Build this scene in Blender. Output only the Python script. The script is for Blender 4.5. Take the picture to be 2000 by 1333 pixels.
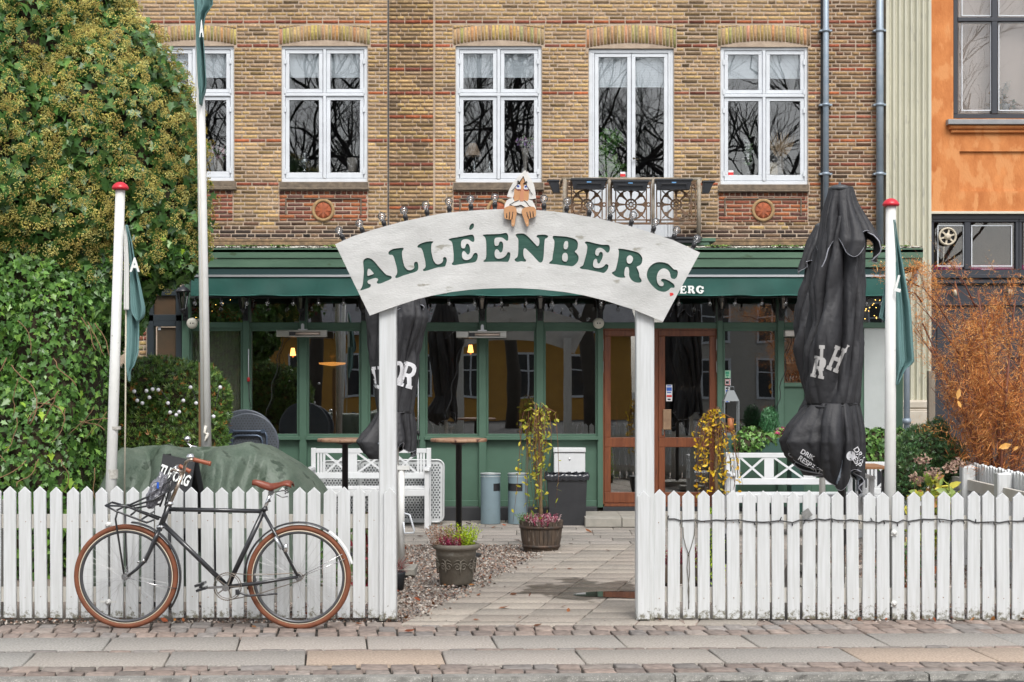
import bpy, bmesh, math, random
import numpy as np
from mathutils import Vector, Matrix, noise
from math import sin, cos, pi, radians, sqrt, atan2
random.seed(7); rng = np.random.default_rng(11)
for o in list(bpy.data.objects): bpy.data.objects.remove(o)
SC = bpy.context.scene; COL = SC.collection
# ---------------------------------------------------------------- camera, sky, sun, exposure
F = 3200.0; CX = 1000.0; HY = 735.0; HC = 1.64
cam = bpy.data.objects.new('camera', bpy.data.cameras.new('camera')); COL.objects.link(cam)
cam.location = (0, 0, HC); cam.rotation_euler = (pi/2, 0, 0)
cam.data.sensor_width = 36; cam.data.lens = 36*F/2000.0
cam.data.shift_y = (HY-666.5)/2000.0; cam.data.clip_start = .1; cam.data.clip_end = 1000
SC.camera = cam
SUN_EL, SUN_AZ = radians(52), radians(168)
wd = bpy.data.worlds.new("World"); SC.world = wd; wd.use_nodes = True
nt = wd.node_tree; nt.nodes.clear()
sky = nt.nodes.new('ShaderNodeTexSky'); sky.sky_type = 'NISHITA'; sky.sun_disc = False
sky.sun_elevation = SUN_EL; sky.sun_rotation = SUN_AZ; sky.dust_density = 3; sky.air_density = 1.0; sky.ozone_density = .6
hs = nt.nodes.new('ShaderNodeHueSaturation'); hs.inputs['Saturation'].default_value = .28
bg = nt.nodes.new('ShaderNodeBackground'); bg.inputs[1].default_value = .15
wo = nt.nodes.new('ShaderNodeOutputWorld')
nt.links.new(sky.outputs[0], hs.inputs['Color']); nt.links.new(hs.outputs[0], bg.inputs[0]); nt.links.new(bg.outputs[0], wo.inputs[0])
sl = bpy.data.lights.new('sun', 'SUN'); sl.energy = 1.3; sl.angle = radians(22); sl.color = (1, .975, .94)
so = bpy.data.objects.new('sun', sl); COL.objects.link(so)
sd = Vector((sin(SUN_AZ)*cos(SUN_EL), cos(SUN_AZ)*cos(SUN_EL), sin(SUN_EL)))
so.rotation_euler = sd.to_track_quat('Z', 'Y').to_euler()
SC.view_settings.view_transform = 'Standard'; SC.view_settings.look = 'None'
SC.view_settings.exposure = 0.72; SC.view_settings.gamma = 1
SC.render.resolution_x = 1024; SC.render.resolution_y = 682

# ---------------------------------------------------------------- helpers
def W(px, py, Y): return Vector(((px-CX)*Y/F, Y, HC-(py-HY)*Y/F))
def WX(px, Y): return (px-CX)*Y/F
def WZ(py, Y): return HC-(py-HY)*Y/F
def GY(py): return HC*F/(py-HY)
ORG = {}
def tag(o, label=None, cat=None, group=None, kind=None):
    if label: o['label'] = label
    if cat: o['category'] = cat
    if group: o['group'] = group
    if kind: o['kind'] = kind
    return o
def thing(name, label, cat, loc=(0,0,0), group=None):
    o = bpy.data.objects.new(name, None); COL.objects.link(o); o.location = loc; o.empty_display_size = .1
    ORG[o.name] = Vector(loc); return tag(o, label, cat, group)
def link(name, me, mat, parent=None, label=None):
    o = bpy.data.objects.new(name, me); COL.objects.link(o)
    if mat is not None and len(me.materials) == 0:
        for m in (mat if isinstance(mat, (list, tuple)) else [mat]): me.materials.append(m)
    if parent is not None:
        org = ORG[parent.name]; o.parent = parent; ORG[o.name] = org
        if org.length > 0: me.transform(Matrix.Translation(-org))
    else: ORG[o.name] = Vector((0,0,0))
    if label: o['label'] = label
    return o
def recenter(o):
    # give a top-level single mesh its own base as origin
    me = o.data; n = len(me.vertices); a = np.empty(n*3); me.vertices.foreach_get('co', a); a = a.reshape(-1,3)
    c = Vector(((a[:,0].min()+a[:,0].max())/2, (a[:,1].min()+a[:,1].max())/2, a[:,2].min()))
    me.transform(Matrix.Translation(-c)); o.location = c; ORG[o.name] = c; return o
def dup(root, loc, label=None, rotz=None):
    r = root.copy(); COL.objects.link(r); r.location = loc
    if rotz is not None: r.rotation_euler = (0,0,rotz)
    if label: r['label'] = label
    for ch in list(root.children):
        c = ch.copy(); COL.objects.link(c); c.parent = r
        for g in list(ch.children):
            d = g.copy(); COL.objects.link(d); d.parent = c
    return r
def np_mesh(name, V, faces, smooth=False, cols=None, mats=None):
    """V (N,3); faces = list of (M,k) int arrays; cols = list of (M,3) arrays"""
    me = bpy.data.meshes.new(name); V = np.asarray(V, dtype=np.float32)
    faces = [np.asarray(f, dtype=np.int32) for f in faces if len(f)]
    nl = sum(f.size for f in faces); nf = sum(len(f) for f in faces)
    me.vertices.add(len(V)); me.vertices.foreach_set('co', V.ravel())
    me.loops.add(nl); me.polygons.add(nf)
    me.loops.foreach_set('vertex_index', np.concatenate([f.ravel() for f in faces]))
    tot = np.concatenate([np.full(len(f), f.shape[1], dtype=np.int32) for f in faces])
    st = np.concatenate([[0], np.cumsum(tot)[:-1]]).astype(np.int32)
    me.polygons.foreach_set('loop_start', st); me.polygons.foreach_set('loop_total', tot)
    if smooth: me.polygons.foreach_set('use_smooth', np.ones(nf, dtype=bool))
    me.update(calc_edges=True)
    if cols is not None:
        c = np.concatenate([np.repeat(np.asarray(cc, dtype=np.float32), f.shape[1], axis=0) for cc, f in zip(cols, faces)])
        c = np.concatenate([c, np.ones((len(c),1), dtype=np.float32)], axis=1)
        at = me.color_attributes.new('col', 'FLOAT_COLOR', 'CORNER'); at.data.foreach_set('color', c.ravel())
    me.validate()
    return me
class MB:
    def __init__(s): s.v = []; s.f = []; s.m = []; s.mi = 0; s.sm = []
    def add(s, vs, fs, smooth=False):
        b = len(s.v); s.v += [tuple(v) for v in vs]
        for f in fs: s.f.append(tuple(b+i for i in f)); s.m.append(s.mi); s.sm.append(smooth)
        return s
    def box(s, x0, x1, y0, y1, z0, z1):
        if x0 > x1: x0, x1 = x1, x0
        if y0 > y1: y0, y1 = y1, y0
        if z0 > z1: z0, z1 = z1, z0
        v = [(x0,y0,z0),(x1,y0,z0),(x1,y1,z0),(x0,y1,z0),(x0,y0,z1),(x1,y0,z1),(x1,y1,z1),(x0,y1,z1)]
        return s.add(v, [(0,3,2,1),(4,5,6,7),(0,1,5,4),(1,2,6,5),(2,3,7,6),(3,0,4,7)])
    def cbox(s, x0, x1, y0, y1, z0, z1, c=.004):
        """box with chamfered front (-y) edges"""
        if z0 > z1: z0, z1 = z1, z0
        if x0 > x1: x0, x1 = x1, x0
        v = [(x0,y1,z0),(x1,y1,z0),(x1,y1,z1),(x0,y1,z1),(x0,y0+c,z0),(x1,y0+c,z0),(x1,y0+c,z1),(x0,y0+c,z1),
             (x0+c,y0,z0+c),(x1-c,y0,z0+c),(x1-c,y0,z1-c),(x0+c,y0,z1-c)]
        return s.add(v, [(0,3,2,1),(0,1,5,4),(1,2,6,5),(2,3,7,6),(3,0,4,7),(4,5,9,8),(5,6,10,9),(6,7,11,10),(7,4,8,11),(8,9,10,11)])
    def pbox(s, px0, px1, py0, py1, Y0, Y1, c=0):
        """box given by its front face in picture coordinates at depth Y0"""
        a = (WX(px0,Y0), WX(px1,Y0), Y0, Y1, WZ(py1,Y0), WZ(py0,Y0))
        return s.cbox(*a, c) if c else s.box(*a)
    def bar(s, a, b, w, d, up=None):
        """rectangular bar a->b, w across in the picture plane, d in depth"""
        a = Vector(a); b = Vector(b); t = (b-a).normalized(); n = Vector((0,1,0)) if up is None else Vector(up)
        if abs(t.dot(n)) > .95: n = Vector((1,0,0))
        u = t.cross(n).normalized(); n = u.cross(t).normalized()
        v = []
        for p in (a, b):
            for i, j in ((-1,-1),(1,-1),(1,1),(-1,1)): v.append(p+u*(i*w/2)+n*(j*d/2))
        return s.add(v, [(0,1,2,3),(7,6,5,4),(0,4,5,1),(1,5,6,2),(2,6,7,3),(3,7,4,0)])
    def tube(s, pts, r, n=8, cap=True, smooth=True, closed=False):
        pts = [Vector(p) for p in pts]; k = len(pts); rr = r if isinstance(r, (list, tuple)) else [r]*k
        vs = []; pu = None
        for i, p in enumerate(pts):
            if closed: t = pts[(i+1)%k]-pts[i-1]
            else: t = pts[min(i+1,k-1)]-pts[max(i-1,0)]
            if t.length < 1e-9: t = Vector((0,0,1))
            t.normalize()
            if pu is None: pu = t.orthogonal().normalized()
            u = (pu-t*pu.dot(t));
            if u.length < 1e-6: u = t.orthogonal()
            u.normalize(); w = t.cross(u); pu = u
            for j in range(n):
                a = 2*pi*j/n; vs.append(p+(u*cos(a)+w*sin(a))*rr[i])
        fs = []
        for i in range(k if closed else k-1):
            i2 = (i+1) % k
            for j in range(n): fs.append((i*n+j, i*n+(j+1)%n, i2*n+(j+1)%n, i2*n+j))
        s.add(vs, fs, smooth)
        if cap and not closed:
            b = len(s.v)-len(vs)
            s.f.append(tuple(b+j for j in range(n))[::-1]); s.m.append(s.mi); s.sm.append(False)
            s.f.append(tuple(b+(k-1)*n+j for j in range(n))); s.m.append(s.mi); s.sm.append(False)
        return s
    def lathe(s, c, prof, n=24, smooth=True, axis='z', cap=True):
        c = Vector(c); vs = []; fs = []; k = len(prof)
        for r, z in prof:
            for j in range(n):
                a = 2*pi*j/n
                if axis == 'z': vs.append(c+Vector((r*cos(a), r*sin(a), z)))
                elif axis == 'y': vs.append(c+Vector((r*cos(a), z, r*sin(a))))
                else: vs.append(c+Vector((z, r*cos(a), r*sin(a))))
        for i in range(k-1):
            for j in range(n): fs.append((i*n+j, i*n+(j+1)%n, (i+1)*n+(j+1)%n, (i+1)*n+j))
        s.add(vs, fs, smooth)
        if cap:
            b = len(s.v)-len(vs)
            s.f.append(tuple(b+j for j in range(n))[::-1]); s.m.append(s.mi); s.sm.append(False)
            s.f.append(tuple(b+(k-1)*n+j for j in range(n))); s.m.append(s.mi); s.sm.append(False)
        return s
    def ball(s, c, r, n=10, sz=1.0):
        k = max(4, n//2)
        return s.lathe(c, [(r*sin(pi*i/k)+1e-5, -r*sz*cos(pi*i/k)) for i in range(k+1)], n, cap=False)
    def prism(s, pts, Y0, Y1):
        """polygon of (x,z) extruded in y"""
        n = len(pts); v = [(p[0],Y0,p[1]) for p in pts]+[(p[0],Y1,p[1]) for p in pts]
        return s.add(v, [tuple(range(n)), tuple(range(n,2*n))[::-1]]+[(i, n+i, n+(i+1)%n, (i+1)%n) for i in range(n)])
    def build(s, name, mat, parent=None, label=None, fix=True):
        me = bpy.data.meshes.new(name); me.from_pydata(s.v, [], s.f)
        me.polygons.foreach_set('use_smooth', s.sm); me.polygons.foreach_set('material_index', s.m)
        if fix:
            bm = bmesh.new(); bm.from_mesh(me); bmesh.ops.recalc_face_normals(bm, faces=bm.faces); bm.to_mesh(me); bm.free()
        me.update(); return link(name, me, mat, parent, label)
def grid_surf(fn, nu, nv, closed_u=False, smooth=True):
    """np surface fn(u,v)->(x,y,z) arrays"""
    u = np.linspace(0, 1, nu, endpoint=not closed_u); v = np.linspace(0, 1, nv)
    U, Vv = np.meshgrid(u, v, indexing='ij'); P = np.stack(fn(U, Vv), axis=-1).reshape(-1,3)
    idx = np.arange(nu*nv).reshape(nu, nv)
    if closed_u: idx = np.concatenate([idx, idx[:1]], axis=0)
    f = np.stack([idx[:-1,:-1], idx[1:,:-1], idx[1:,1:], idx[:-1,1:]], axis=-1).reshape(-1,4)
    return P, f
def crom(pts, n=5):
    """closed Catmull-Rom resample"""
    k = len(pts); out = []
    for i in range(k):
        p0, p1, p2, p3 = pts[i-1], pts[i], pts[(i+1)%k], pts[(i+2)%k]
        for j in range(n):
            t = j/n
            out.append(tuple(.5*((2*p1[q])+(-p0[q]+p2[q])*t+(2*p0[q]-5*p1[q]+4*p2[q]-p3[q])*t*t+(-p0[q]+3*p1[q]-3*p2[q]+p3[q])*t**3) for q in (0,1)))
    return out
def flat_mesh(outlines, thick, bevel=0):
    """filled 2D outlines (even-odd) -> mesh; local x,y in the plane, z = +-thick/2"""
    cu = bpy.data.curves.new('tmp', 'CURVE'); cu.dimensions = '2D'; cu.fill_mode = 'BOTH'; cu.extrude = thick/2
    for ol in outlines:
        sp = cu.splines.new('POLY'); sp.points.add(len(ol)-1)
        for i, p in enumerate(ol): sp.points[i].co = (p[0], p[1], 0, 1)
        sp.use_cyclic_u = True
    ob = bpy.data.objects.new('tmp', cu); COL.objects.link(ob)
    dg = bpy.context.evaluated_depsgraph_get(); dg.update()
    me = bpy.data.meshes.new_from_object(ob.evaluated_get(dg)); bpy.data.objects.remove(ob); bpy.data.curves.remove(cu)
    me.materials.clear(); return me
UPM = Matrix(((1,0,0,0),(0,0,-1,0),(0,1,0,0),(0,0,0,1)))
def cutout(name, outlines_px, Y, thick, mat, parent=None, smooth=0, label=None):
    """picture outlines -> a board standing at Y..Y+thick"""
    ols = []
    for ol in outlines_px:
        if smooth: ol = crom(ol, smooth)
        ols.append([(WX(p[0],Y), WZ(p[1],Y)) for p in ol])
    me = flat_mesh(ols, thick); me.transform(Matrix.Translation((0,Y+thick/2,0)) @ UPM)
    return link(name, me, mat, parent, label)
def text_me(txt, size, thick=.003, bold=0.0, align='CENTER'):
    cu = bpy.data.curves.new('tmp', 'FONT'); cu.body = txt; cu.size = size; cu.extrude = thick/2; cu.offset = bold
    cu.align_x = align; cu.align_y = 'CENTER'
    ob = bpy.data.objects.new('tmp', cu); COL.objects.link(ob)
    dg = bpy.context.evaluated_depsgraph_get(); dg.update()
    me = bpy.data.meshes.new_from_object(ob.evaluated_get(dg)); bpy.data.objects.remove(ob); bpy.data.curves.remove(cu)
    me.materials.clear(); return me
def poly_cut(poly, y0=None): pass

# ---------------------------------------------------------------- materials
MC = {}
def mat(name, c, rough=.6, c2=None, scale=6, bump=.0, bscale=None, metal=0, spec=.5, mix=.5, detail=6, stretch=None, coat=0, speck=None, speck_s=60, speck_t=.68, sheen=0):
    if name in MC: return MC[name]
    m = bpy.data.materials.new(name); m.use_nodes = True; n = m.node_tree; b = n.nodes['Principled BSDF']
    b.inputs['Roughness'].default_value = rough; b.inputs['Metallic'].default_value = metal
    b.inputs['Specular IOR Level'].default_value = spec; b.inputs['Coat Weight'].default_value = coat
    tc = n.nodes.new('ShaderNodeTexCoord'); mp = n.nodes.new('ShaderNodeMapping'); n.links.new(tc.outputs['Object'], mp.inputs[0])
    if stretch: mp.inputs['Scale'].default_value = stretch
    out = None
    c4 = (*c, 1)
    b.inputs['Base Color'].default_value = c4
    if c2 is not None:
        nz = n.nodes.new('ShaderNodeTexNoise'); nz.inputs['Scale'].default_value = scale; nz.inputs['Detail'].default_value = detail
        nz.inputs['Roughness'].default_value = .65
        n.links.new(mp.outputs[0], nz.inputs[0])
        cr = n.nodes.new('ShaderNodeValToRGB'); cr.color_ramp.elements[0].position = mix-.17; cr.color_ramp.elements[1].position = mix+.17
        cr.color_ramp.elements[0].color = c4; cr.color_ramp.elements[1].color = (*c2, 1)
        n.links.new(nz.outputs[0], cr.inputs[0]); out = cr.outputs[0]
    if speck is not None:
        nz2 = n.nodes.new('ShaderNodeTexNoise'); nz2.inputs['Scale'].default_value = speck_s; nz2.inputs['Detail'].default_value = 4
        n.links.new(mp.outputs[0], nz2.inputs[0])
        r2 = n.nodes.new('ShaderNodeValToRGB'); r2.color_ramp.elements[0].position = speck_t; r2.color_ramp.elements[1].position = speck_t+.06
        n.links.new(nz2.outputs[0], r2.inputs[0])
        mx = n.nodes.new('ShaderNodeMix'); mx.data_type = 'RGBA'; n.links.new(r2.outputs[0], mx.inputs[0])
        if out: n.links.new(out, mx.inputs[6])
        else: mx.inputs[6].default_value = c4
        mx.inputs[7].default_value = (*speck, 1); out = mx.outputs[2]
    if out: n.links.new(out, b.inputs['Base Color'])
    if bump:
        nb = n.nodes.new('ShaderNodeTexNoise'); nb.inputs['Scale'].default_value = bscale or scale*4; nb.inputs['Detail'].default_value = 8
        n.links.new(mp.outputs[0], nb.inputs[0])
        bp = n.nodes.new('ShaderNodeBump'); bp.inputs['Strength'].default_value = bump; bp.inputs['Distance'].default_value = .01
        n.links.new(nb.outputs[0], bp.inputs['Height']); n.links.new(bp.outputs[0], b.inputs['Normal'])
    MC[name] = m; return m
def cmat(name, rough=.8, var=.25, scale=40, bump=.3, bscale=120, spec=.3, trans=0, mul=(1,1,1)):
    """colour from the mesh's own 'col' attribute, varied by noise"""
    if name in MC: return MC[name]
    m = bpy.data.materials.new(name); m.use_nodes = True; n = m.node_tree; b = n.nodes['Principled BSDF']
    b.inputs['Roughness'].default_value = rough; b.inputs['Specular IOR Level'].default_value = spec
    at = n.nodes.new('ShaderNodeAttribute'); at.attribute_name = 'col'
    tc = n.nodes.new('ShaderNodeTexCoord'); nz = n.nodes.new('ShaderNodeTexNoise'); nz.inputs['Scale'].default_value = scale; nz.inputs['Detail'].default_value = 5
    n.links.new(tc.outputs['Object'], nz.inputs[0])
    mr = n.nodes.new('ShaderNodeMapRange'); mr.inputs[1].default_value = .3; mr.inputs[2].default_value = .7
    mr.inputs[3].default_value = 1-var; mr.inputs[4].default_value = 1+var; n.links.new(nz.outputs[0], mr.inputs[0])
    vm = n.nodes.new('ShaderNodeVectorMath'); vm.operation = 'SCALE'
    n.links.new(at.outputs['Color'], vm.inputs[0]); n.links.new(mr.outputs[0], vm.inputs['Scale'])
    n.links.new(vm.outputs[0], b.inputs['Base Color'])
    if bump:
        nb = n.nodes.new('ShaderNodeTexNoise'); nb.inputs['Scale'].default_value = bscale; nb.inputs['Detail'].default_value = 6
        n.links.new(tc.outputs['Object'], nb.inputs[0]); bp = n.nodes.new('ShaderNodeBump'); bp.inputs['Strength'].default_value = bump; bp.inputs['Distance'].default_value = .008
        n.links.new(nb.outputs[0], bp.inputs['Height']); n.links.new(bp.outputs[0], b.inputs['Normal'])
    if trans:
        tr = n.nodes.new('ShaderNodeBsdfTranslucent'); n.links.new(vm.outputs[0], tr.inputs[0]); mx = n.nodes.new('ShaderNodeMixShader'); mx.inputs[0].default_value = trans
        o = n.nodes['Material Output']; n.links.new(b.outputs[0], mx.inputs[1]); n.links.new(tr.outputs[0], mx.inputs[2]); n.links.new(mx.outputs[0], o.inputs[0])
    MC[name] = m; return m
def glassm(name, fac=.2, tint=(.8,.84,.82), wav=.05, wscale=2.0, rough=0.0):
    if name in MC: return MC[name]
    m = bpy.data.materials.new(name); m.use_nodes = True; n = m.node_tree; n.nodes.remove(n.nodes['Principled BSDF'])
    o = n.nodes['Material Output']; t = n.nodes.new('ShaderNodeBsdfTransparent'); t.inputs[0].default_value = (*tint, 1)
    g = n.nodes.new('ShaderNodeBsdfGlossy'); g.inputs['Roughness'].default_value = rough
    lw = n.nodes.new('ShaderNodeLayerWeight'); lw.inputs[0].default_value = .3
    mr = n.nodes.new('ShaderNodeMapRange'); mr.inputs[3].default_value = fac; mr.inputs[4].default_value = .9; n.links.new(lw.outputs['Fresnel'], mr.inputs[0])
    mr.inputs[1].default_value = .04
    mx = n.nodes.new('ShaderNodeMixShader'); n.links.new(mr.outputs[0], mx.inputs[0]); n.links.new(t.outputs[0], mx.inputs[1]); n.links.new(g.outputs[0], mx.inputs[2]); n.links.new(mx.outputs[0], o.inputs[0])
    if wav:
        tc = n.nodes.new('ShaderNodeTexCoord'); nb = n.nodes.new('ShaderNodeTexNoise'); nb.inputs['Scale'].default_value = wscale; nb.inputs['Detail'].default_value = 1
        n.links.new(tc.outputs['Object'], nb.inputs[0]); bp = n.nodes.new('ShaderNodeBump'); bp.inputs['Strength'].default_value = 1; bp.inputs['Distance'].default_value = wav
        n.links.new(nb.outputs[0], bp.inputs['Height']); n.links.new(bp.outputs[0], g.inputs['Normal'])
    MC[name] = m; return m
def emis(name, c, s):
    if name in MC: return MC[name]
    m = bpy.data.materials.new(name); m.use_nodes = True; b = m.node_tree.nodes['Principled BSDF']
    b.inputs['Base Color'].default_value = (*c,1); b.inputs['Emission Color'].default_value = (*c,1); b.inputs['Emission Strength'].default_value = s
    MC[name] = m; return m
def wood_paint(name, c, dirt, z0=.0, z1=.15, rough=.45, amount=.78, grain=.35):
    """paint with vertical grain, small chips and mud spatter low down"""
    m = bpy.data.materials.new(name); m.use_nodes = True; n = m.node_tree; b = n.nodes['Principled BSDF']; L = n.links.new
    b.inputs['Roughness'].default_value = rough
    tc = n.nodes.new('ShaderNodeTexCoord'); geo = n.nodes.new('ShaderNodeNewGeometry')
    oi = n.nodes.new('ShaderNodeObjectInfo')
    ad = n.nodes.new('ShaderNodeVectorMath'); ad.operation = 'ADD'; L(geo.outputs['Position'], ad.inputs[0]); 
    mp = n.nodes.new('ShaderNodeMapping'); mp.inputs['Scale'].default_value = (60,60,3); L(ad.outputs[0], mp.inputs[0])
    n1 = n.nodes.new('ShaderNodeTexNoise'); n1.inputs['Scale'].default_value = 1; n1.inputs['Detail'].default_value = 5; L(mp.outputs[0], n1.inputs[0])
    n2 = n.nodes.new('ShaderNodeTexNoise'); n2.inputs['Scale'].default_value = 28; n2.inputs['Detail'].default_value = 8; n2.inputs['Roughness'].default_value = .75; L(geo.outputs['Position'], n2.inputs[0])
    n3 = n.nodes.new('ShaderNodeTexNoise'); n3.inputs['Scale'].default_value = 5; n3.inputs['Detail'].default_value = 4; L(geo.outputs['Position'], n3.inputs[0])
    r1 = n.nodes.new('ShaderNodeValToRGB'); r1.color_ramp.elements[0].position = .3; r1.color_ramp.elements[1].position = .65
    r1.color_ramp.elements[0].color = (c[0]*.84, c[1]*.84, c[2]*.82, 1); r1.color_ramp.elements[1].color = (*c, 1); L(n1.outputs[0], r1.inputs[0])
    sx = n.nodes.new('ShaderNodeSeparateXYZ'); L(geo.outputs['Position'], sx.inputs[0])
    mr = n.nodes.new('ShaderNodeMapRange'); mr.inputs[1].default_value = z0; mr.inputs[2].default_value = z1; mr.inputs[3].default_value = amount*.35; mr.inputs[4].default_value = 0; L(sx.outputs[2], mr.inputs[0])
    a1 = n.nodes.new('ShaderNodeMath'); a1.operation = 'ADD'; L(n2.outputs[0], a1.inputs[0]); L(mr.outputs[0], a1.inputs[1])
    a2 = n.nodes.new('ShaderNodeMath'); a2.operation = 'MULTIPLY_ADD'; a2.inputs[1].default_value = .12; L(n3.outputs[0], a2.inputs[0]); L(a1.outputs[0], a2.inputs[2])
    r2 = n.nodes.new('ShaderNodeValToRGB'); r2.color_ramp.elements[0].position = .73; r2.color_ramp.elements[1].position = .84; L(a2.outputs[0], r2.inputs[0])
    mx = n.nodes.new('ShaderNodeMix'); mx.data_type = 'RGBA'; L(r2.outputs[0], mx.inputs[0]); L(r1.outputs[0], mx.inputs[6]); mx.inputs[7].default_value = (*dirt, 1)
    L(mx.outputs[2], b.inputs['Base Color'])
    bp = n.nodes.new('ShaderNodeBump'); bp.inputs['Strength'].default_value = grain; bp.inputs['Distance'].default_value = .004; L(n1.outputs[0], bp.inputs['Height']); L(bp.outputs[0], b.inputs['Normal'])
    MC[name] = m; return m
WHITE = wood_paint('white_paint', (.60,.615,.62), (.16,.15,.11))
SIGNW = mat('sign_paint', (.40,.40,.385), .6, (.60,.60,.585), 3.0, .25, 90, speck=(.30,.29,.25), speck_s=11, speck_t=.66, detail=8, stretch=(.6,1,1.4), mix=.47)
WINW = mat('window_white', (.62,.65,.68), .4, (.54,.565,.59), 4, .05)
BENCHW = mat('bench_white', (.64,.655,.66), .4, (.57,.58,.585), 5)
RAIL_SHADED = mat('rail_white_shaded', (.50,.47,.41), .6, (.58,.56,.51), 6, .2)  # white paint toned beige; shade behind the pickets is put into the colour
GREEN = mat('shop_green', (.068,.135,.094), .5, (.054,.112,.075), 3, .08, speck=(.09,.16,.1), speck_s=30, speck_t=.7)
GREENL = mat('cornice_green', (.082,.155,.100), .6, (.055,.115,.073), 5, .25, stretch=(.3,1,1), speck=(.04,.08,.04), speck_s=14, speck_t=.66)
TEAL = mat('awning_cloth', (.002,.064,.050), .7, (.002,.050,.039), 3, .2, 300)
SIGNG = mat('letter_green', (.017,.074,.053), .6, (.012,.055,.04), 12, .3, stretch=(.2,1,1))
DARK = mat('dark_plinth', (.022,.024,.028), .6, (.035,.036,.038), 6)
ALU = mat('aluminium', (.55,.56,.58), .35, metal=.7)
STEEL = mat('galvanised_pipe', (.23,.29,.35), .5, (.3,.35,.4), 8, metal=.3)
BLACKM = mat('black_metal', (.018,.018,.02), .45)
BROWN = mat('door_wood', (.125,.036,.015), .4, (.20,.064,.025), 5, .25, stretch=(8,8,.7), speck=(.09,.035,.02), speck_s=9, speck_t=.62)
GLASS_UP = glassm('upper_pane_glass', .085, (.95,.97,.98), .0006, 2.2)
GLASS_SH = glassm('shop_pane_glass', .29, (.90,.92,.90), .0006, 1.6)
GLASS_NB = glassm('neighbour_glass', .07, (.96,.96,.96), .0005, 2)
BULBG = glassm('bulb_glass', .13, (.97,.97,.97), 0)
CHROME = mat('chrome', (.7,.7,.7), .18, metal=1)
INT = mat('room_dark', (.10,.08,.065), .9, (.17,.13,.10), 2)
INTB = mat('room_shade', (.22,.22,.235), .9)
BLIND = mat('blind_cloth', (.85,.88,.90), .8)
# ---------------------------------------------------------------- ground
def struct(o, kind='structure'): o['kind'] = kind; return o
ASPH = mat('asphalt', (.045,.045,.047), .9, (.07,.07,.07), 30, .5, 200, speck=(.13,.13,.13), speck_s=150, speck_t=.66)
SOIL = mat('soil', (.055,.042,.03), .95, (.09,.07,.05), 12, .8, 90)
m_ = MB(); m_.add([(-90,-110,-.036),(90,-110,-.036),(90,60,-.036),(-90,60,-.036)], [(0,1,2,3)]); struct(m_.build('road', ASPH))
m_ = MB(); m_.box(-60,60,10.3,60,-.3,-.028); struct(m_.build('courtyard_soil', SOIL))
def stones(name, quads, mat_, zt=0.0, h=.05, ch=.006, cols=None, jz=.003, kind='structure', jx=.0):
    """each quad = 4 (x,y) corners ccw -> stone with chamfered top"""
    Q = np.asarray(quads, dtype=float); n = len(Q); c = Q.mean(axis=1, keepdims=True)
    if jx: Q = Q+rng.normal(0, jx, Q.shape)
    d = Q-c; ln = np.linalg.norm(d, axis=2, keepdims=True); inn = Q-d/ln*ch*1.5
    dz = rng.normal(0, jz, (n,1)); tx = rng.normal(0, jz*.5, (n,4))
    V = np.zeros((n,12,3)); V[:,0:4,:2] = Q; V[:,0:4,2] = zt-h; V[:,4:8,:2] = Q; V[:,4:8,2] = zt-ch+dz+tx; V[:,8:12,:2] = inn; V[:,8:12,2] = zt+dz+tx
    fs = []
    for a in range(4):
        b = (a+1)%4; fs += [(a,b,4+b,4+a),(4+a,4+b,8+b,8+a)]
    fs.append((8,9,10,11)); fs = np.array(fs)
    FF = (np.arange(n)[:,None,None]*12+fs[None]).reshape(-1,4)
    C = np.repeat(np.asarray(cols), len(fs), axis=0)
    o = link(name, np_mesh(name, V.reshape(-1,3), [FF], cols=[C]), mat_)
    return struct(o, kind)
def pal(n, cols, w=None, var=.1):
    cols = np.array(cols); i = rng.choice(len(cols), n, p=w); return np.clip(cols[i]*(1+rng.normal(0, var, (n,1))), .003, .95)
SLABM = cmat('slab_stone', .85, .26, 70, .6, 240)
COBM = cmat('cobble_stone', .85, .28, 22, .6, 90)
SK = .031; SX = -.1125     # the pavement runs slightly askew of the picture plane
def rowq(x0, x1, ya, yb):
    f = lambda x, y: (x+SX*(y-10), y+SK*x)
    return [f(x0,ya), f(x1,ya), f(x1,yb), f(x0,yb)]
yF, yE, yD, yC, yB = 8.93, 9.025, 9.34, 9.84, 10.36
m_ = MB(); q = rowq(-30,30,yF+.02,yB+.75)
m_.add([(*p,-.022) for p in q]+[(*p,-.3) for p in q], [(0,1,2,3),(0,4,5,1),(1,5,6,2),(2,6,7,3),(3,7,4,0)]); struct(m_.build('pavement_bed', mat('joint_dirt', (.022,.019,.015), .95, (.04,.034,.026), 20, .5)))
Q = []; C = []
for r, (ya, yb) in enumerate(((yD+.012,yC-.03),(yC+.03,yB-.012))):
    x = -14-.37*r
    while x < 14:
        Lg = .8*random.choice((1,1,1,.98)); Q.append(rowq(x+.006,x+Lg-.006,ya,yb)); x += Lg
        pink = (r == 0 and (-1.9 < x-Lg < -1.0 or 1.4 < x-Lg < 2.9))
        C.append((.385,.305,.24) if pink else random.choice(((.33,.30,.265),(.30,.278,.25),(.345,.31,.275),(.31,.295,.27))))
stones('pavement_slabs', Q, SLABM, 0, .05, .004, np.array(C), .0015)
Q = []
for ya, yb in ((yC-.024, yC+.024),):
    x = -14
    while x < 14: w = random.uniform(.09,.2); Q.append(rowq(x+.004,x+w-.004,ya,yb)); x += w
CC = [(.23,.185,.16),(.255,.205,.175),(.215,.195,.18),(.25,.195,.165),(.20,.165,.145),(.24,.205,.18)]
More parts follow.
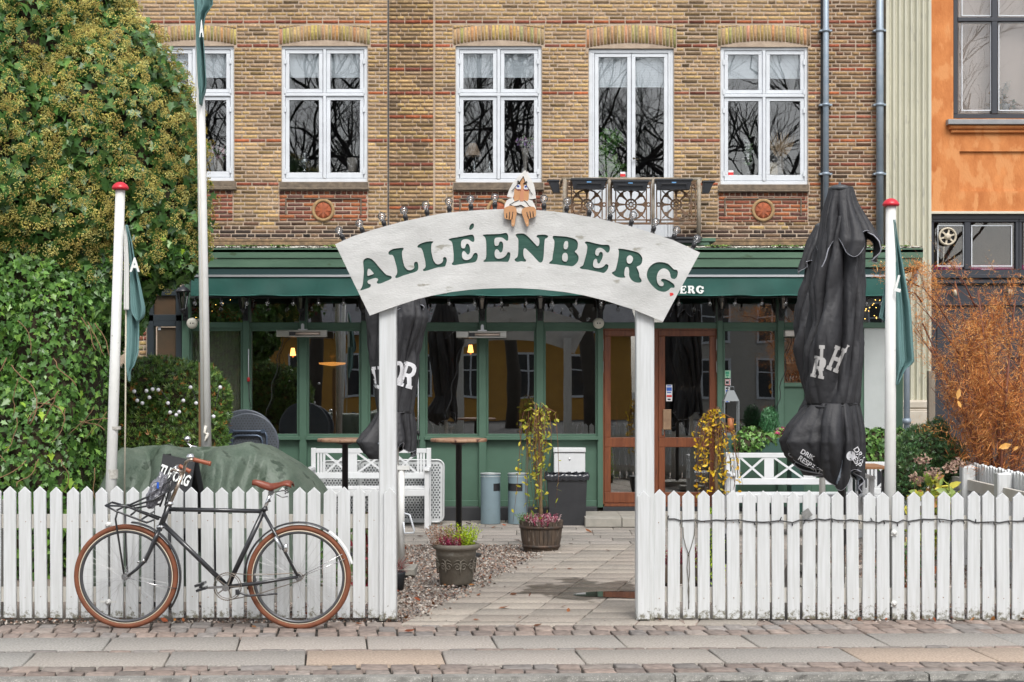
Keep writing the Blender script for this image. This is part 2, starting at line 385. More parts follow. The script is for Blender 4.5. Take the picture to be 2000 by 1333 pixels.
def cobrows(y0, y1, n, wlo, whi, dens=1):
    d = (y1-y0)/n
    for r in range(n):
        x = -9+(.06 if r % 2 else 0)*random.uniform(.6,1.4)
        while x < 9:
            w = random.uniform(wlo,whi); j = random.uniform(-.006,.006); Q.append(rowq(x+.008,x+w-.008,y0+r*d+.009+j,y0+(r+1)*d-.009+j)); x += w
cobrows(yE+.005, yD, 2, .13, .19); cobrows(yB, yB+.60, 3, .11, .14)
stones('pavement_cobbles', Q, COBM, 0.0, .05, .0045, pal(len(Q), CC), .0025, jx=.004)
# kerb
gr = MB(); x = -9.3
while x < 9.5:
    Lg = random.uniform(1.0,1.5); q = rowq(x+.005,x+Lg-.005,yF,yE)
    n = 26
    for i in range(n):   # rough hewn face
        pass
    V = []; nx, nz = 40, 8
    for i in range(nx+1):
        t = i/nx; px_ = q[0][0]*(1-t)+q[1][0]*t; py_ = q[0][1]*(1-t)+q[1][1]*t
        for j in range(nz+1):
            z = -.2+.2*j/nz
            rf = noise.noise(Vector((px_*14, z*22, 3)))*.022+noise.noise(Vector((px_*45, z*60, 5)))*.010
            V.append((px_, py_-rf-(.0 if j < nz else -.012)+(nz-j)*.001, z if j < nz else .002))
        bx = q[3][0]*(1-t)+q[2][0]*t; by = q[3][1]*(1-t)+q[2][1]*t; V.append((bx, by, .002)); 
    k = nz+2; fs = [(i*k+j,(i+1)*k+j,(i+1)*k+j+1,i*k+j+1) for i in range(nx) for j in range(k-1)]
    fs += [tuple(range(k))[::-1], tuple(nx*k+j for j in range(k))]
    gr.add(V, fs); x += Lg
struct(gr.build('kerb', mat('granite', (.27,.26,.235), .85, (.16,.155,.14), 9, .8, 60, speck=(.42,.4,.36), speck_s=120, speck_t=.6)))
# courtyard: paved strip by the shop, gravel, diagonal path
m_ = MB(); m_.box(-14,14,15.98,19.2,-.2,-.012); struct(m_.build('paving_bed', mat('joint_dirt2', (.07,.06,.05), .95)))
Q = []; y = 16.0
while y < 18.7:
    x = -9-random.random()*.4
    while x < 9: Q.append([(x+.004,y+.004),(x+.396,y+.004),(x+.396,y+.296),(x+.004,y+.296)]); x += .4
    y += .3
stones('courtyard_paving', Q, SLABM, 0, .04, .003, pal(len(Q), [(.285,.26,.23),(.25,.23,.205),(.31,.28,.25)], var=.07), .002)
PD = .2255
def pth(u, y): return (u+PD*(y-10.87), y)
m_ = MB(); q = [pth(-.72,10.75),pth(1.9,10.75),pth(1.9,16.05),pth(-.72,16.05)]; m_.add([(*p,-.014) for p in q]+[(*p,-.2) for p in q], [(0,1,2,3),(0,4,5,1),(3,2,6,7),(0,3,7,4),(1,5,6,2)]); struct(m_.build('path_bed', MC['joint_dirt2']))
Q = []; us = [-.72,-.363,.034,.43,.83,1.23,1.63]
for a, b in zip(us[:-1], us[1:]):
    y = 10.78+random.random()*.2-.2
    while y < 15.99:
        y2 = min(y+.30, 15.99); ya = max(y,10.78); Q.append([pth(a+.005,ya+.003),pth(b-.005,ya+.003),pth(b-.005,y2-.003),pth(a+.005,y2-.003)]); y += .30
C = pal(len(Q), [(.315,.275,.235),(.285,.255,.22),(.34,.30,.255)], var=.06)
PATHM = cmat('path_stone', .75, .22, 55, .5, 240)
# damp patches: darker and glossier where water has lain
n = PATHM.node_tree; b = n.nodes['Principled BSDF']; L = n.links.new
geo = n.nodes.new('ShaderNodeNewGeometry'); mpn = n.nodes.new('ShaderNodeMapping'); mpn.inputs['Location'].default_value = (-.62/.75*1.0,-12.55/.95,0); mpn.inputs['Scale'].default_value = (1/.75,1/.95,0); L(geo.outputs['Position'], mpn.inputs[0])
nzz = n.nodes.new('ShaderNodeTexNoise'); nzz.inputs['Scale'].default_value = 3.2; nzz.inputs['Detail'].default_value = 3; L(geo.outputs['Position'], nzz.inputs[0])
ln = n.nodes.new('ShaderNodeVectorMath'); ln.operation = 'LENGTH'; L(mpn.outputs[0], ln.inputs[0])
ma = n.nodes.new('ShaderNodeMath'); ma.operation = 'MULTIPLY_ADD'; ma.inputs[1].default_value = 1.5; L(nzz.outputs[0], ma.inputs[0]); L(ln.outputs['Value'], ma.inputs[2])
rr = n.nodes.new('ShaderNodeValToRGB'); rr.color_ramp.elements[0].position = .97; rr.color_ramp.elements[1].position = 1.08
rr.color_ramp.elements[0].color = (1,1,1,1); rr.color_ramp.elements[1].color = (0,0,0,1)
sb = n.nodes.new('ShaderNodeMath'); sb.operation = 'SUBTRACT'; sb.inputs[1].default_value = .35; L(ma.outputs[0], sb.inputs[0]); L(sb.outputs[0], rr.inputs[0])
src = b.inputs['Base Color'].links[0].from_socket
mx = n.nodes.new('ShaderNodeMix'); mx.data_type = 'RGBA'; mx.blend_type = 'MULTIPLY'; mx.inputs[7].default_value = (.42,.40,.38,1); L(rr.outputs[0], mx.inputs[0]); L(src, mx.inputs[6]); L(mx.outputs[2], b.inputs['Base Color'])
m2 = n.nodes.new('ShaderNodeMapRange'); m2.inputs[3].default_value = .75; m2.inputs[4].default_value = .28; L(rr.outputs[0], m2.inputs[0]); L(m2.outputs[0], b.inputs['Roughness'])
stones('path', Q, PATHM, .004, .04, .002, C, .0012)
# a thin puddle on the path
pud = [(1120,1163),(1160,1158),(1215,1157),(1262,1155),(1330,1158),(1330,1168),(1262,1172),(1215,1170),(1165,1168),(1135,1167)]
pp = [(WX(a,GY(b_)),GY(b_)) for a,b_ in crom(pud,3)]
m_ = MB(); m_.add([(*p,.0085) for p in pp], [tuple(range(len(pp)))[::-1]]); o = m_.build('puddle', mat('puddle_water', (.03,.025,.02), .02, spec=1.0)); struct(o)
# gravel bed with loose pebbles
GRAV = mat('gravel_bed_stone', (.16,.125,.10), .9, (.27,.225,.19), 70, 1.0, 90, speck=(.42,.38,.34), speck_s=95, speck_t=.6)
m_ = MB(); m_.box(-9,9,11.0,15.985,-.1,-.02); struct(m_.build('gravel_bed', GRAV))
def inpath(x, y): u = x-PD*(y-10.87); return (u > -.73) & (u < 1.92)
PT = np.array([(1,0,0),(-1,0,0),(0,1,0),(0,-1,0),(0,0,.75),(0,0,-.5)], float)
PF = np.array([(0,2,4),(2,1,4),(1,3,4),(3,0,4)])
def scatter(name, P, S, T, FC, cols, mat_, N=None, D=None, smooth=False, kind=None, parent=None, label=None, tilt=.4, nonu=None):
    """copies of template T,FC at P, sized S; N normals (T's z), D = T's x direction"""
    n = len(P); 
    if N is None: N = np.tile((0,0,1.), (n,1))+rng.normal(0,tilt,(n,3))
    N = N/np.linalg.norm(N,axis=1,keepdims=True)
    if D is None: D = rng.normal(0,1,(n,3))
    X = D-N*(D*N).sum(1,keepdims=True); X /= np.linalg.norm(X,axis=1,keepdims=True)+1e-9; Yv = np.cross(N,X)
    S = np.broadcast_to(np.asarray(S, float).reshape(-1,1), (n,1)) if np.ndim(S) <= 1 else S
    TT = np.broadcast_to(T[None], (n,*T.shape)).copy()
    if nonu is not None: TT = TT*nonu[:,None,:]
    V = P[:,None,:]+S[:,:,None]*(TT[:,:,0:1]*X[:,None]+TT[:,:,1:2]*Yv[:,None]+TT[:,:,2:3]*N[:,None])
    fl = FC if isinstance(FC, list) else [FC]
    FF = [(np.arange(n)[:,None,None]*len(T)+f[None]).reshape(-1,f.shape[1]) for f in fl]
    cc = [np.repeat(cols, len(f), axis=0) for f in fl]
    o = link(name, np_mesh(name, V.reshape(-1,3), FF, smooth, cc), mat_, parent, label)
    if kind: o['kind'] = kind
    return o
n1 = 52000
x = rng.uniform(-2.3,4.6,n1); y = rng.uniform(11.02,15.97,n1); k = ~inpath(x,y); x = x[k]; y = y[k]
d = np.abs(x-PD*(y-10.87)+.73)
xs = rng.uniform(-9,9,3500); ys = rng.uniform(10.93,11.08,3500)+.0*xs
u = rng.uniform(0,1,400); xe = pth(-.73,0)[0]; ey = rng.uniform(11,15.9,300); ex = ey*0-.72+PD*(ey-10.87)+rng.exponential(.05,300)
x = np.concatenate([x,xs,ex]); y = np.concatenate([y,ys,ey]); n1 = len(x)
P = np.stack([x,y,rng.uniform(-.014,.0,n1)],1); P[-300:,2] = .01
PEB = [(.30,.26,.22),(.38,.34,.30),(.24,.16,.12),(.20,.18,.17),(.45,.41,.36),(.29,.19,.14),(.14,.12,.11)]
GRM = cmat('pebble', .8, .2, 60, 0)
scatter('gravel', P, rng.uniform(.006,.0135,n1), PT, PF, pal(n1,PEB,var=.15), GRM, kind='stuff', tilt=.6, nonu=rng.uniform(.7,1.3,(n1,3)))
LT = np.array([(-1,0,0),(-.4,.42,.12),(.3,.5,.05),(1,.0,.2),(.3,-.5,.12),(-.4,-.42,.0),(0,0,-.06)], float); LF = np.array([(6,0,1),(6,1,2),(6,2,3),(6,3,4),(6,4,5),(6,5,0)])[:,::-1]
nl = 620
x = np.concatenate([rng.uniform(-1.7,.9,230), rng.uniform(1.5,4.4,280), rng.uniform(-3.6,3.6,110)]); y = np.concatenate([rng.uniform(11.05,16,230), rng.uniform(11.02,15.5,280), rng.uniform(10.93,11.06,110)])
LCOL = [(.25,.06,.02),(.26,.09,.03),(.20,.08,.04),(.14,.06,.03),(.30,.13,.04),(.10,.045,.03)]
LEAFM = cmat('dry_leaf', .7, .3, 30, 0, trans=.15)
k = ~inpath(x,y) | (rng.uniform(0,1,nl) < .06); x = x[k]; y = y[k]; nl = len(x)
scatter('fallen_leaves', np.stack([x,y,np.full(nl,.012)],1), rng.uniform(.012,.03,nl), LT, LF, pal(nl,LCOL,var=.2), LEAFM, kind='stuff', tilt=.35)
# fewer leaves on paving
pl = [(935,1165),(1100,1188),(985,1190),(915,1025),(985,1028),(1055,1040),(1115,1065),(1250,1064),(1150,1040),(1188,1078),(1010,1058),(800,1236),(1050,1225),(700,1222),(495,1228),(320,1021),(965,1032),(1230,1002),(1085,1020),(820,1050),(1020,1062)]
scatter('fallen_leaves_on_paving', np.array([(WX(a,GY(b_)),GY(b_),.012) for a,b_ in pl]), rng.uniform(.025,.05,len(pl)), LT, LF, pal(len(pl),LCOL,var=.2), LEAFM, kind='stuff', tilt=.2)

# ---------------------------------------------------------------- the yellow brick building
YB = 23.5; CH = 7.73
T_brick = thing('brick_building', 'yellow brick house with red brick bands and white windows above the restaurant', 'building', (WX(1000,YB),YB,0))
BRK = cmat('brick', .88, .27, 30, .9, 80)
MORT = mat('mortar', (.46,.365,.275), .9, (.31,.235,.175), 5, .5, 60)
BX0, BX1 = 258, 1726
OPEN = [(300,457,90,354),(550,718,90,356),(890,1058,90,357),(1150,1316,95,505),(1407,1578,92,361)]
SILLS = [(296,461,355,372),(545,720,357,372),(885,1062,358,373),(1403,1581,362,376)]
PANEL = [(397,455,372,432),(545,718,373,432),(885,1060,374,432),(1403,1578,376,434)]
def rnd_brick_col(px, py, red):
    r = random.random(); st = noise.noise(Vector((px*.012, py*.012, 1)))+.5*noise.noise(Vector((px*.04, py*.04, 9)))
    if red: c = random.choice(((.30,.085,.042),(.24,.075,.045),(.36,.11,.045),(.20,.07,.045),(.28,.10,.06)))
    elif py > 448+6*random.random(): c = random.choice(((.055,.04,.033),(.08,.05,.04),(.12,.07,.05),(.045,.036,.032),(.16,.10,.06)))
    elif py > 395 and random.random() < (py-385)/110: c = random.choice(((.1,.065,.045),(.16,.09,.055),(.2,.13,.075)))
    elif px > 1587: c = random.choice(((.26,.16,.08),(.21,.13,.07),(.32,.20,.095),(.16,.10,.06),(.24,.15,.08),(.18,.095,.055)))
    else: c = random.choice(((.42,.275,.125),(.37,.245,.115),(.38,.26,.15),(.32,.215,.12),(.47,.32,.135),(.30,.20,.115),(.37,.26,.17),(.33,.22,.135),(.27,.185,.105),(.40,.265,.13),(.36,.24,.12),(.43,.29,.12)))
    f = .98+st*.40+random.uniform(-.08,.08)
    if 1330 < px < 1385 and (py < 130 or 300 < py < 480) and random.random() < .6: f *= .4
    if not red and random.random() < .05: f *= .5
    if not red and py < 430 and px < 1587: c = [q*.72+m_q*.28 for q, m_q in zip(c, (.39,.262,.13))]
    return [max(.012, q*f) for q in c]
BV = []; BF = []; BC = []
def brick(x0, x1, y0, y1, col, dep=0.0, Yf=YB):
    if x1-x0 < 1.2: return
    j = random.uniform(-.0035,.0035)+dep; Yq = Yf-j
    a, b, c, d = WX(x0,Yf), WX(x1,Yf), WZ(y1,Yf), WZ(y0,Yf); e = .004; w = [random.uniform(-.0022,.0022) for _ in range(8)]
    i = len(BV)*1
    BV.extend([(a,Yf+.02,c),(b,Yf+.02,c),(b,Yf+.02,d),(a,Yf+.02,d),(a+e+w[0],Yq,c+e+w[1]),(b-e+w[2],Yq,c+e+w[3]),(b-e+w[4],Yq,d-e+w[5]),(a+e+w[6],Yq,d-e+w[7])])
    BF.extend([(i,i+1,i+5,i+4),(i+1,i+2,i+6,i+5),(i+2,i+3,i+7,i+6),(i+3,i,i+4,i+7),(i+4,i+5,i+6,i+7)]); BC.extend([col]*5)
def blocked(y0, y1):
    s = []
    for (a,b,c,d) in OPEN+SILLS+PANEL:
        if y1 > c+.8 and y0 < d-.8: s.append((a,b))
    for (a,b,c,d) in OPEN:      # relieving arches
        if y1 > 50 and y0 < c+1: s.append((a-5,b+5))
    return sorted(s)
FULL = {-30,-24,-18,-12,-6,0,6,18,30,41}; PIER = {12,24,36,47}
k = -30
while 43+CH*k < 478:
    yc = 43+CH*k; y0, y1 = yc-CH/2+.78, yc+CH/2-.78
    for seg, (sx0, sx1) in enumerate(((BX0,757),(759.5,847),(849,1609.5),(1609.5,BX1))):
        red = (k in FULL and not (k == 12)) or (k in PIER and seg in (1,3))
        if k in PIER and seg in (0,2): red = False
        bl = blocked(y0, y1); cuts = []; cur = sx0
        for a, b in bl:
            if b <= cur or a >= sx1: continue
            if a > cur: cuts.append((cur, min(a, sx1)))
            cur = max(cur, b)
        if cur < sx1: cuts.append((cur, sx1))
        for a, b in cuts:
            x = a - (0 if k % 2 else 15.5); hd = (k % 2 == 0)
            x = a-random.choice((0,)) ; first = True
            while x < b-1:
                if seg in (0,1,2,3) and red: w = 31
                else: w = random.choice((31,31,15.5)) if not first else (15.5 if k % 2 else 23)
                first = False; xe = min(x+w, b)
                if b-xe < 5: xe = b
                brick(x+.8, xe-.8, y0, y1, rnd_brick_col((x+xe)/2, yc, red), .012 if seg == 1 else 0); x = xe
    k += 1
# relieving arches of bricks on end
for (a,b,c,d) in OPEN:
    n = 26; wv = (b-a+10)/n; cx_ = (a+b)/2; hw = (b-a)/2+5
    for i in range(n):
        x = a-5+i*wv; t = ((x+wv/2)-cx_)/hw; yb_ = c-12+ (t*t)*10+ (1 if c > 92 else 0); yt = 49+t*t*9
        col = random.choice(((.42,.29,.12),(.38,.26,.11),(.40,.28,.14),(.34,.23,.11),(.45,.32,.14)))
        brick(x+.5, x+wv-.5, yt, yb_, [q*random.uniform(.75,1.1) for q in col], .004)
    for (x, y_) in []: pass
    # infill above the frame, and corners beside the arch
    for i in range(n):
        x = a-5+i*wv; t = ((x+wv/2)-cx_)/hw
        if i % 2 == 0: brick(x, x+2*wv-.5, yb_-9+t*t*8, c, (.30,.2,.09), -.012)
        yt = 49+t*t*9
        if yt-50 > 1.4: brick(x, x+wv, 49.5, yt-.8, (.38,.26,.12), 0)
# panels under the windows
for (a,b,c,d) in PANEL:
    for r in range(int((d-c)/CH)+1):
        y0 = c+r*CH+.6; y1 = min(y0+CH-1.2, d-.3)
        if y1-y0 < 1: continue
        x = a-(15 if r % 2 else 0)
        while x < b:
            x0 = max(x, a); x1 = min(x+ (31 if r else 11), b)
            ins = (a+13 < (x0+x1)/2 < b-13) and r in (2,3,4,5)
            col = random.choice(((.26,.085,.05),(.30,.105,.055),(.20,.075,.05),(.14,.065,.05),(.35,.12,.05))); 
            if r == 0: col = [q*.55 for q in col]
            brick(x0+.6, x1-.6, y0, y1, col, -.0015 if ins else .005); x = x1 if r == 0 else x+31
me = np_mesh('wall', np.array(BV), [np.array(BF)], cols=[np.array(BC)]); link('wall', me, BRK, T_brick)
# mortar backing with openings (cells of a grid)
mb = MB(); xs = sorted({BX0,BX1}|{a for o_ in OPEN for a in o_[:2]}); ys = sorted({-195,480}|{a for o_ in OPEN for a in o_[2:]})
for i in range(len(xs)-1):
    for j in range(len(ys)-1):
        mx_, my_ = (xs[i]+xs[i+1])/2, (ys[j]+ys[j+1])/2
        if any(a < mx_ < b and c < my_ < d for a,b,c,d in OPEN): continue
        mb.pbox(xs[i], xs[i+1], ys[j], ys[j+1], YB+.006, YB+.35)
link_ = mb.build('mortar_wall', MORT, T_brick, fix=False)
mb = MB(); mb.box(WX(258,YB),WX(1726,YB),YB+.008,YB+.36,0,WZ(480,YB)-.001); mb.build('ground_floor_wall', MORT, T_brick)
SILLM = mat('sill_stone', (.20,.155,.11), .9, (.10,.08,.06), 14, .6)
for (a,b,c,d) in SILLS:
    mb = MB(); mb.pbox(a,b,c+9,d-1,YB-.055,YB+.02,.008); mb.pbox(a+1,b-1,c-1,c+9.2,YB-.018,YB+.02,.004); mb.build('sill', SILLM, T_brick)
TERR = mat('terracotta', (.40,.10,.035), .8, (.25,.08,.04), 20, .5)
for (a,b,c,d) in PANEL:
    cx_, cy_ = (a+b)/2, 411; 
    if a < 450: continue
    mb = MB(); P0 = W(cx_,cy_,YB)
    mb.lathe(P0, [(.165,.0),(.165,-.02),(.125,-.02),(.12,-.005)], 28, axis='y', cap=False); 
    mb.build('medallion_ring', mat('yellow_brick_ring', (.40,.26,.12), .85, (.25,.16,.08), 25, .5), T_brick)
    mb = MB(); mb.lathe(P0, [(.115,.0),(.115,-.006),(.06,-.012),(.02,-.018)], 24, axis='y')
    for q in range(8): a_ = q*pi/4; mb.bar(P0+Vector((cos(a_)*.03,-.014,sin(a_)*.03)), P0+Vector((cos(a_)*.11,-.012,sin(a_)*.11)), .025, .012)
    mb.build('medallion', TERR, T_brick)
    mb = MB()
    for (x0,x1,y0,y1) in ((a+12,b-12,387,389.5),(a+12,a+14.5,389.5,420),(b-14.5,b-12,389.5,420)): mb.pbox(x0,x1,y0,y1,YB-.02,YB,.003)
    mb.build('panel_frame', SILLM, T_brick)
mb = MB(); mb.pbox(BX0,BX1,467,472,YB-.03,YB,.006); mb.pbox(BX0,BX1,472.5,480,YB-.05,YB,.006); mb.build('string_course', mat('old_brick_course', (.30,.20,.11), .9, (.12,.085,.05), 14, .6), T_brick)
mb = MB(); mb.box(WX(757,YB),WX(759.5,YB),YB-.001,YB+.01,WZ(478,YB),WZ(-190,YB)); mb.build('expansion_joint', DARK, T_brick)
# windows
def casement(mb, x0, x1, y0, y1, Y, w=9, wb=None):
    wb = wb or w
    mb.pbox(x0,x1,y0,y0+w,Y,Y+.05,.004); mb.pbox(x0,x1,y1-wb,y1,Y,Y+.05,.004)
    mb.pbox(x0,x0+w,y0+w,y1-wb,Y,Y+.05,.004); mb.pbox(x1-w,x1,y0+w,y1-wb,Y,Y+.05,.004)
    return (x0+w, x1-w, y0+w, y1-wb)
def up_window(idx, a, b, c, d, door=False, blinds=.75):
    Y = YB+.04; win = MB(); ow = 7
    c2 = c if not door else c+2
    win.pbox(a,b,c2,c2+ow,Y,Y+.12,.005); win.pbox(a,b,d-ow,d,Y,Y+.12,.005); win.pbox(a,a+ow,c2+ow,d-ow,Y,Y+.12,.005); win.pbox(b-ow,b,c2+ow,d-ow,Y,Y+.12,.005)
    m = (a+b)/2; panes = []
    if not door:
        ty = c+98-3
        win.pbox(a+ow,b-ow,ty-3,ty+3,Y-.01,Y+.09,.005); win.pbox(m-3,m+3,c+ow,ty-3,Y-.01,Y+.09,.005); win.pbox(m-3,m+3,ty+3,d-ow,Y-.01,Y+.09,.005)
        for (x0,x1) in ((a+ow+.6,m-3.6),(m+3.6,b-ow-.6)):
            panes.append(casement(win,x0,x1,c+ow+.6,ty-3.6,Y+.015,7.5,7)); panes.append(casement(win,x0,x1,ty+3.6,d-ow-.6,Y+.015,7.5,11))
            for hy in (c+25,ty-12,ty+24,d-26):
                hx = x0-1 if x0 < m-10 else x1-2
                if (x0 < m-10): win.pbox(a+ow-2,a+ow+2,hy,hy+10,Y-.014,Y,.001)
                else: win.pbox(b-ow-2,b-ow+2,hy,hy+10,Y-.014,Y,.001)
    else:
        win.pbox(a+ow,a+ow+4,c2+ow,d-ow,Y,Y+.1,.003); win.pbox(b-ow-4,b-ow,c2+ow,d-ow,Y,Y+.1,.003)
        for (x0,x1) in ((a+ow+4.6,m-.5),(m+.5,b-ow-4.6)): 
            casement(win,x0,x1,c2+ow+.6,d-ow-.6,Y+.015,7.5,8); panes.append((x0+7.5,x1-7.5,c2+ow+8,360)); win.pbox(x0+7.5,x1-7.5,360,d-ow-8,Y+.02,Y+.06)
            win.pbox(x0+12,x1-12,368,d-ow-14,Y+.013,Y+.02,.003)
    wo_ = win.build('window' if not door else 'balcony_door', WINW, T_brick)
    for i, (x0,x1,y0,y1) in enumerate(panes):
        p = MB(); p.pbox(x0-.5,x1+.5,y0-.5,y1+.5,Y+.04,Y+.046); p.build('pane', GLASS_UP, wo_)
        g = MB(); g.pbox(x0,x1,y0,y0+.7,Y+.03,Y+.039); g.build('glazing_strip', BLACKM, wo_)
    # blind behind the top of the window
    mb = MB(); yb_ = c+62 if not door else c+76
    if idx == 4: yb_ = c+62
    top = c+5
    for (x0,x1) in ((a+10,m-1),(m+1,b-10)):
        nn = 22
        for q in range(nn):
            z0 = top+(yb_-top)*q/nn; z1 = top+(yb_-top)*(q+1)/nn-.3; mb.pbox(x0,x1,z0,z1,Y+.13+(q%2)*.002,Y+.135+(q%2)*.002)
        mb.pbox(x0,x1,yb_-2,yb_,Y+.125,Y+.145)
    mb.build('blind', BLIND, wo_)
    if door:
        k_ = MB(); k_.ball(W(1238,310,YB-.0), .018, 10); k_.bar(W(1238,310,YB+.02),W(1247,312,YB+.01),.012,.012); k_.build('handle', mat('old_brass', (.12,.1,.07), .35, metal=1), wo_)
    return wo_
for i, (a,b,c,d) in enumerate(OPEN): up_window(i, a, b, c, d, door=(i == 3))
# rooms behind
mb = MB(); x0, x1, z0, z1 = WX(262,YB), WX(1722,YB), WZ(479,YB), WZ(-38,YB)
for xx in (x0, WX(500,YB), WX(800,YB), WX(1100,YB), WX(1360,YB), x1): mb.box(xx-.03,xx+.03,YB+.36,YB+4,z0,z1)
mb.box(x0,x1,YB+4,YB+4.1,z0,z1); mb.box(x0,x1,YB+.36,YB+4,z0-.1,z0); mb.box(x0,x1,YB+.36,YB+4.15,z1,z1+1.1); mb.build('room_walls', INTB, T_brick)
mb = MB()
for (a,b,c,d) in OPEN:
    if c != 95: mb.box(WX(a,YB)+.02,WX(b,YB)-.02,YB+.16,YB+.42,WZ(d-16,YB)-.03,WZ(d-16,YB)+.0)
mb.build('inner_sill', WINW, T_brick)
# downpipes
def dpipe(px, y0, y1, Yp, parent, r=.045):
    mb = MB(); x = WX(px,Yp); mb.tube([(x,Yp,WZ(y1,Yp)),(x,Yp,WZ(y0,Yp))], r, 14)
    for yy in (60,205,340): 
        if y0 < yy < y1: mb.lathe((x,Yp,WZ(yy,Yp)), [(r+.001,-.02),(r+.012,-.02),(r+.012,.02),(r+.001,.02)], 14); mb.box(x-.09,x+.09,Yp-.006,Yp+.1,WZ(yy,Yp)-.012,WZ(yy,Yp)+.012)
    mb.build('downpipe', STEEL, parent)
dpipe(1613,-195,470,YB-.1,T_brick,.043); dpipe(1718.5,-195,482,YB-.12,T_brick,.052)
mb = MB(); mb.pbox(1603,1609.5,-195,470,YB-.012,YB+.01); mb.build('dark_joint', DARK, T_brick)
mb = MB(); mb.box(WX(1400,YB),WX(1730,YB),YB+4.2,YB+8,0,8.3); mb.box(WX(258,YB),WX(1726,YB),YB+4.2,YB+8,0,8.4); mb.build('rear_mass', MORT, T_brick)
# balcony (part of the house)
YBF = 22.75; RUST = mat('rusty_iron', (.17,.085,.04), .8, (.10,.075,.055), 14, .4, speck=(.28,.22,.15), speck_s=30, speck_t=.62)
GREYR = mat('worn_grey_rail', (.30,.27,.22), .7, (.20,.15,.1), 10, .3)
bal = MB(); bal.pbox(1095,1372,463,467,YBF-.03,YB+.01,.005); bal.pbox(1100,1368,467,474,YBF,YB+.01); balo = bal.build('balcony', DARK, T_brick)
mb = MB(); mb.pbox(1290,1398,465,472,YBF+.1,YB-.052,.005); mb.pbox(1292,1386,472,480,YBF+.12,YB-.052,.01); mb.build('corbel', GREENL, balo)
mb = MB(); mb.tube([W(1098,350,YBF),W(1369,350,YBF)], .022, 10)
for px in (1103,1190,1275.5,1365): mb.tube([W(px,466,YBF),W(px,350,YBF)], .03 if px in (1103,1365) else .024, 10)
for px in (1098,1369):
    p = W(px,350,YBF); mb.tube([p,(p.x,YB,p.z)], .02, 8); mb.tube([(p.x,YBF,WZ(440,YBF)),(p.x,YB,WZ(440,YBF))], .014, 6)
mb.build('handrail', GREYR, balo)
for cx_ in (1146,1232.5,1320.5):
    mb = MB(); hw = 32; cy_ = 400; Yq = YBF
    for yy in (357.5,437): mb.bar(W(cx_-hw-7,yy,Yq),W(cx_+hw+7,yy,Yq),.03,.02)
    mb.bar(W(cx_-hw-7,430,Yq),W(cx_+hw+7,430,Yq),.018,.016)
    for sx_ in (-hw-6,-hw+2,hw-2,hw+6): mb.bar(W(cx_+sx_,357,Yq),W(cx_+sx_,437,Yq),.016,.016)
    ce = W(cx_,cy_,Yq)
    def ring(c, r, t, n=24): mb.tube([c+Vector((r*cos(2*pi*i/n),0,r*sin(2*pi*i/n))) for i in range(n)], t, 6, closed=True)
    R_ = 29*Yq/F; ring(ce, R_, .012); ring(ce, .072, .013, 16); ring(ce, .03, .01, 10)
    for q in range(8):
        a_ = q*pi/4; u = Vector((cos(a_),0,sin(a_))); v = Vector((-sin(a_),0,cos(a_)))
        mb.bar(ce+u*.025, ce+u*.07, .012, .014)
        mb.prism([((ce+u*.075+v*.008).x,(ce+u*.075+v*.008).z),((ce+u*R_*.8+v*.018).x,(ce+u*R_*.8+v*.018).z),((ce+u*R_+v*.06).x,(ce+u*R_+v*.06).z),((ce+u*R_-v*.06).x,(ce+u*R_-v*.06).z),((ce+u*R_*.8-v*.018).x,(ce+u*R_*.8-v*.018).z),((ce+u*.075-v*.008).x,(ce+u*.075-v*.008).z)], Yq-.009, Yq+.009)
    for q in (1,3,5,7):
        a_ = q*pi/4; u = Vector((cos(a_),0,sin(a_))); mb.bar(ce+u*R_, ce+u*R_*1.32, .016, .016)
    for sx_ in (-1,1):
        for yy in (364,400,434): ring(W(cx_+sx_*(hw+2),yy,Yq), .025, .01, 12)
    mb.build('railing_panel', RUST, balo)
PLB = mat('planter_plastic', (.02,.022,.027), .5)
def boxplanter(x0, x1, y0, y1, Y, lab, side=0):
    t = thing('balcony_planter', lab, 'planter box', W((x0+x1)/2,y1,Y+.1), 'planter boxes on the balcony rail'); mb = MB()
    a, b, c, d = WX(x0,Y), WX(x1,Y), WZ(y1,Y), WZ(y0,Y); dd = .17; i = .025
    v = [(a+i,Y+.02,c),(b-i,Y+.02,c),(b-i,Y+dd-.02,c),(a+i,Y+dd-.02,c),(a,Y,d-.02),(b,Y,d-.02),(b,Y+dd,d-.02),(a,Y+dd,d-.02)]
    if side: v = [(p[0]+side*(p[2]-c)*.25,p[1],p[2]) for p in v]
    mb.add(v, [(0,3,2,1),(0,1,5,4),(1,2,6,5),(2,3,7,6),(3,0,4,7)])
    x_ = side*(d-c)*.25; mb.box(a-.015+x_,b+.015+x_,Y-.012,Y+dd+.012,d-.022,d); mb.build('box', PLB, t)
    mb = MB(); mb.box(a+x_,b+x_,Y+.01,Y+dd-.01,d-.001,d+.004); mb.build('soil', SOIL, t)
    if not side:
        mb = MB(); mb.box((a+b)/2-.03,(a+b)/2+.03,Y-.003,Y+.02,c+.085,c+.10); mb.build('maker_sticker', mat('sticker_blue', (.12,.3,.55), .5), t)
        mb = MB(); mb.bar((a+.07,Y-.008,d-.03-.04),(b-.07,Y-.008,d-.03-.04),.012,.012); mb.bar((a+.07,Y-.008,d-.08),(a+.07,Y+.0,c+.02),.01,.01); mb.bar((b-.07,Y-.008,d-.08),(b-.07,Y+.0,c+.02),.01,.01); mb.build('hanger', BLACKM, t)
boxplanter(1117,1184,348.5,369,YBF-.2,'left one of three black plastic planter boxes hung on the front balcony rail')
boxplanter(1197,1266,352,371,YBF-.2,'middle one of three black plastic planter boxes hung on the front balcony rail')
boxplanter(1282,1351,349.5,370,YBF-.2,'right one of three black plastic planter boxes hung on the front balcony rail')
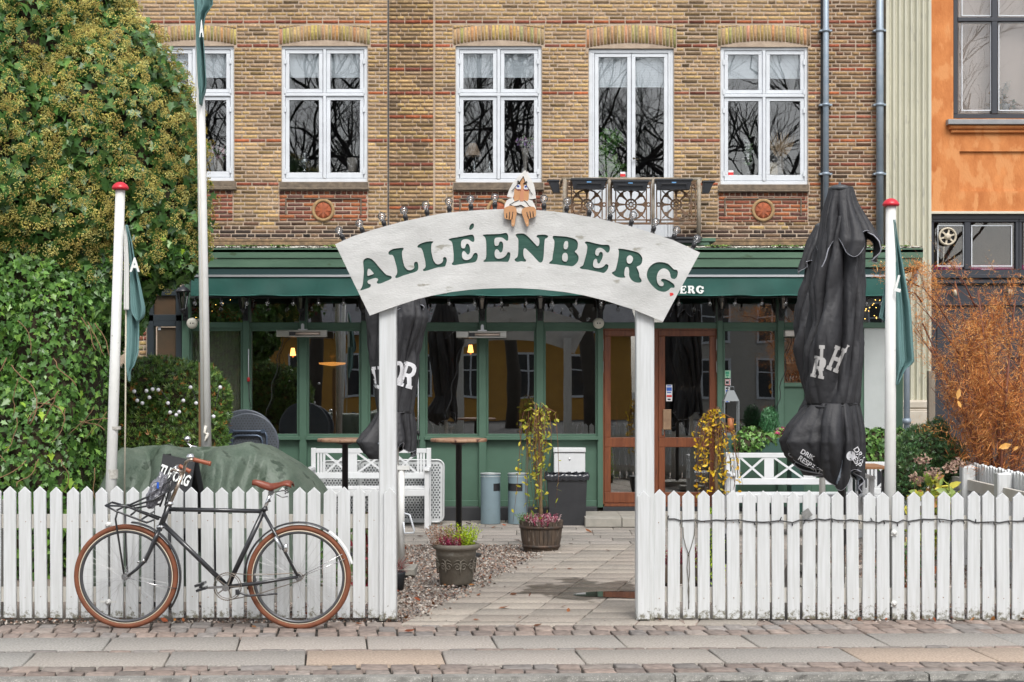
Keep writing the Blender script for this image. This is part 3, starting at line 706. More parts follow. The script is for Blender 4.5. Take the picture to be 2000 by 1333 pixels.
boxplanter(1077,1097,351,376,YBF+.1,'small end-on black planter box at the left end of the balcony',-1)
boxplanter(1369,1389,353,377,YBF+.1,'small end-on black planter box at the right end of the balcony',1)
# things on the inner sills
SV = mat('silver_vase', (.35,.36,.36), .25, metal=.8, c2=(.2,.2,.2)); CER = mat('pale_ceramic', (.42,.38,.34), .5, (.3,.26,.22), 20)
def lath_thing(name, lab, cat, px, pyb, prof, m, Y=YB+.28, n=20, part='body'):
    p = W(px,pyb,Y); t = thing(name, lab, cat, p); mb = MB(); mb.lathe(p, [(a*Y/F,b*Y/F) for a,b in prof], n); mb.build(part, m, t); return t, p
lath_thing('urn', 'silvery footed urn on the sill of the window left of the arch sign', 'urn', 595, 336.5, [(7,0),(7,2),(3,5),(4,7),(10,14),(12,24),(6,26),(5,28),(8,34),(9,36)], SV)
lath_thing('jug', 'carved pale stone jug in the right half of the window left of the arch', 'jug', 688, 336.5, [(8,0),(8,1),(9,10),(10.5,27),(8,27.5)], CER)
t, p = lath_thing('table_lamp', 'table lamp with pleated beige shade in the middle window', 'lamp', 926, 336, [(6,0),(6,2),(2,4),(4,9),(3,14),(1.2,20),(1,28)], SV)
s_ = YB/F; mb = MB(); n = 36
vs = []
for r_, z_ in ((17,31),(7,56)):
    for j in range(n): a_ = 2*pi*j/n; q = r_*(1+.035*(j%2)); vs.append(p+Vector((q*s_*cos(a_)-.02, q*s_*sin(a_), z_*s_)))
mb.add(vs, [(j,(j+1)%n,n+(j+1)%n,n+j) for j in range(n)]); mb.build('lamp_shade', mat('pleated_shade', (.45,.33,.24), .8), t)
lath_thing('decanter', 'small glass decanter beside the lamp in the middle window', 'decanter', 956, 336, [(6,0),(7,3),(4,9),(3,14),(5,22)], SV)
t, p = lath_thing('vase', 'tall fluted vase of pale flowers in the middle window', 'vase', 1026, 336, [(5,0),(5,2),(3,4),(6,30),(9,46)], CER)
def blooms(parent, c, R, n, cols, name='flowers', s=.03):
    P = np.array(c)[None]+rng.normal(0,1,(n,3))*np.array(R)[None]
    mb_t = []; scatter(name, P, rng.uniform(s*.7,s*1.2,n), LT, LF, pal(n,cols,var=.12), cmat('petal',.7,.1,20,0,trans=.2), parent=parent, tilt=1.0, N=rng.normal(0,1,(n,3))+np.array([0,-1.2,.4]))
blooms(t, p+Vector((0,-.02,.42)), (.07,.05,.045), 90, [(.75,.7,.72),(.6,.35,.5),(.45,.3,.55),(.25,.35,.15)])
t, p = lath_thing('flower_pot', 'pot of pale pink peonies on the far left window sill', 'flower pot', 427, 334, [(9,0),(9,2),(11,22),(9,23)], CER)
blooms(t, p+Vector((0,-.03,.24)), (.085,.05,.05), 130, [(.75,.5,.5),(.8,.62,.6),(.6,.4,.42),(.15,.25,.1)])
t, p = lath_thing('glass_vase', 'clear glass vase of white hydrangea in the right brick-house window', 'vase', 1461, 340, [(8,0),(8,2),(6,3),(8,35),(7,35)], SV)
blooms(t, p+Vector((0,-.04,.30)), (.03,.04,.09), 120, [(.7,.72,.68),(.75,.75,.7),(.3,.4,.25)])
t, p = lath_thing('pampas_vase', 'stone vase of dried pampas plumes in the right brick-house window', 'vase', 1524, 340, [(6,0),(7,3),(8,20),(5,30),(6,34)], CER)
mb = MB()
for i in range(60):
    a_ = random.uniform(-.75,.75); q = random.uniform(.35,.72); e = p+Vector((sin(a_)*q*.55, random.uniform(-.08,.05), .22+cos(a_)*q*.6)); mb.tube([p+Vector((0,0,.2)), p.lerp(e,.6)+Vector((0,0,.04)), e], [.003,.013,.002], 4)
mb.build('plumes', mat('dried_plume', (.55,.42,.28), .9, (.35,.22,.12), 20), t)
tag(recenter(MB().pbox(1497,1519,318,342,YB+.25,YB+.27).build('picture_card', mat('card_tan', (.5,.33,.16), .7, (.75,.75,.7), 3))), 'small tan card in a white frame leaning on the right window sill', 'card')
for (px, py, lab) in ((1216.5,346,'red and white sticker low in the balcony door'),(1427.5,343,'red and white sticker low in the right brick-house window')):
    t = thing('door_sticker', lab, 'sticker', W(px,py,YB)); mb = MB(); Yq = YB+.076; mb.pbox(px-5,px+5,py-10,py,Yq,Yq+.003); mb.build('white_half', mat('sticker_white', (.7,.7,.7), .4), t)
    mb = MB(); mb.pbox(px-5,px+5,py-6,py-.6,Yq-.003,Yq); mb.build('red_half', mat('sticker_red', (.6,.03,.03), .4), t)
# climbing house plant behind the balcony door
t = thing('house_plant', 'leafy green house plant climbing behind the balcony door glass', 'plant', W(1190,350,YB+.3))
n = 230; P = np.array([W(1187+rng.normal(0,12)+8*sin(yy*.1), yy, YB+.22+rng.uniform(0,.2)) for yy in rng.uniform(255,352,n)])
scatter('leaves', P, rng.uniform(.035,.08,n), LT, LF, pal(n,[(.10,.28,.05),(.2,.4,.1),(.07,.2,.04),(.35,.5,.2)],var=.15), cmat('leaf_soft',.5,.15,30,0,trans=.25), parent=t, N=rng.normal(0,.7,(n,3))+np.array([0,-1,.3]))
mb = MB(); mb.tube([W(1188,356,YB+.3),W(1186,310,YB+.32),W(1190,262,YB+.3)], .01, 6); mb.build('stem', mat('stem_green', (.1,.15,.05), .7), t)

# ---------------------------------------------------------------- neighbour: orange house with fluted pilaster
T_or = thing('orange_house', 'orange rendered house with black shopfront and cream fluted pilaster at the right', 'building', (WX(1900,YB),YB,0))
ORG_M = mat('orange_render', (.60,.235,.075), .9, (.42,.135,.035), 2.6, .5, 25, speck=(.58,.25,.09), speck_s=3.0, speck_t=.52, stretch=(1.6,1,.8), detail=10)
mb = MB()
def wall_with(mb, X0, X1, Y0_, Y1_, holes, Y, th):
    xs = sorted({X0,X1}|{a for h in holes for a in h[:2] if X0 < a < X1}); ys = sorted({Y0_,Y1_}|{a for h in holes for a in h[2:] if Y0_ < a < Y1_})
    for i in range(len(xs)-1):
        for j in range(len(ys)-1):
            mx_, my_ = (xs[i]+xs[i+1])/2, (ys[j]+ys[j+1])/2
            if any(a < mx_ < b and c < my_ < d for a,b,c,d in holes): continue
            mb.pbox(xs[i], xs[i+1], ys[j], ys[j+1], Y, Y+th)
hole = [(1862,2120,-90,232)]
# recessed field drawn as real relief: wall face proud of the field
fld = [(1874,2200,296,374)]
wall_with(mb, 1814, 2420, -195, 415, hole+fld, YB, .3); mb.pbox(1874,2200,296,374,YB+.035,YB+.3)
mb.pbox(1860,1874,311,357,YB-.0015+.02,YB+.3); mb.build('wall', ORG_M, T_or, fix=False)
mb = MB(); mb.pbox(1852,2300,233,243,YB-.13,YB+.02,.006); mb.build('sill', mat('zinc_grey', (.22,.23,.24), .5, (.3,.3,.3), 5), T_or)
mb = MB(); mb.pbox(1855,2300,243.5,252,YB-.09,YB,.02); mb.pbox(1858,2300,252,260,YB-.05,YB,.015); mb.build('sill_moulding', ORG_M, T_or)
NAVY = mat('black_frame_paint', (.030,.033,.042), .35)
def dark_window(x0, x1, y0, y1, mull, trans, Y, th=.09, fw=9, blindc=None):
    fr = MB(); ow = fw
    fr.pbox(x0,x1,y0,y0+ow,Y,Y+th,.005); fr.pbox(x0,x1,y1-ow,y1,Y,Y+th,.005); fr.pbox(x0,x0+ow,y0+ow,y1-ow,Y,Y+th,.005); fr.pbox(x1-ow,x1,y0+ow,y1-ow,Y,Y+th,.005)
    xs = [x0+ow]+mull+[x1-ow]; ys = [y0+ow]+trans+[y1-ow]
    for m in mull: fr.pbox(m-6,m+6,y0+ow,y1-ow,Y-.01,Y+th-.01,.008)
    for tq in trans: fr.pbox(x0+ow,x1-ow,tq-4,tq+4,Y-.016,Y+th-.012,.006)
    w = fr.build('window', NAVY, T_or)
    for i in range(len(xs)-1):
        for j in range(len(ys)-1):
            a, b, c, d = xs[i]+3, xs[i+1]-3, ys[j]+3, ys[j+1]-3
            g = MB(); g.pbox(a-1,b+1,c-1,d+1,Y+.05,Y+.056); g.build('pane', GLASS_NB, w)
            k_ = MB(); 
            for (q0,q1,q2,q3) in ((a+4,b-4,c+3,c+5),(a+4,b-4,d-5,d-3),(a+4,a+6,c+5,d-5),(b-6,b-4,c+5,d-5)): k_.pbox(q0,q1,q2,q3,Y+.03,Y+.049)
            k_.build('glazing_bead', WINW, w)
    return w
w = dark_window(1862,2120,-90,232,[1943,2030],[38],YB+.09)
mb = MB(); mb.pbox(1866,2116,-90,230,YB+.34,YB+.36); mb.build('curtain', mat('pale_curtain', (.66,.56,.49), .9, (.58,.50,.44), 1.5), w)
mb = MB(); mb.pbox(1815,2420,413,418,YB-.03,YB+.02,.003); mb.build('drip_edge', mat('cream_strip', (.55,.52,.42), .6), T_or)
# shopfront of the neighbour
mb = MB(); wall_with(mb, 1815, 2420, 418, 560, [(1818,1990,428,532),(1990,2180,428,532)], YB+.05, .2)
mb.pbox(1815,2420,560,985,YB+.02,YB+.3); mb.pbox(1815,2420,536,544,YB-.06,YB+.05,.01); mb.pbox(1815,2420,544,556,YB-.03,YB+.05,.02); mb.pbox(1815,2420,590,598,YB-.03,YB+.02,.01)
for px in (1830,1900,1970,2040): mb.pbox(px,px+50,610,700,YB-.0,YB+.02,.006)
mb.build('shopfront', NAVY, T_or, fix=False)
w = dark_window(1818,1990,428,533,[1890],[],YB+.07,fw=6)
w2 = dark_window(1990.5,2180,428,533,[2070],[],YB+.07,fw=6)
mb = MB(); mb.pbox(1822,1986,518,531,YB+.2,YB+.24); mb.pbox(1995,2100,518,531,YB+.2,YB+.24); mb.build('magenta_shelf', mat('magenta', (.45,.02,.16), .7), w)
mb = MB(); mb.pbox(1815,2400,425,536,YB+.9,YB+1); mb.build('inner_wall', INT, T_or)
t = thing('wicker_basket', 'small pink slatted basket in the neighbour\'s shop window', 'basket', W(1928,533,YB+.18)); mb = MB(); mb.pbox(1917,1941,526,531,YB+.125,YB+.19,.004)
for px in range(1918,1941,3): mb.pbox(px,px+1.6,522.5,526,YB+.125,YB+.13)
mb.pbox(1916.5,1941.5,521,522.5,YB+.123,YB+.14); mb.build('basket_body', mat('pink_basket', (.6,.35,.42), .6), t)
t = thing('window_fan', 'round cream ventilator fan set in the neighbour\'s black shop window', 'ventilator', W(1848,482,YB)); mb = MB(); c_ = W(1848.5,463,YB+.1)
R_ = 18*YB/F; mb.lathe(c_, [(R_,-.05),(R_,-.07),(R_*.88,-.085),(R_*.78,-.07),(R_*.78,-.045)], 32, axis='y', cap=False); mb.lathe(c_, [(R_*.36,-.05),(R_*.36,-.08),(R_*.1,-.09)], 18, axis='y')
for q in range(6): a_ = q*pi/3+.3; mb.bar(c_+Vector((cos(a_)*R_*.3,-.06,sin(a_)*R_*.3)), c_+Vector((cos(a_)*R_*.8,-.06,sin(a_)*R_*.8)), .025, .012)
mb.build('grille', mat('cream_plastic', (.50,.44,.34), .5), t); mb = MB(); mb.lathe(c_, [(R_*.8,-.03),(.001,-.03)], 24, axis='y', cap=False); mb.build('dark_core', BLACKM, t)
mb = MB(); mb.tube([W(1844,482,YB+.03),W(1843,505,YB+.03),W(1839,528,YB+.03)], .004, 5); mb.build('cord', mat('cord_white', (.5,.48,.42), .6), t)
for (px,py,lab) in ((1866,573,'left white spot lamp under the neighbour\'s black cornice'),(1973,573,'right white spot lamp under the neighbour\'s black cornice')):
    t = thing('spot_lamp', lab, 'lamp', W(px,py+6,YB-.1), 'spot lamps under the black cornice'); mb = MB(); mb.lathe(W(px,py+5,YB-.1), [(.03,0),(.03,.085),(.02,.09)], 14); mb.build('lamp_body', mat('cream_plastic', (0,0,0)), t)
    mb = MB(); mb.bar(W(px,py-6,YB-.1),(WX(px,YB-.1),YB+.02,WZ(py-6,YB-.1)), .02,.02); mb.build('bracket', BLACKM, t)
# fluted pilaster
CREAM = mat('pilaster_cream', (.53,.515,.41), .6, (.45,.44,.35), 2, .1, speck=(.38,.37,.31), speck_s=6, speck_t=.64, stretch=(2,2,.5))
mb = MB(); prof = []; x0, x1 = 1727, 1815; nfl = 7; pts = []
wf = (x1-x0-8)/nfl
pts.append((WX(x0,YB),YB+.1)); pts.append((WX(x0,YB),YB-.12))
for i in range(nfl):
    a = x0+4+i*wf; pts.append((WX(a+1.5,YB),YB-.12))
    for q in range(1,8): tq = q/8; pts.append((WX(a+1.5+(wf-3)*tq,YB),YB-.12+.05*sin(pi*tq)))
    pts.append((WX(a+wf-1.5,YB),YB-.12))
pts += [(WX(x1,YB),YB-.12),(WX(x1,YB),YB+.1)]
zt, zb = WZ(-195,YB), WZ(782,YB); n = len(pts)
mb.add([(p[0],p[1],zb) for p in pts]+[(p[0],p[1],zt) for p in pts], [(i,i+1,n+i+1,n+i) for i in range(n-1)]); po = mb.build('pilaster', CREAM, T_or)
mb = MB(); mb.pbox(1724,1818,782,800,YB-.18,YB+.1,.03); mb.pbox(1722,1820,800,803,YB-.2,YB+.1,.01); mb.pbox(1722,1820,803,985,YB-.22,YB+.1,.01); mb.build('pilaster_base', mat('base_stone', (.5,.45,.38), .8, (.42,.37,.3), 5, .2), po)
mb = MB(); mb.box(WX(1727,YB),WX(2420,YB),YB+1.05,YB+8,0,8.4); mb.build('rear_mass', ORG_M, T_or)
t = thing('orchid_pot', 'white orchid and dried branches in pots behind the neighbour\'s upper window', 'plant', W(1962,215,YB+.25))
n = 60; scatter('petals', np.array([W(1966+rng.normal(0,6), rng.uniform(160,180), YB+.24) for _ in range(n)]), .02, LT, LF, pal(n,[(.75,.75,.72)],var=.05), cmat('petal'), parent=t)
n = 90; scatter('leaves', np.array([W(1962+rng.normal(0,14), 214-abs(rng.normal(0,14)), YB+.26) for _ in range(n)]), .05, LT, LF, pal(n,[(.35,.2,.07),(.12,.2,.06),(.5,.3,.12)],var=.2), cmat('leaf_soft'), parent=t)
mb = MB(); mb.lathe(W(1965,216,YB+.25), [(.04,0),(.06,.09)], 14); mb.tube([W(1960,208,YB+.25),W(1957,180,YB+.25),W(1966,160,YB+.24)], .005, 5); mb.build('pot', mat('grey_pot', (.25,.25,.25), .6), t)
# ---------------------------------------------------------------- restaurant pavilion
YS = 18.68; YC = 18.0
T_p = thing('restaurant_pavilion', 'dark green timber restaurant front with large windows, brown door and awning', 'building', (WX(1080,YS),YS,0))
mb = MB(); x0, x1 = WX(395,YC), WX(1803,YC)
mb.box(x0,x1,YC,YC+.04,WZ(504,YC),WZ(488,YC)); mb.box(x0,x1-.02,YC+.014,YC+.05,WZ(522,YC),WZ(505.2,YC)); mb.box(x0,x1-.01,YC-.012,YC+.03,WZ(488,YC)-.001,WZ(485.5,YC))
mb.box(x1-.03,x1+.004,YC+.052,YB-.2,WZ(522,YC),WZ(487,YC)); mb.build('cornice', GREENL, T_p)
mb = MB(); mb.add([(x0,YC+.0,3.045),(x1,YC+.0,3.045),(x1,YB-.06,3.44),(x0,YB-.06,3.44),(x0,YC+.0,3.0),(x1,YC+.0,3.0),(x1,YB-.06,3.0),(x0,YB-.06,3.0)], [(0,1,2,3),(7,6,5,4),(0,4,5,1),(1,5,6,2),(2,6,7,3),(3,7,4,0)]); roof = mb.build('roof', mat('roof_felt', (.1,.1,.1), .9), T_p)
n = 9000; xx = rng.uniform(x0,x1,n); yy = YC+rng.uniform(.0,.25,n); zz = 3.05+(yy-YC)*.072+rng.uniform(0,.012,n)
scatter('roof_gravel', np.stack([xx,yy,zz],1), rng.uniform(.007,.016,n), PT, PF, pal(n,[(.55,.53,.46),(.42,.40,.34),(.3,.28,.22),(.62,.6,.54)],var=.1), GRM, kind='stuff', parent=roof)
n = 1500; cxs = rng.choice(rng.uniform(x0,x1,38), n); xx = cxs+rng.normal(0,.035,n); yy = YC+rng.uniform(.0,.12,n)
scatter('moss', np.stack([xx,yy,3.06+rng.uniform(0,.018,n)],1), rng.uniform(.008,.02,n), PT, PF, pal(n,[(.10,.16,.03),(.16,.22,.05),(.06,.1,.03)],var=.2), GRM, kind='stuff', parent=roof)
# soffit, box behind the awning
mb = MB(); mb.box(x0,WX(1768,YS),YC+.055,YS+.15,WZ(526,YC)-.01,WZ(522,YC)+.0); mb.box(WX(372,YS),WX(1764,YS),YS-.02,YS+.1,WZ(583,YS),WZ(520,YS)); mb.build('soffit', mat('soffit_dark', (.02,.028,.026), .8), T_p)
# posts, rails, panels
fr = MB(); YF_ = YS-.03
posts = [(355,370),(474,487),(584,599),(705,719),(819,831),(935,950),(1047,1062),(1167,1178),(1401,1412),(1519,1532),(1749,1764)]
for a, b in posts: fr.pbox(a,b,580,992,YF_-.03,YS+.08,.006)
spans = list(zip([p[1] for p in posts[:-1]],[p[0] for p in posts[1:]]))
spans[8] = (1412,1519); spans[9] = (1532,1749)
pans = MB(); glassL = []
for i, (a,b) in enumerate(spans):
    if i == 7:    # door bay
        fr.pbox(a,b,630,642,YF_,YS+.06,.004); glassL.append((a,b,583,630)); continue
    if i == 9:
        fr.pbox(a,b,630,641,YF_,YS+.06,.004); glassL.append((a,b,583,630)); fr.pbox(1572,1584,641,860,YF_,YS+.06,.004)
        fr.pbox(1532,1572,748,756,YF_,YS+.06,.004); pans.pbox(1532,1572,756,992,YS-.0,YS+.05); q_ = MB(); q_.pbox(1572.5,1584,860,992,YS,YS+.05); q_.build('wall_panel', GREEN, T_p); q_ = MB(); q_.pbox(1584.5,1688,641,992,YS-.0,YS+.05); q_.build('wall_panel', GREEN, T_p)
        glassL.append((1532,1572,652,748)); fr.pbox(1532,1572,641,652,YF_,YS+.06,.004); continue
    fr.pbox(a,b,630,641,YF_,YS+.06,.004); fr.pbox(a,b,641,647,YF_+.015,YS+.06,.003)
    fr.pbox(a,b,848,853,YF_+.01,YS+.06,.003); fr.pbox(a-2,b+2,853,860,YF_-.05,YS+.06,.004)
    fr.pbox(a,a+4,647,848,YF_+.012,YS+.05,.003); fr.pbox(b-4,b,647,848,YF_+.012,YS+.05,.003)
    q_ = MB(); q_.pbox(a,b,860,992,YS-.0,YS+.05); q_.build('wall_panel', GREEN, T_p); fr.pbox(a,b,978,990,YF_+.01,YS,.004)
    glassL.append((a,b,583,630)); glassL.append((a+4,b-4,647,848))
fr.build('timber_frame', GREEN, T_p); pans.build('wall_panel', GREEN, T_p)
for (a,b,c,d) in glassL:
    mb = MB(); mb.pbox(a,b,c,d,YS+.02,YS+.026); mb.build('window_pane', GLASS_SH, T_p)
mb = MB(); mb.pbox(1688,1749,641,970,YS-.012,YS+.05); mb.build('pale_panel', mat('pale_panel_grey', (.46,.49,.48), .7, (.40,.43,.42), 2, .05), T_p)
mb = MB(); mb.pbox(370,1167,990,1019,YS-.05,YS+.1,.01); mb.pbox(1178,1401,990,1019,YS-.04,YS+.1); mb.pbox(1401,1764,990,1019,YS-.05,YS+.1,.01); mb.build('plinth', DARK, T_p)
mb = MB(); X0, X1 = WX(370,YS)+.02, WX(1764,YS); mb.box(X0-.1,X0,YS+.1,YB,0,3.0); mb.box(X1-.02,X1+.02,YS+.09,YB,0,3.02); mb.build('side_wall', GREEN, T_p)
mb = MB(); mb.box(X0,X1-.03,YS+3.4,YS+3.5,0,2.98); mb.box(X0,X1-.03,YS+.1,YS+3.4,.0,.06); mb.box(X0,X1-.03,YS+.1,YS+3.4,2.90,2.98)
for px in (1260,): mb.box(WX(px,YS+2),WX(px,YS+2)+.1,YS+1.6,YS+3.4,0.06,2.9)
mb.build('interior_walls', INT, T_p)
# left: brick pier + black side door
mb = MB(); 
BV = []; BF = []; BC = []
k = 0
for r in range(52):
    y0 = 545+r*9.3
    if y0 > 1015: break
    x = 262-(9 if r % 2 else 0)
    while x < 286: brick(max(x,262)+.7,min(x+18,286)-.7,y0+.7,y0+8.6,[q*random.uniform(.7,1.1) for q in random.choice(((.42,.3,.18),(.35,.24,.14),(.3,.12,.07)))],0,YS+.1); x += 18
link('side_brick_pier', np_mesh('side_brick_pier', np.array(BV), [np.array(BF)], cols=[np.array(BC)]), BRK, T_p)
mb.box(WX(215,YS),WX(286,YS),YS+.105,YS+.5,0,3.0); mb.build('pier_core', MORT, T_p)
dr = MB(); dr.pbox(287,355,560,625,YS+.06,YS+.10); 
for q in ((287,355,570,578),(287,355,615,628),(287,300,578,1010),(343,355,578,1010),(300,343,628,638)): dr.pbox(*q,YS+.0,YS+.12,.005)
do = dr.build('side_door', mat('blue_black_paint', (.022,.03,.036), .4), T_p)
mb = MB(); mb.pbox(300,343,578,615,YS+.04,YS+.055); mb.pbox(307,343,640,1005,YS+.04,YS+.055); mb.build('door_pane', mat('brown_pane', (.10,.06,.035), .25, (.06,.045,.03), 3, spec=.8), do)
mb = MB(); mb.pbox(309,314,636,645,YS+.03,YS+.039); mb.build('door_note', WINW, do)
# cream curtains in the left bay
mb = MB(); ncur = 90
for seg in ((372,472),):
    pts = [(WX(seg[0]+(seg[1]-seg[0])*i/ncur,YS+.12), YS+.12+.025*sin(i*1.15)+.01*sin(i*.4)) for i in range(ncur+1)]
    zt, zb = WZ(643,YS), WZ(850,YS); n_ = len(pts)
    mb.add([(p[0],p[1],zb) for p in pts]+[(p[0],p[1],zt) for p in pts], [(i,i+1,n_+i+1,n_+i) for i in range(n_-1)], True)
mb.build('curtain', mat('curtain_cream', (.80,.78,.72), .9, (.7,.68,.62), 2), T_p)
# brown double door
ld = MB()
for (a,b) in ((1180,1262),(1286,1399)):
    for q in ((a,b,645,657),(a,b,855,874),(a,b,962,983),(a,a+13,657,855),(b-13,b,657,855),(a,a+13,874,962),(b-13,b,874,962)): ld.pbox(*q,YS-.01,YS+.05,.006)
ld.pbox(1262,1272,643,985,YS-.03,YS+.06,.006); ld.pbox(1272,1286,643,985,YS-.016,YS+.06,.006); ld.pbox(1178,1180,643,985,YS-.02,YS+.06); ld.pbox(1399,1401,643,985,YS-.02,YS+.06); ld.pbox(1180,1399,642,645,YS-.02,YS+.06); ld.pbox(1180,1400,984,990,YS-.03,YS+.06,.004)
do = ld.build('entrance_door', BROWN, T_p)
for q in ((1193,1249,657,855),(1193,1249,874,962),(1299,1386,657,855),(1299,1386,874,962)):
    mb = MB(); mb.pbox(*q,YS+.02,YS+.026); mb.build('door_pane', GLASS_SH, do)
mb = MB(); mb.pbox(1295,1311,800,840,YS-.035,YS-.01,.006); mb.build('push_plate', mat('worn_wood', (.2,.12,.07), .6, (.3,.2,.12), 10), do)
mb = MB(); mb.pbox(1293,1297,838,850,YS-.02,YS-.011); mb.build('lock', CHROME, do)
mb = MB(); mb.pbox(1203,1206,795,835,YS+.06,YS+.075); mb.build('wooden_handle', BROWN, do)
mb = MB(); 
for yy in (663,706): mb.pbox(1176.5,1179,yy,yy+22,YS-.05,YS-.03); mb.pbox(1399,1402,yy,yy+22,YS-.05,YS-.03)
mb.build('hinge', mat('hinge_grey', (.2,.2,.19), .5, metal=.5), do)
# awning: cassette bar + teal valance with name
YA = 17.86
mb = MB(); mb.box(WX(372,YA),WX(1732,YA),YA+.004,YC+.3,WZ(541,YA),WZ(526,YA)); mb.build('awning_roll', mat('awning_dark', (.006,.03,.03), .8), T_p)
mb = MB(); mb.box(WX(372,YA),WX(1732,YA),YA-.03,YA+.003,WZ(541.5,YA),WZ(537.3,YA)); mb.build('awning_bar', ALU, T_p)
def valf(U, V):
    X = WX(374,YA)+(WX(1731,YA)-WX(374,YA))*U; Z = WZ(541.5,YA)+(WZ(577.5,YA)-WZ(541.5,YA))*V
    return X, YA-.012+.012*V*np.sin(X*6.1+2*V)+.006*V*np.sin(X*17)-.03*V, Z+.004*np.sin(X*11)*V
P, f = grid_surf(valf, 700, 8)
aw = link('awning_valance', np_mesh('awning_valance', P, [f], True), TEAL, T_p)
mb = MB(); mb.tube([(X_, YA-.045, WZ(577.8,YA)+.0035*sin(X_*11)) for X_ in np.linspace(WX(374,YA),WX(1731,YA),140)], .006, 5); mb.build('valance_hem', mat('hem_green', (.01,.1,.08), .6), aw)
# ------------- letters
LET = {}
def cropmap(pts, ox, oy, s): return [(ox+x/s, oy+y/s) for x, y in pts]
A_o = cropmap([(283,998),(300,970),(312,930),(318,860),(322,800),(318,740),(316,700),(330,675),(355,663),(385,665),(415,682),(445,712),(480,755),(520,800),(560,838),(600,850),(613,862),(605,882),(560,903),(500,928),(470,930),(457,915),(470,893),(465,878),(440,872),(395,885),(370,895),(362,912),(372,930),(393,938),(395,955),(380,972),(345,985),(305,997)],650,380,5.332)
A_i = cropmap([(365,782),(361,845),(395,840),(425,825),(402,795),(385,778)],650,380,5.332)
L1 = cropmap([(578,612),(590,590),(625,570),(680,560),(725,556),(738,565),(732,580),(722,595),(722,640),(735,710),(750,755),(775,783),(805,790),(835,778),(848,760),(845,735),(850,710),(868,702),(882,708),(890,735),(890,770),(880,795),(850,812),(790,830),(730,848),(675,870),(655,870),(650,855),(665,832),(670,800),(662,750),(648,700),(635,655),(618,632),(590,630)],650,380,5.332)
L2 = cropmap([(880,545),(900,520),(950,500),(1000,490),(1045,490),(1040,505),(1028,520),(1025,580),(1035,640),(1050,690),(1075,722),(1105,728),(1135,712),(1148,690),(1148,665),(1160,652),(1180,660),(1188,690),(1180,720),(1170,748),(1150,755),(1080,765),(1000,790),(950,800),(938,785),(955,770),(965,750),(962,700),(948,640),(935,590),(918,560),(890,555)],650,380,5.332)
E1 = cropmap([(85,740),(110,725),(180,712),(250,700),(320,686),(340,690),(352,710),(355,745),(345,762),(325,758),(300,740),(275,733),(240,738),(220,755),(215,790),(222,820),(235,828),(255,825),(265,795),(278,780),(295,788),(308,820),(310,860),(298,890),(280,892),(262,870),(245,857),(230,870),(225,900),(232,930),(255,948),(290,948),(325,925),(345,890),(365,875),(385,885),(390,920),(375,960),(350,975),(280,985),(190,998),(150,1005),(125,1000),(120,985),(135,965),(138,900),(132,830),(125,780),(112,755)],860,330,5.332)
AC = cropmap([(300,628),(305,600),(320,578),(340,568),(350,580),(347,610),(330,628),(312,638)],860,330,5.332)
E2 = cropmap([(443,695),(460,685),(540,682),(620,678),(680,668),(700,680),(708,710),(705,745),(690,750),(670,735),(645,718),(600,716),(570,725),(562,755),(568,795),(585,803),(605,795),(615,765),(632,757),(650,770),(655,810),(648,850),(635,872),(618,868),(605,848),(585,840),(570,855),(566,895),(578,925),(610,937),(655,925),(685,900),(700,872),(720,870),(730,890),(722,935),(705,968),(680,970),(600,968),(500,970),(455,970),(450,958),(470,940),(478,900),(478,820),(475,750),(465,715)],860,330,5.332)
N_ = cropmap([(785,690),(800,678),(840,674),(880,680),(920,712),(970,765),(1010,805),(1028,790),(1032,755),(1025,725),(1005,712),(1005,698),(1025,688),(1080,686),(1115,695),(1122,708),(1110,722),(1090,735),(1082,800),(1078,880),(1072,940),(1060,970),(1035,977),(1010,955),(960,900),(915,855),(885,830),(868,840),(865,890),(875,930),(892,950),(885,968),(840,965),(800,970),(775,955),(778,938),(800,920),(810,880),(812,800),(812,740),(800,715)],860,330,5.332)
B_o = cropmap([(218,470),(235,452),(300,455),(400,462),(480,478),(550,505),(580,545),(583,590),(572,640),(545,670),(540,683),(565,705),(590,745),(592,790),(575,835),(535,875),(500,892),(440,888),(350,878),(260,865),(190,858),(165,848),(180,828),(210,800),(218,740),(232,660),(242,580),(240,520),(225,495)],1050,400,7.405)
B_i1 = cropmap([(405,530),(430,530),(442,555),(440,610),(425,640),(400,645),(380,630),(378,580),(390,545)],1050,400,7.405)
B_i2 = cropmap([(385,700),(420,705),(435,740),(435,790),(418,822),(390,825),(362,805),(355,765),(362,725)],1050,400,7.405)
E3 = cropmap([(685,555),(700,535),(740,538),(830,560),(930,580),(1010,582),(1035,592),(1045,625),(1040,670),(1020,695),(995,688),(970,660),(930,632),(890,625),(855,640),(838,670),(835,710),(855,738),(880,735),(890,705),(910,685),(935,692),(945,720),(938,770),(915,815),(895,850),(875,850),(862,825),(860,800),(840,785),(818,800),(805,840),(805,885),(830,912),(880,918),(930,908),(965,885),(985,862),(1010,865),(1025,885),(1015,930),(985,970),(950,990),(900,978),(820,962),(720,942),(640,932),(612,918),(620,900),(655,880),(670,840),(690,770),(710,690),(718,620),(708,580)],1050,400,7.405)
R_o = cropmap([(183,380),(195,372),(260,380),(350,398),(430,420),(475,455),(497,500),(490,560),(460,592),(425,610),(435,640),(455,690),(462,740),(485,775),(487,800),(465,815),(420,815),(380,800),(345,768),(325,720),(325,660),(315,620),(295,612),(275,625),(265,670),(262,715),(275,740),(270,750),(210,752),(150,735),(110,705),(100,690),(115,675),(145,655),(165,590),(180,520),(190,450),(190,405)],1180,430,6.665)
R_i = cropmap([(330,460),(355,468),(375,495),(372,530),(350,562),(320,568),(300,550),(293,515),(302,480)],1180,430,6.665)
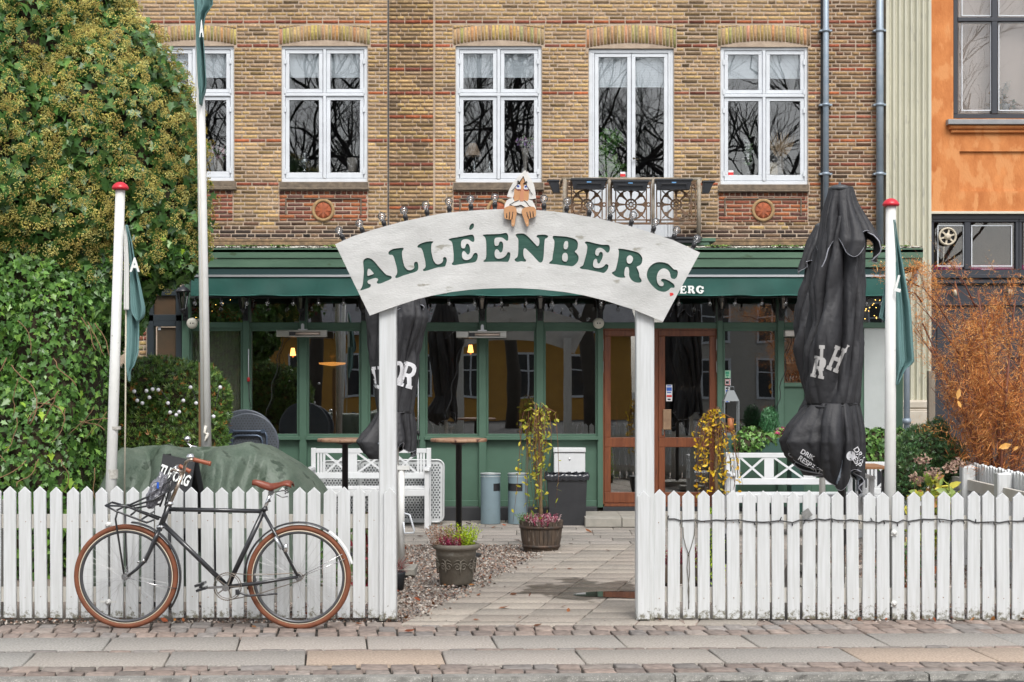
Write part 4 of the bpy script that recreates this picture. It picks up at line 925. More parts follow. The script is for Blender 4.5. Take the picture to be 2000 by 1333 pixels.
G_o = cropmap([(557,740),(560,680),(585,620),(640,570),(700,550),(770,552),(830,572),(870,605),(905,640),(950,655),(960,695),(945,745),(920,768),(885,765),(865,740),(858,700),(840,665),(810,640),(770,632),(730,650),(700,690),(685,740),(688,790),(705,835),(735,860),(765,858),(775,835),(765,810),(742,795),(745,775),(770,765),(810,775),(860,800),(905,835),(920,865),(905,885),(870,885),(840,912),(795,935),(740,932),(680,905),(620,850),(580,795)],1180,430,6.665)
HEART = cropmap([(852,945),(862,946),(872,952),(880,944),(895,952),(905,965),(900,978),(885,984),(868,992),(860,990),(857,970)],1180,430,6.665)
LETTERS = [[A_o,A_i],[L1],[L2],[E1],[AC],[E2],[N_],[B_o,B_i1,B_i2],[E3],[R_o,R_i],[G_o]]
# white awning lettering, re-set upright from the same letter shapes
def setletter(shape, rot, x, ybase, h, Y, name, m, parent, thick=.002):
    o = shape[0]; cx_ = sum(p[0] for p in o)/len(o); cy_ = sum(p[1] for p in o)/len(o); c_, s_ = cos(-rot), sin(-rot)
    R = [[((p[0]-cx_)*c_-(p[1]-cy_)*s_, (p[0]-cx_)*s_+(p[1]-cy_)*c_) for p in ol] for ol in shape]
    y0 = min(p[1] for p in R[0]); y1 = max(p[1] for p in R[0]); x0 = min(p[0] for p in R[0]); x1 = max(p[0] for p in R[0]); k = h/(y1-y0)
    out = [[(x+(p[0]-x0)*k*.92, ybase-(y1-p[1])*k) for p in ol] for ol in R]
    cutout(name, out, Y, thick, m, parent, smooth=3); return x+(x1-x0)*k*.92
WLET = mat('white_lettering', (.72,.74,.72), .6)
xx = 1293
for sh, rt in (([N_],.0),([B_o,B_i1,B_i2],.1),([E2],-.03),([R_o,R_i],.22),([G_o],.35)):
    x0 = xx; xx = setletter(sh, rt, xx, 574, 15.5, YA-.055, 'awning_letter', WLET, aw)+2
xx = 826
for sh, rt in (([A_o,A_i],-.32),([L1],-.2),([L2],-.15)): xx = setletter(sh, rt, xx, 574, 15.5, YA-.055, 'awning_letter', WLET, aw)+2.2
# ---------------------------------------------------------------- fixtures on the front
IRON = mat('lantern_iron', (.02,.021,.024), .4)
LGL = glassm('lantern_glass', .12, (.6,.6,.58), 0)
def mklantern(lab):
    t = thing('wall_lantern', lab, 'lantern', (0,0,0), 'black wall lanterns on the green posts'); ORG[t.name] = Vector((0,0,0))
    s = YS/F; mb = MB(); Y = -.17
    mb.lathe((0,Y,.0), [(.005,-.055),(.012,-.05),(.03,-.02),(.035,-.01),(.035,0)], 6); mb.lathe((0,Y,0), [(.085,.19),(.085,.2),(.05,.235),(.02,.25),(.012,.27),(.004,.28)], 6)
    for j in range(6): a_ = 2*pi*j/6; mb.bar((.036*cos(a_),Y+.036*sin(a_),0),(.07*cos(a_),Y+.07*sin(a_),.19),.009,.009)
    mb.tube([(0,Y,-.05),(0,Y+.07,-.09),(0,-.03,-.06)], .01, 6); mb.box(-.03,.03,-.035,-.012,-.13,.03); mb.build('cage', IRON, t)
    mb = MB(); mb.lathe((0,Y,0), [(.032,.002),(.066,.188)], 6, smooth=False, cap=False); mb.build('lantern_pane', LGL, t)
    mb = MB(); mb.lathe((0,Y,0), [(.012,.0),(.012,.07),(.02,.09),(.022,.12),(.01,.145)], 10); mb.build('lantern_bulb', mat('bulb_white', (.6,.58,.52), .3), t)
    return t
order = ['first from the left','second from the left','third from the left','fourth from the left','fifth from the left, behind the closed parasol','between the fifth and seventh','above the yellow-leaved standard plant','beside the round loudspeaker by the door','right of the brown door','second right of the brown door']
lps = [(363,'black wall lantern on the leftmost green post, under the ivy'),(480,'black wall lantern on the green post right of the lace curtain'),(591,'black wall lantern above the left patio heater'),(711,'black wall lantern on the post just left of the left arch post'),(825,'black wall lantern on the post right of the left closed parasol'),(942,'black wall lantern above the patio heater in the middle of the arch'),(1055,'black wall lantern above the standard plant in the barrel'),(1172,'black wall lantern beside the brown door\'s left side'),(1406,'black wall lantern beside the brown door\'s right side'),(1525,'black wall lantern just left of the large closed parasol')]
L0 = mklantern(lps[0][1])
for i, (px, lab) in enumerate(lps):
    loc = (WX(px,YS-.06), YS-.06, WZ(612,YS)+.04)
    if i == 0: L0.location = loc
    else: dup(L0, loc, lab)
# round loudspeakers
def mkspk(px, lab):
    c_ = W(px,632,YS-.14); t = thing('round_loudspeaker', lab, 'loudspeaker', c_, 'round white loudspeakers on the transom rail'); mb = MB()
    mb.lathe(c_, [(.03,.08),(.05,.0),(.062,-.01),(.062,-.03),(.048,-.045),(.02,-.05)], 20, axis='y'); mb.build('housing', mat('ivory_plastic', (.6,.58,.5), .4), t)
    mb = MB(); 
    for s_ in (-1,1): mb.ball(c_+Vector((.014*s_,-.047,.0)), .009, 8)
    mb.build('eye', BLACKM, t)
mkspk(376,'round white loudspeaker on the far left green post'); mkspk(1169,'round white loudspeaker above the left edge of the brown door')
# infrared heaters
def mkheat(px, py, lab):
    Y = YS-.34; t = thing('patio_heater', lab, 'heater', W(px,py,Y), 'slim steel patio heaters hung from the green rail'); mb = MB()
    a, b = px-50, px+48
    mb.pbox(a,a+25,py,py+13,Y,Y+.09,.008); mb.pbox(a+25,b,py,py+3.5,Y-.015,Y+.08,.004); mb.pbox(a+25,b,py+10.5,py+13.5,Y-.015,Y+.08,.004); mb.pbox(a+36,b-2,py+3.5,py+10.5,Y+.05,Y+.08); mb.pbox(b-12,b,py+3.5,py+10.5,Y-.01,Y+.06)
    mb.build('reflector', mat('brushed_steel', (.5,.49,.46), .3, metal=.85), t)
    mb = MB(); mb.pbox(a+25,a+36,py+2.8,py+10.8,Y-.012,Y+.06); mb.build('end_cap', BLACKM, t)
    mb = MB(); mb.tube([W(a+37,py+7,Y+.02),W(b-13,py+7,Y+.02)], .014, 10); mb.build('heating_tube', mat('heating_tube', (.62,.5,.42), .3), t)
    mb = MB(); mb.pbox(px-2,px+4,py-11,py,Y+.04,Y+.05); mb.bar(W(px+1,py-10,Y+.05),W(px+1,py-4,YS-.04)+Vector((0,0,.02)),.03,.02); mb.pbox(px-8,px+10,py-2,py+.3,Y+.02,Y+.07); mb.build('bracket', ALU, t)
    mb = MB(); pts = [W(px-38,py+13,Y+.03)]+[W(px-38-q*2.2+3*sin(q*1.3), py+13+q*11, YS-.06) for q in range(1,15)]
    mb.tube(pts, .005, 5); mb.build('cable', BLACKM, t)
mkheat(590,645,'slim steel patio heater hung left of the arch post'); mkheat(941,647,'slim steel patio heater seen through the middle of the arch'); mkheat(1583,645,'slim steel patio heater mostly hidden by the large closed parasol')
# bulb string under the awning
t = thing('string_lights', 'black cable of clear bulbs strung under the green awning edge', 'string lights', W(1000,582,YS-.5))
YL = YA+.05; bx = [382,432,481,524,573,621.5,671,720,775,826,875.6,926,977.6,1027,1077,1126.5,1176,1226,1276,1326,1385,1437,1488.6,1536,1640,1693,1722]
mb = MB(); pts = []
for i, px in enumerate(bx):
    pts.append(W(px,580,YL)); 
    if i+1 < len(bx): pts.append(W((px+bx[i+1])/2,581.5,YL))
mb.tube(pts, .006, 5); mb.build('cable', BLACKM, t)
def bulb_proto(parent, base, up, R=.030, hs=.07, names=('bulb_socket','bulb'), sm=None):
    up = Vector(up).normalized(); q = up.to_track_quat('Z','Y').to_matrix().to_4x4(); M = Matrix.Translation(Vector(base)) @ q
    mb = MB(); mb.lathe((0,0,0), [(R*.55,0),(R*.6,hs*.3),(R*.5,hs*.32),(R*.5,hs*.55),(R*.6,hs*.57),(R*.6,hs*.9),(R*.4,hs)], 12); mb.v = [tuple(M @ Vector(v)) for v in mb.v]; s = mb.build(names[0], BLACKM, parent)
    mb = MB(); k = 8; prof = [(R*.4,hs*.95),(R*.45,hs+R*.25)]+[(R*sin(pi*(.22+.78*i/k))+1e-4, hs+R*1.15-R*cos(pi*(.22+.78*i/k))) for i in range(k+1)]
    mb.lathe((0,0,0), prof, 14, cap=False); mb.v = [tuple(M @ Vector(v)) for v in mb.v]; g = mb.build(names[1], BULBG, s)
    mb = MB(); mb.lathe((0,0,0), [(R*.1,hs),(R*.12,hs+R*.7),(R*.3,hs+R*1.1),(R*.05,hs+R*1.15)], 6); mb.v = [tuple(M @ Vector(v)) for v in mb.v]; mb.build('filament_support', CHROME, s)
    return s
for px in bx: bulb_proto(t, W(px,580.5,YL), (random.uniform(-.15,.15),random.uniform(-.15,.1),-1), .024, .045)
# lights glowing inside
LAMPO = emis('lit_lamp', (1,.42,.10), 5)
def inlamp(name, lab, px, py, dY=.6):
    Y = YS+dY; p = W(px,py,Y); t = thing(name, lab, 'lamp', p)
    mb = MB(); mb.lathe(p, [(.035,-.03),(.02,.06)], 12, cap=False); mb.build('lamp_shade', LAMPO, t); mb = MB(); mb.lathe(p, [(.012,-.12),(.012,-.03)], 8); mb.build('arm', mat('old_brass', (0,0,0)), t)
inlamp('wall_lamp','small orange-shaded lamp glowing behind the window under the left heater',572,690); inlamp('wall_lamp','small orange-shaded lamp glowing behind the window left of the middle heater',919,684)
t = thing('chandelier', 'amber bowl lamp glowing deep behind the window left of the arch post', 'lamp', W(649,712,YS+1.5)); p = W(649,712,YS+1.5); mb = MB(); mb.lathe(p, [(.02,-.02),(.16,.0),(.17,.02),(.0,.03)], 20); mb.build('bowl', emis('amber_lamp', (.9,.35,.08), .9), t); mb = MB(); mb.tube([p+Vector((0,0,.02)),p+Vector((0,0,1.0))], .008, 5); mb.lathe(p, [(.01,.08),(.045,.1),(.045,.15),(.01,.17)], 10); mb.build('stem', mat('old_brass', (0,0,0)), t)
# fairy lights by the right transom
t = thing('fairy_lights', 'tiny warm fairy lights glowing in the transom right of the large parasol', 'fairy lights', W(1715,630,YS+.15)); mb = MB()
for i in range(26): mb.ball(W(random.uniform(1688,1748),random.uniform(584,626),YS+random.uniform(.08,.3)), .0055, 6)
mb.build('led', emis('warm_led', (1,.55,.12), 6), t)
t = thing('fairy_garland', 'tiny warm fairy lights behind the transom above the left curtain', 'fairy lights', W(420,625,YS+.15)); mb = MB()
for i in range(22): mb.ball(W(random.uniform(372,470),random.uniform(584,628),YS+random.uniform(.08,.3)), .004, 6)
mb.build('led', MC['warm_led'], t)
REDC = mat('red_ribbon', (.4,.02,.02), .6)
for (px, py, lab) in ((386,608,'red garland bow in the far left transom'),(430,604,'red garland bow above the lace curtain'),(452,618,'lower red garland bow beside the second lantern'),(492,600,'small red bow right of the second lantern'),(606,603,'small red bow right of the third lantern'),(834,605,'small red bow right of the fifth lantern')):
    t = thing('garland_bow', lab, 'bow', W(px,py,YS+.1), 'red garland bows'); n = 40; scatter('ribbon', np.array([W(px,py,YS+.08)])+rng.normal(0,1,(n,3))*np.array([.06 if px < 460 else .025,.02,.03]), .03, LT, LF, pal(n,[(.45,.02,.02),(.25,.015,.015)]), cmat('ribbon_cloth',.6,.1,20,0), parent=t, N=rng.normal(0,1,(n,3)))
# inside furniture
mb = MB(); TW = mat('inside_table_wood', (.12,.05,.025), .4)
for (px,w_) in ((430,50),(640,70),(780,60),(900,60),(1010,60),(1110,60),(1470,60)):
    t = thing('inside_table', 'dark wooden table behind the pavilion window near %s' % {430:'the lace curtain',640:'the amber bowl lamp',780:'the left closed parasol',900:'the left stand of the arch view',1010:'the middle shop window',1110:'the window left of the brown door',1470:'the window right of the brown door'}[px], 'table', (WX(px,YS+.7),YS+.7,.06), 'tables inside the restaurant')
    mb = MB(); mb.box(WX(px-w_/2,YS),WX(px+w_/2,YS),YS+.35,YS+1.05,.78,.82); mb.build('table_top', TW, t); mb = MB(); mb.box(WX(px,YS)-.04,WX(px,YS)+.04,YS+.66,YS+.74,.06,.78); mb.build('leg', TW, t)
PK = MB()
# glasses on the shelf at the right bay
t = thing('glass_shelf', 'two shelves of upturned glasses behind the pane left of the large parasol', 'shelf', W(1553,748,YS+.2))
mb = MB(); mb.pbox(1533,1572,746,749,YS+.08,YS+.3); mb.pbox(1533,1572,708,711,YS+.08,YS+.3); mb.pbox(1533,1572,650,748,YS+.35,YS+.37); mb.build('shelf', mat('lit_shelf', (.45,.42,.36), .6), t)
GLT = glassm('tumbler_glass', .3, (.85,.9,.9), 0)
for yb in (746,708):
    for px in range(1537,1570,6):
        mb = MB(); mb.lathe(W(px,yb,YS+.16), [(.014,0),(.017,.13 if yb > 720 else .15),(.0165,.13),(.013,.01)], 10, cap=False); mb.build('glass', GLT, t)
# stickers by the door
def sticker(px0, px1, py0, py1, base, deco, lab, Y=YS-.004):
    t = thing('window_sticker', lab, 'sticker', W((px0+px1)/2,py1,Y)); mb = MB(); mb.pbox(px0,px1,py0,py1,Y,Y+.003); mb.build('backing', base, t)
    for i, (q, m) in enumerate(deco): mb = MB(); mb.pbox(*q,Y-.002,Y-.0003); mb.build('print', m, t)
SW = MC['sticker_white']; SR = MC['sticker_red']; SB = mat('print_blue', (.03,.12,.5), .5); SG = mat('print_green', (.05,.35,.2), .5); SGL = mat('pale_green', (.35,.6,.42), .5)
sticker(1414,1427,724,739,SGL,[((1417,1424,726,731),SG),((1418,1423,732,735),SG),((1420,1421.5,736,738.5),SG)],'pale green smiley sticker at the left edge of the window right of the door',YS+.005)
sticker(1414,1427,741,753,SW,[((1417.5,1423.5,745,750),BLACKM),((1415.5,1425.5,742,743),SR),((1415.5,1425.5,751.5,752.5),SR),((1415.5,1416.5,743,751.5),SR),((1424.5,1425.5,743,751.5),SR)],'white sticker with a red ring and black camera below the green smiley',YS+.005)
sticker(1415.5,1425,755,786,SW,[((1417.5,1423,757+q*5,760.5+q*5),SB if q else BLACKM) for q in range(6)],'tall narrow white sticker with a column of small blue marks',YS+.005)
sticker(1301,1313,752,784,SW,[((1302,1312,757,764),SB),((1303,1311,753,755),SB),((1303,1311,766,768),SB),((1302,1312,772,776),SR),((1304,1310,779,782),BLACKM)],'white sticker with blue crest and red strip on the right door leaf',YS-.014+.03)
# faint painted window script
me = text_me('Tuborg', .11, .001, -.004); me.transform(Matrix.Translation(W(1340,757,YS+.015)) @ UPM)
t = thing('door_script', 'thin pale handwritten script on the right door glass', 'lettering', W(1343,765,YS)); link('script', me, mat('faint_gold', (.05,.036,.02), .5), t)
# red plunger stick and striplights hanging by posts
for (px,y0,y1,lab) in ((485.5,682,738,'thin white rod with red end beside the second green post'),(817,723,842,'thin white rod hanging by the post right of the left parasol')):
    t = thing('awning_crank', lab, 'crank rod', W(px,y1+10,YS-.1)); mb = MB(); mb.tube([W(px,y0,YS-.08),W(px,y1,YS-.08)], .006, 6); mb.build('rod', WINW, t)
    mb = MB(); mb.lathe(W(px,y1+8,YS-.08), [(.01,0),(.018,.01),(.018,.04),(.01,.05)], 10); mb.build('end_piece', REDC if px < 500 else BLACKM, t)
    mb = MB(); mb.tube([W(px,y1+8,YS-.08),W(px+1,y1+40,YS-.1),W(px+5,y1+58,YS-.1)], .004, 5); mb.build('cord', BLACKM, t)
# step before the door
mb = MB(); x = WX(1143,17.75)
while x < WX(1440,17.75): mb.cbox(x,x+.395,17.75,18.05,0,.105,.008); mb.cbox(x,x+.395,18.055,18.6,0,.107,.006); x += .4
o = recenter(mb.build('door_step', mat('step_stone', (.33,.31,.27), .8, (.25,.24,.21), 8, .3, 80))); tag(o, 'low grey stone step in front of the brown entrance door', 'step')
# ---------------------------------------------------------------- picket fences
YP = 11.0
def picket_mesh(h, w=.083):
    mb = MB(); mb.v = []; d = .02; c = .003
    pts = [(-w/2,0),(w/2,0),(w/2,h-.04),(0.0,h),(-w/2,h-.04)]; ins = [(-w/2+c,c),(w/2-c,c),(w/2-c,h-.042),(0,h-c*1.5),(-w/2+c,h-.042)]
    v = [(p[0],d,p[1]) for p in pts]+[(p[0],c,p[1]) for p in pts]+[(p[0],0,p[1]) for p in ins]; n = 5
    fs = [tuple(range(n))[::-1]]+[(i,(i+1)%n,n+(i+1)%n,n+i) for i in range(n)]+[(n+i,n+(i+1)%n,2*n+(i+1)%n,2*n+i) for i in range(n)]+[tuple(range(2*n,3*n))]
    mb.add(v, fs); return mb
def fence(lab, pxs, x_l, x_r, tip, bot, slope=0, posts=()):
    t = thing('picket_fence', lab, 'fence', (WX((x_l+x_r)/2,YP),YP,0)); ORG[t.name] = Vector(t.location); base = None
    h = WZ(tip,YP)-WZ(bot,YP)
    for i, px in enumerate(pxs):
        z = WZ(bot+slope*(px-pxs[0])/max(1,(pxs[-1]-pxs[0])),YP)
        if base is None:
            mb = picket_mesh(h); me = bpy.data.meshes.new('picket'); me.from_pydata(mb.v, [], mb.f); bm = bmesh.new(); bm.from_mesh(me); bmesh.ops.recalc_face_normals(bm, faces=bm.faces); bm.to_mesh(me); bm.free()
            base = bpy.data.objects.new('picket', me); me.materials.append(WHITE); o = base
        else: o = base.copy()
        COL.objects.link(o); o.parent = t; ORG[o.name] = ORG[t.name]
        o.location = (WX(px,YP)-t.location.x+random.uniform(-.002,.002), random.uniform(-.003,.003), z+random.uniform(-.004,.003)); o.rotation_euler = (0, random.uniform(-.011,.011), 0); o.scale = (random.uniform(.96,1.04),1,random.uniform(.993,1.006))
    for (a,b) in ((1005.5,1032.5),(1148,1177)):
        mb = MB(); dz = -slope*YP/F; mb.bar((WX(x_l,YP),YP+.045,WZ((a+b)/2,YP)),(WX(x_r,YP),YP+.045,WZ((a+b)/2,YP)+dz),WZ(a,YP)-WZ(b,YP),.035); mb.build('rail', RAIL_SHADED, t)
    nm = MB()
    for i, px in enumerate(pxs):
        for yy in (1018,1166): nm.lathe(W(px+random.uniform(-1,1),yy+random.uniform(-1.5,1.5)+slope*.5,YP-.0005), [(.0035,.003),(.0035,-.0008),(.001,-.0015)], 6, axis='y', cap=False)
    nm.build('nail_heads', mat('rusty_nail', (.25,.13,.06), .8), t)
    for px in posts: mb = MB(); mb.box(WX(px,YP)-.045,WX(px,YP)+.045,YP+.065,YP+.155,-.05,.80); mb.build('post', RAIL_SHADED, t)
    return t
lp = [-41+29.9*i for i in range(0,0)]
lx = [18.7-29.9*q for q in range(12,3,-1)]+[18.7-29.9*3,18.7-29.9*2,18.7-29.9]+[18.7,50,80,109.5,140,170,200,227.6,257.5]+[257.5+29.6*i for i in range(1,17)]
fence('white picket fence left of the arch behind the bicycle', lx, -355, 742, 951, 1207.5, .5, (-20,-290))
rx = [1287+29.25*i for i in range(30)]
fence('white picket fence right of the arch with a black light cable', rx, 1277, 2150, 957.5, 1208.5, 4.5, (2050,))
# ---------------------------------------------------------------- arch gateway
T_a = thing('arch_sign', 'white wooden arch gateway with carved green lettering and bulbs along its top', 'gateway', (0,YP,0)); ORG[T_a.name] = Vector((0,YP,0))
YB_ = 10.93
outline = [(654.7,477.5),(687.5,462.5),(728.8,449),(781,434.4),(837.5,422.2),(865.7,417),(900,413.6),(940,410.3),(984,408.6),(1020,409),(1047.5,410.6),(1080,413.2),(1117.5,418),(1171.5,427.7),(1230,442),(1275,456),(1315,469.5),(1367.5,493.8),(1331,561),(1294.8,628.8),(1237,604.8),(1180,586.8),(1140,577),(1104,570.8),(1050,565),(1010,563),(972.5,563.3),(940,564.6),(916,566.3),(878.8,571),(850,576.5),(818.8,583.5),(780,596),(743.8,608.8),(722.2,616.7),(688,547)]
sm_ = []
for sh in LETTERS: sm_ += [crom(o_, 4) for o_ in sh]
bo = cutout('sign_board', [outline]+sm_, YB_, .012, SIGNW, T_a)
cutout('sign_backing', [[(p[0],p[1]) for p in outline]], YB_+.0122, .028, SIGNW, T_a)
for sh in LETTERS: cutout('carved_letter', [crom(o_, 4) for o_ in sh], YB_+.0095, .0022, SIGNG, T_a)
cutout('heart', [HEART], YB_-.002, .0018, SR, T_a)
# the top edge strip, a little proud
mb = MB()
for (a,b) in ((742,775),(1241,1276)):
    X0, X1 = WX(a,YP+.05), WX(b,YP+.05); yb_ = 1211
    xa, xb = X0, X1; y0, y1 = YB_+.042, YB_+.16; c = .006
    mb = MB(); zb, ztop = .0, WZ(560,YP)
    pts = [(xa+c,y0),(xb-c,y0),(xb,y0+c),(xb,y1),(xa,y1),(xa,y0+c)]; n = 6
    mb.add([(p[0],p[1],zb) for p in pts]+[(p[0],p[1],ztop) for p in pts], [(i,(i+1)%n,n+(i+1)%n,n+i) for i in range(n)]+[tuple(range(n)),tuple(range(n,2*n))])
    mb.build('gate_post', WHITE, T_a)
for (px, tip) in ((762.5,952),(1256,958)):   # pickets nailed on the posts
    h = WZ(tip,YP)-WZ(1208.5,YP); mb = picket_mesh(h, .082); mb.v = [(v[0]+WX(px,YP),v[1]+YP-.052,v[2]+WZ(1208.5,YP)) for v in mb.v]; mb.build('post_picket', WHITE, T_a)
bl = [(662,450,-.45),(702,436,-.38),(745.6,422.8,-.3),(788.8,411,-.22),(831.5,401,-.17),(876.6,394,-.08),(919,389.6,-.05),(966.5,386,.0),(1062.5,388.5,.0),(1108,394.2,.09),(1152.7,402,.13),(1194.3,409.8,.2),(1236.6,421,.25),(1280.7,434,.3),(1322,449.3,.4),(1361.7,466.4,.45)]
for (px,py,a_) in bl:
    Rb = .0275; up = Vector((sin(a_),random.uniform(-.04,.04),cos(a_))); c_ = W(px,py,YB_+.02); hs = .068; base = c_-up*(hs+Rb*1.15); bulb_proto(T_a, base-up*.0, up, Rb, hs, ('bulb_socket','bulb'))
# ---------------------------------------------------------------- carved wooden gnome
t = thing('wooden_gnome', 'painted plywood figure with white hood, moustache and pointing fingers on top of the arch', 'figure', W(1015,445,YB_-.04))
def gp(pts): return cropmap(pts, 960, 320, 9.52)
SKIN = mat('painted_skin', (.52,.27,.12), .6, (.44,.22,.10), 8); INK = mat('dark_line', (.02,.018,.018), .6); GW = mat('figure_white', (.68,.67,.64), .6, (.55,.54,.51), 12)
cutout('hood', [gp([(285,612),(330,480),(390,370),(470,270),(560,180),(628,120),(645,130),(635,165),(665,145),(692,160),(680,200),(735,280),(790,390),(815,520),(828,645),(760,660),(690,655),(600,400),(430,520),(400,640)])], YB_-.004, .014, GW, t)
cutout('face', [gp([(590,238),(620,310),(660,400),(700,480),(690,660),(660,720),(420,730),(420,500),(470,400),(540,320)])], YB_-.0105, .006, SKIN, t)
cutout('beard', [gp([(330,655),(400,640),(425,700),(500,680),(600,682),(665,700),(690,665),(760,690),(800,760),(828,840),(815,870),(690,900),(600,905),(560,935),(510,925),(470,900),(440,850),(240,830),(245,760),(280,690)])], YB_-.0145, .0035, GW, t)
cutout('nose', [gp([(545,480),(600,480),(600,690),(585,703),(530,700),(522,690)])], YB_-.024, .018, mat('painted_nose', (.50,.22,.12), .6), t)
cutout('moustache', [gp([(330,775),(380,745),(440,700),(510,683),(600,683),(640,705),(680,770),(720,810),(640,812),(590,795),(545,768),(500,785),(430,795)])], YB_-.022, .007, GW, t)
for s_, pts in ((0,[(230,870),(240,830),(300,795),(380,785),(430,800),(462,850),(468,930),(450,1000),(432,1130),(418,1160),(390,1165),(370,1140),(372,1060),(370,1040),(330,1035),(250,1020),(235,960)]),(1,[(560,880),(580,840),(640,810),(720,800),(790,810),(825,860),(828,930),(815,980),(770,1000),(700,1025),(690,1060),(694,1130),(680,1160),(650,1160),(630,1110),(600,1020),(570,940)])):
    cutout('hand', [crom(gp(pts),3)], YB_-.038, .022, SKIN, t)
def gline(pts, w=.004, Y=YB_-.0245):
    mb = MB(); q = gp(pts); mb.tube([W(a,b,Y) for a,b in q], w*.5, 5); mb.build('ink_line', INK, t)
for l in ([(280,925),(284,1010)],[(338,895),(328,1022)],[(398,895),(378,1035)],[(655,900),(688,1015)],[(715,888),(730,1005)],[(770,888),(778,985)]): gline(l, .006, YB_-.039)
for l in ([(485,318),(530,372)],[(598,378),(660,335)]): gline(l, .011, YB_-.013)
for l in ([(375,512),(440,440),(540,320),(592,238)],[(592,238),(622,330),(660,420),(760,578)]): gline(l, .005, YB_-.012)
gline([(355,775),(430,795),(500,785),(545,768),(600,805),(630,815)], .005, YB_-.024); gline([(330,770),(420,715),(505,682)], .005, YB_-.0235); gline([(598,682),(645,715),(700,790),(740,805),(800,835)], .005, YB_-.0235)
for (c_, w_) in (((500,440),1),((640,448),-1)):
    e = gp([(c_[0]-55*1,c_[1]-5),(c_[0]-20,c_[1]-50),(c_[0]+30,c_[1]-52),(c_[0]+48,c_[1]-10),(c_[0]+42,c_[1]+35),(c_[0]-30,c_[1]+35)]) if w_ > 0 else gp([(c_[0]-42,c_[1]-10),(c_[0]-25,c_[1]-50),(c_[0]+15,c_[1]-50),(c_[0]+48,c_[1]+5),(c_[0]+45,c_[1]+32),(c_[0]-40,c_[1]+30)])
    cutout('eye', [e], YB_-.0125, .0018, WINW, t)
    cutout('iris', [gp([(c_[0]+22*cos(a_*pi/5)-5,c_[1]-20+22*sin(a_*pi/5)) for a_ in range(10)])], YB_-.0140, .0012, mat('iris_blue', (.04,.07,.28), .5), t)
    cutout('eye_bag', [gp([(c_[0]-65,c_[1]+12),(c_[0]-20,c_[1]+36),(c_[0]+45,c_[1]+38),(c_[0]+40,c_[1]+60),(c_[0]-20,c_[1]+56)])], YB_-.0128, .002, mat('bag_red', (.22,.04,.03), .6), t)
for q in ((400,1122),(662,1110)):
    cutout('fingernail', [gp([(q[0]+22*cos(a_*pi/5),q[1]+22*sin(a_*pi/5)) for a_ in range(10)])], YB_-.0398, .0016, mat('nail_tan', (.56,.33,.18), .5), t)
# ---------------------------------------------------------------- cable on the right fence
t = thing('fence_light_cable', 'black light cable with stub bulbs tied along the right picket fence', 'string lights', W(1650,1018,YP-.01)); mb = MB(); pts = []
px = 1304; r_ = random.Random(4)
while px < 2060: pts.append(W(px, 1013+ (3.5 if px > 1340 else 0)+5*sin(px*.03)*.4+r_.uniform(-2,3)+(px-1300)*.001, YP-.008+r_.uniform(-.002,.002))); px += r_.uniform(9,19)
mb.tube(pts, .0042, 6); mb.build('cable', BLACKM, t); 
for i in range(len(pts)//2): p = pts[2*i]; mb = MB(); mb.tube([p, p+Vector((r_.uniform(-.012,.012),-.004,-.024 if r_.random() < .75 else .024))], .0036, 6); mb.build('stub_bulb', BLACKM, t)
for (px, lab) in ((1349,'x'),):
    t = thing('hanging_cord', 'grey knotted cord hanging down a picket right of the arch', 'cord', W(1346,1190,YP-.01)); mb = MB(); Y = YP-.012
    mb.tube([W(1334,1030,Y),W(1335,1050,Y),W(1340,1070,Y),W(1345,1083,Y)], .003, 5); mb.tube([W(1358,1012,Y),W(1356,1045,Y),W(1350,1068,Y),W(1345,1083,Y)], .003, 5)
    mb.tube([W(1344,1083,Y),W(1342,1110,Y),W(1346,1150,Y),W(1345,1190,Y)], .003, 5); mb.tube([W(1346,1083,Y),W(1347,1120,Y),W(1344,1152,Y),W(1346,1178,Y)], .003, 5); mb.ball(W(1345,1084,Y), .008, 8); mb.build('cord', mat('cord_grey', (.13,.12,.10), .8), t)
t = thing('metal_tag', 'small tilted grey metal plate hung on the right fence cable', 'tag', W(1576,1015,YP-.02)); mb = MB(); a_ = .6; c_ = W(1576,1004,YP-.02); s_ = .035
mb.prism([(c_.x+s_*sqrt(2)*cos(a_+pi/4+q*pi/2)*.8,c_.z+s_*sqrt(2)*sin(a_+pi/4+q*pi/2)*.8) for q in range(4)], YP-.024, YP-.018); mb.build('plate', mat('zinc_plate', (.33,.33,.32), .5, (.22,.22,.21), 30, metal=.6), t)
# ---------------------------------------------------------------- flag poles and flags
POLEW = mat('pole_white', (.70,.70,.68), .35, (.60,.60,.57), 3, speck=(.28,.26,.22), speck_s=25, speck_t=.72)
CAPR = mat('cap_red', (.55,.02,.035), .35)
def flagpole(lab, ptop, pbot, Y, rt, rb, cap=True, caplab=None):
    t = thing('flagpole', lab, 'flagpole', W(pbot[0],pbot[1],Y)); mb = MB(); a, b = W(*pbot,Y), W(*ptop,Y)
    mb.tube([a, a.lerp(b,.5), b], [rb*Y/F,(rt+rb)/2*Y/F,rt*Y/F], 20); mb.build('pole', POLEW, t)
    if cap:
        mb = MB(); r = 16.5*Y/F; mb.lathe(b, [(r*.9,-.004),(r,.006),(r*.97,.014),(r*.8,.030),(r*.45,.045),(r*.1,.05)], 22); mb.build('cap', CAPR, t)
    return t
YFl = YP+.20
T_f1 = flagpole('white flagpole with red cap in front of the ivy on the left', (235,370), (209,1200), YFl, 9.3, 11)
mb = MB(); p = W(226,845,YFl); 
for yy, w_, cx_ in ((836,3,225.3),(926,9,219.5)): mb.lathe(W(cx_,yy,YFl), [(.0379+.0009,-w_*YFl/F),(.0379+.0009,w_*YFl/F)], 18, cap=False)
mb.build('grimy_tape', mat('grimy_tape', (.30,.28,.24), .7, (.55,.54,.5), 60), T_f1)
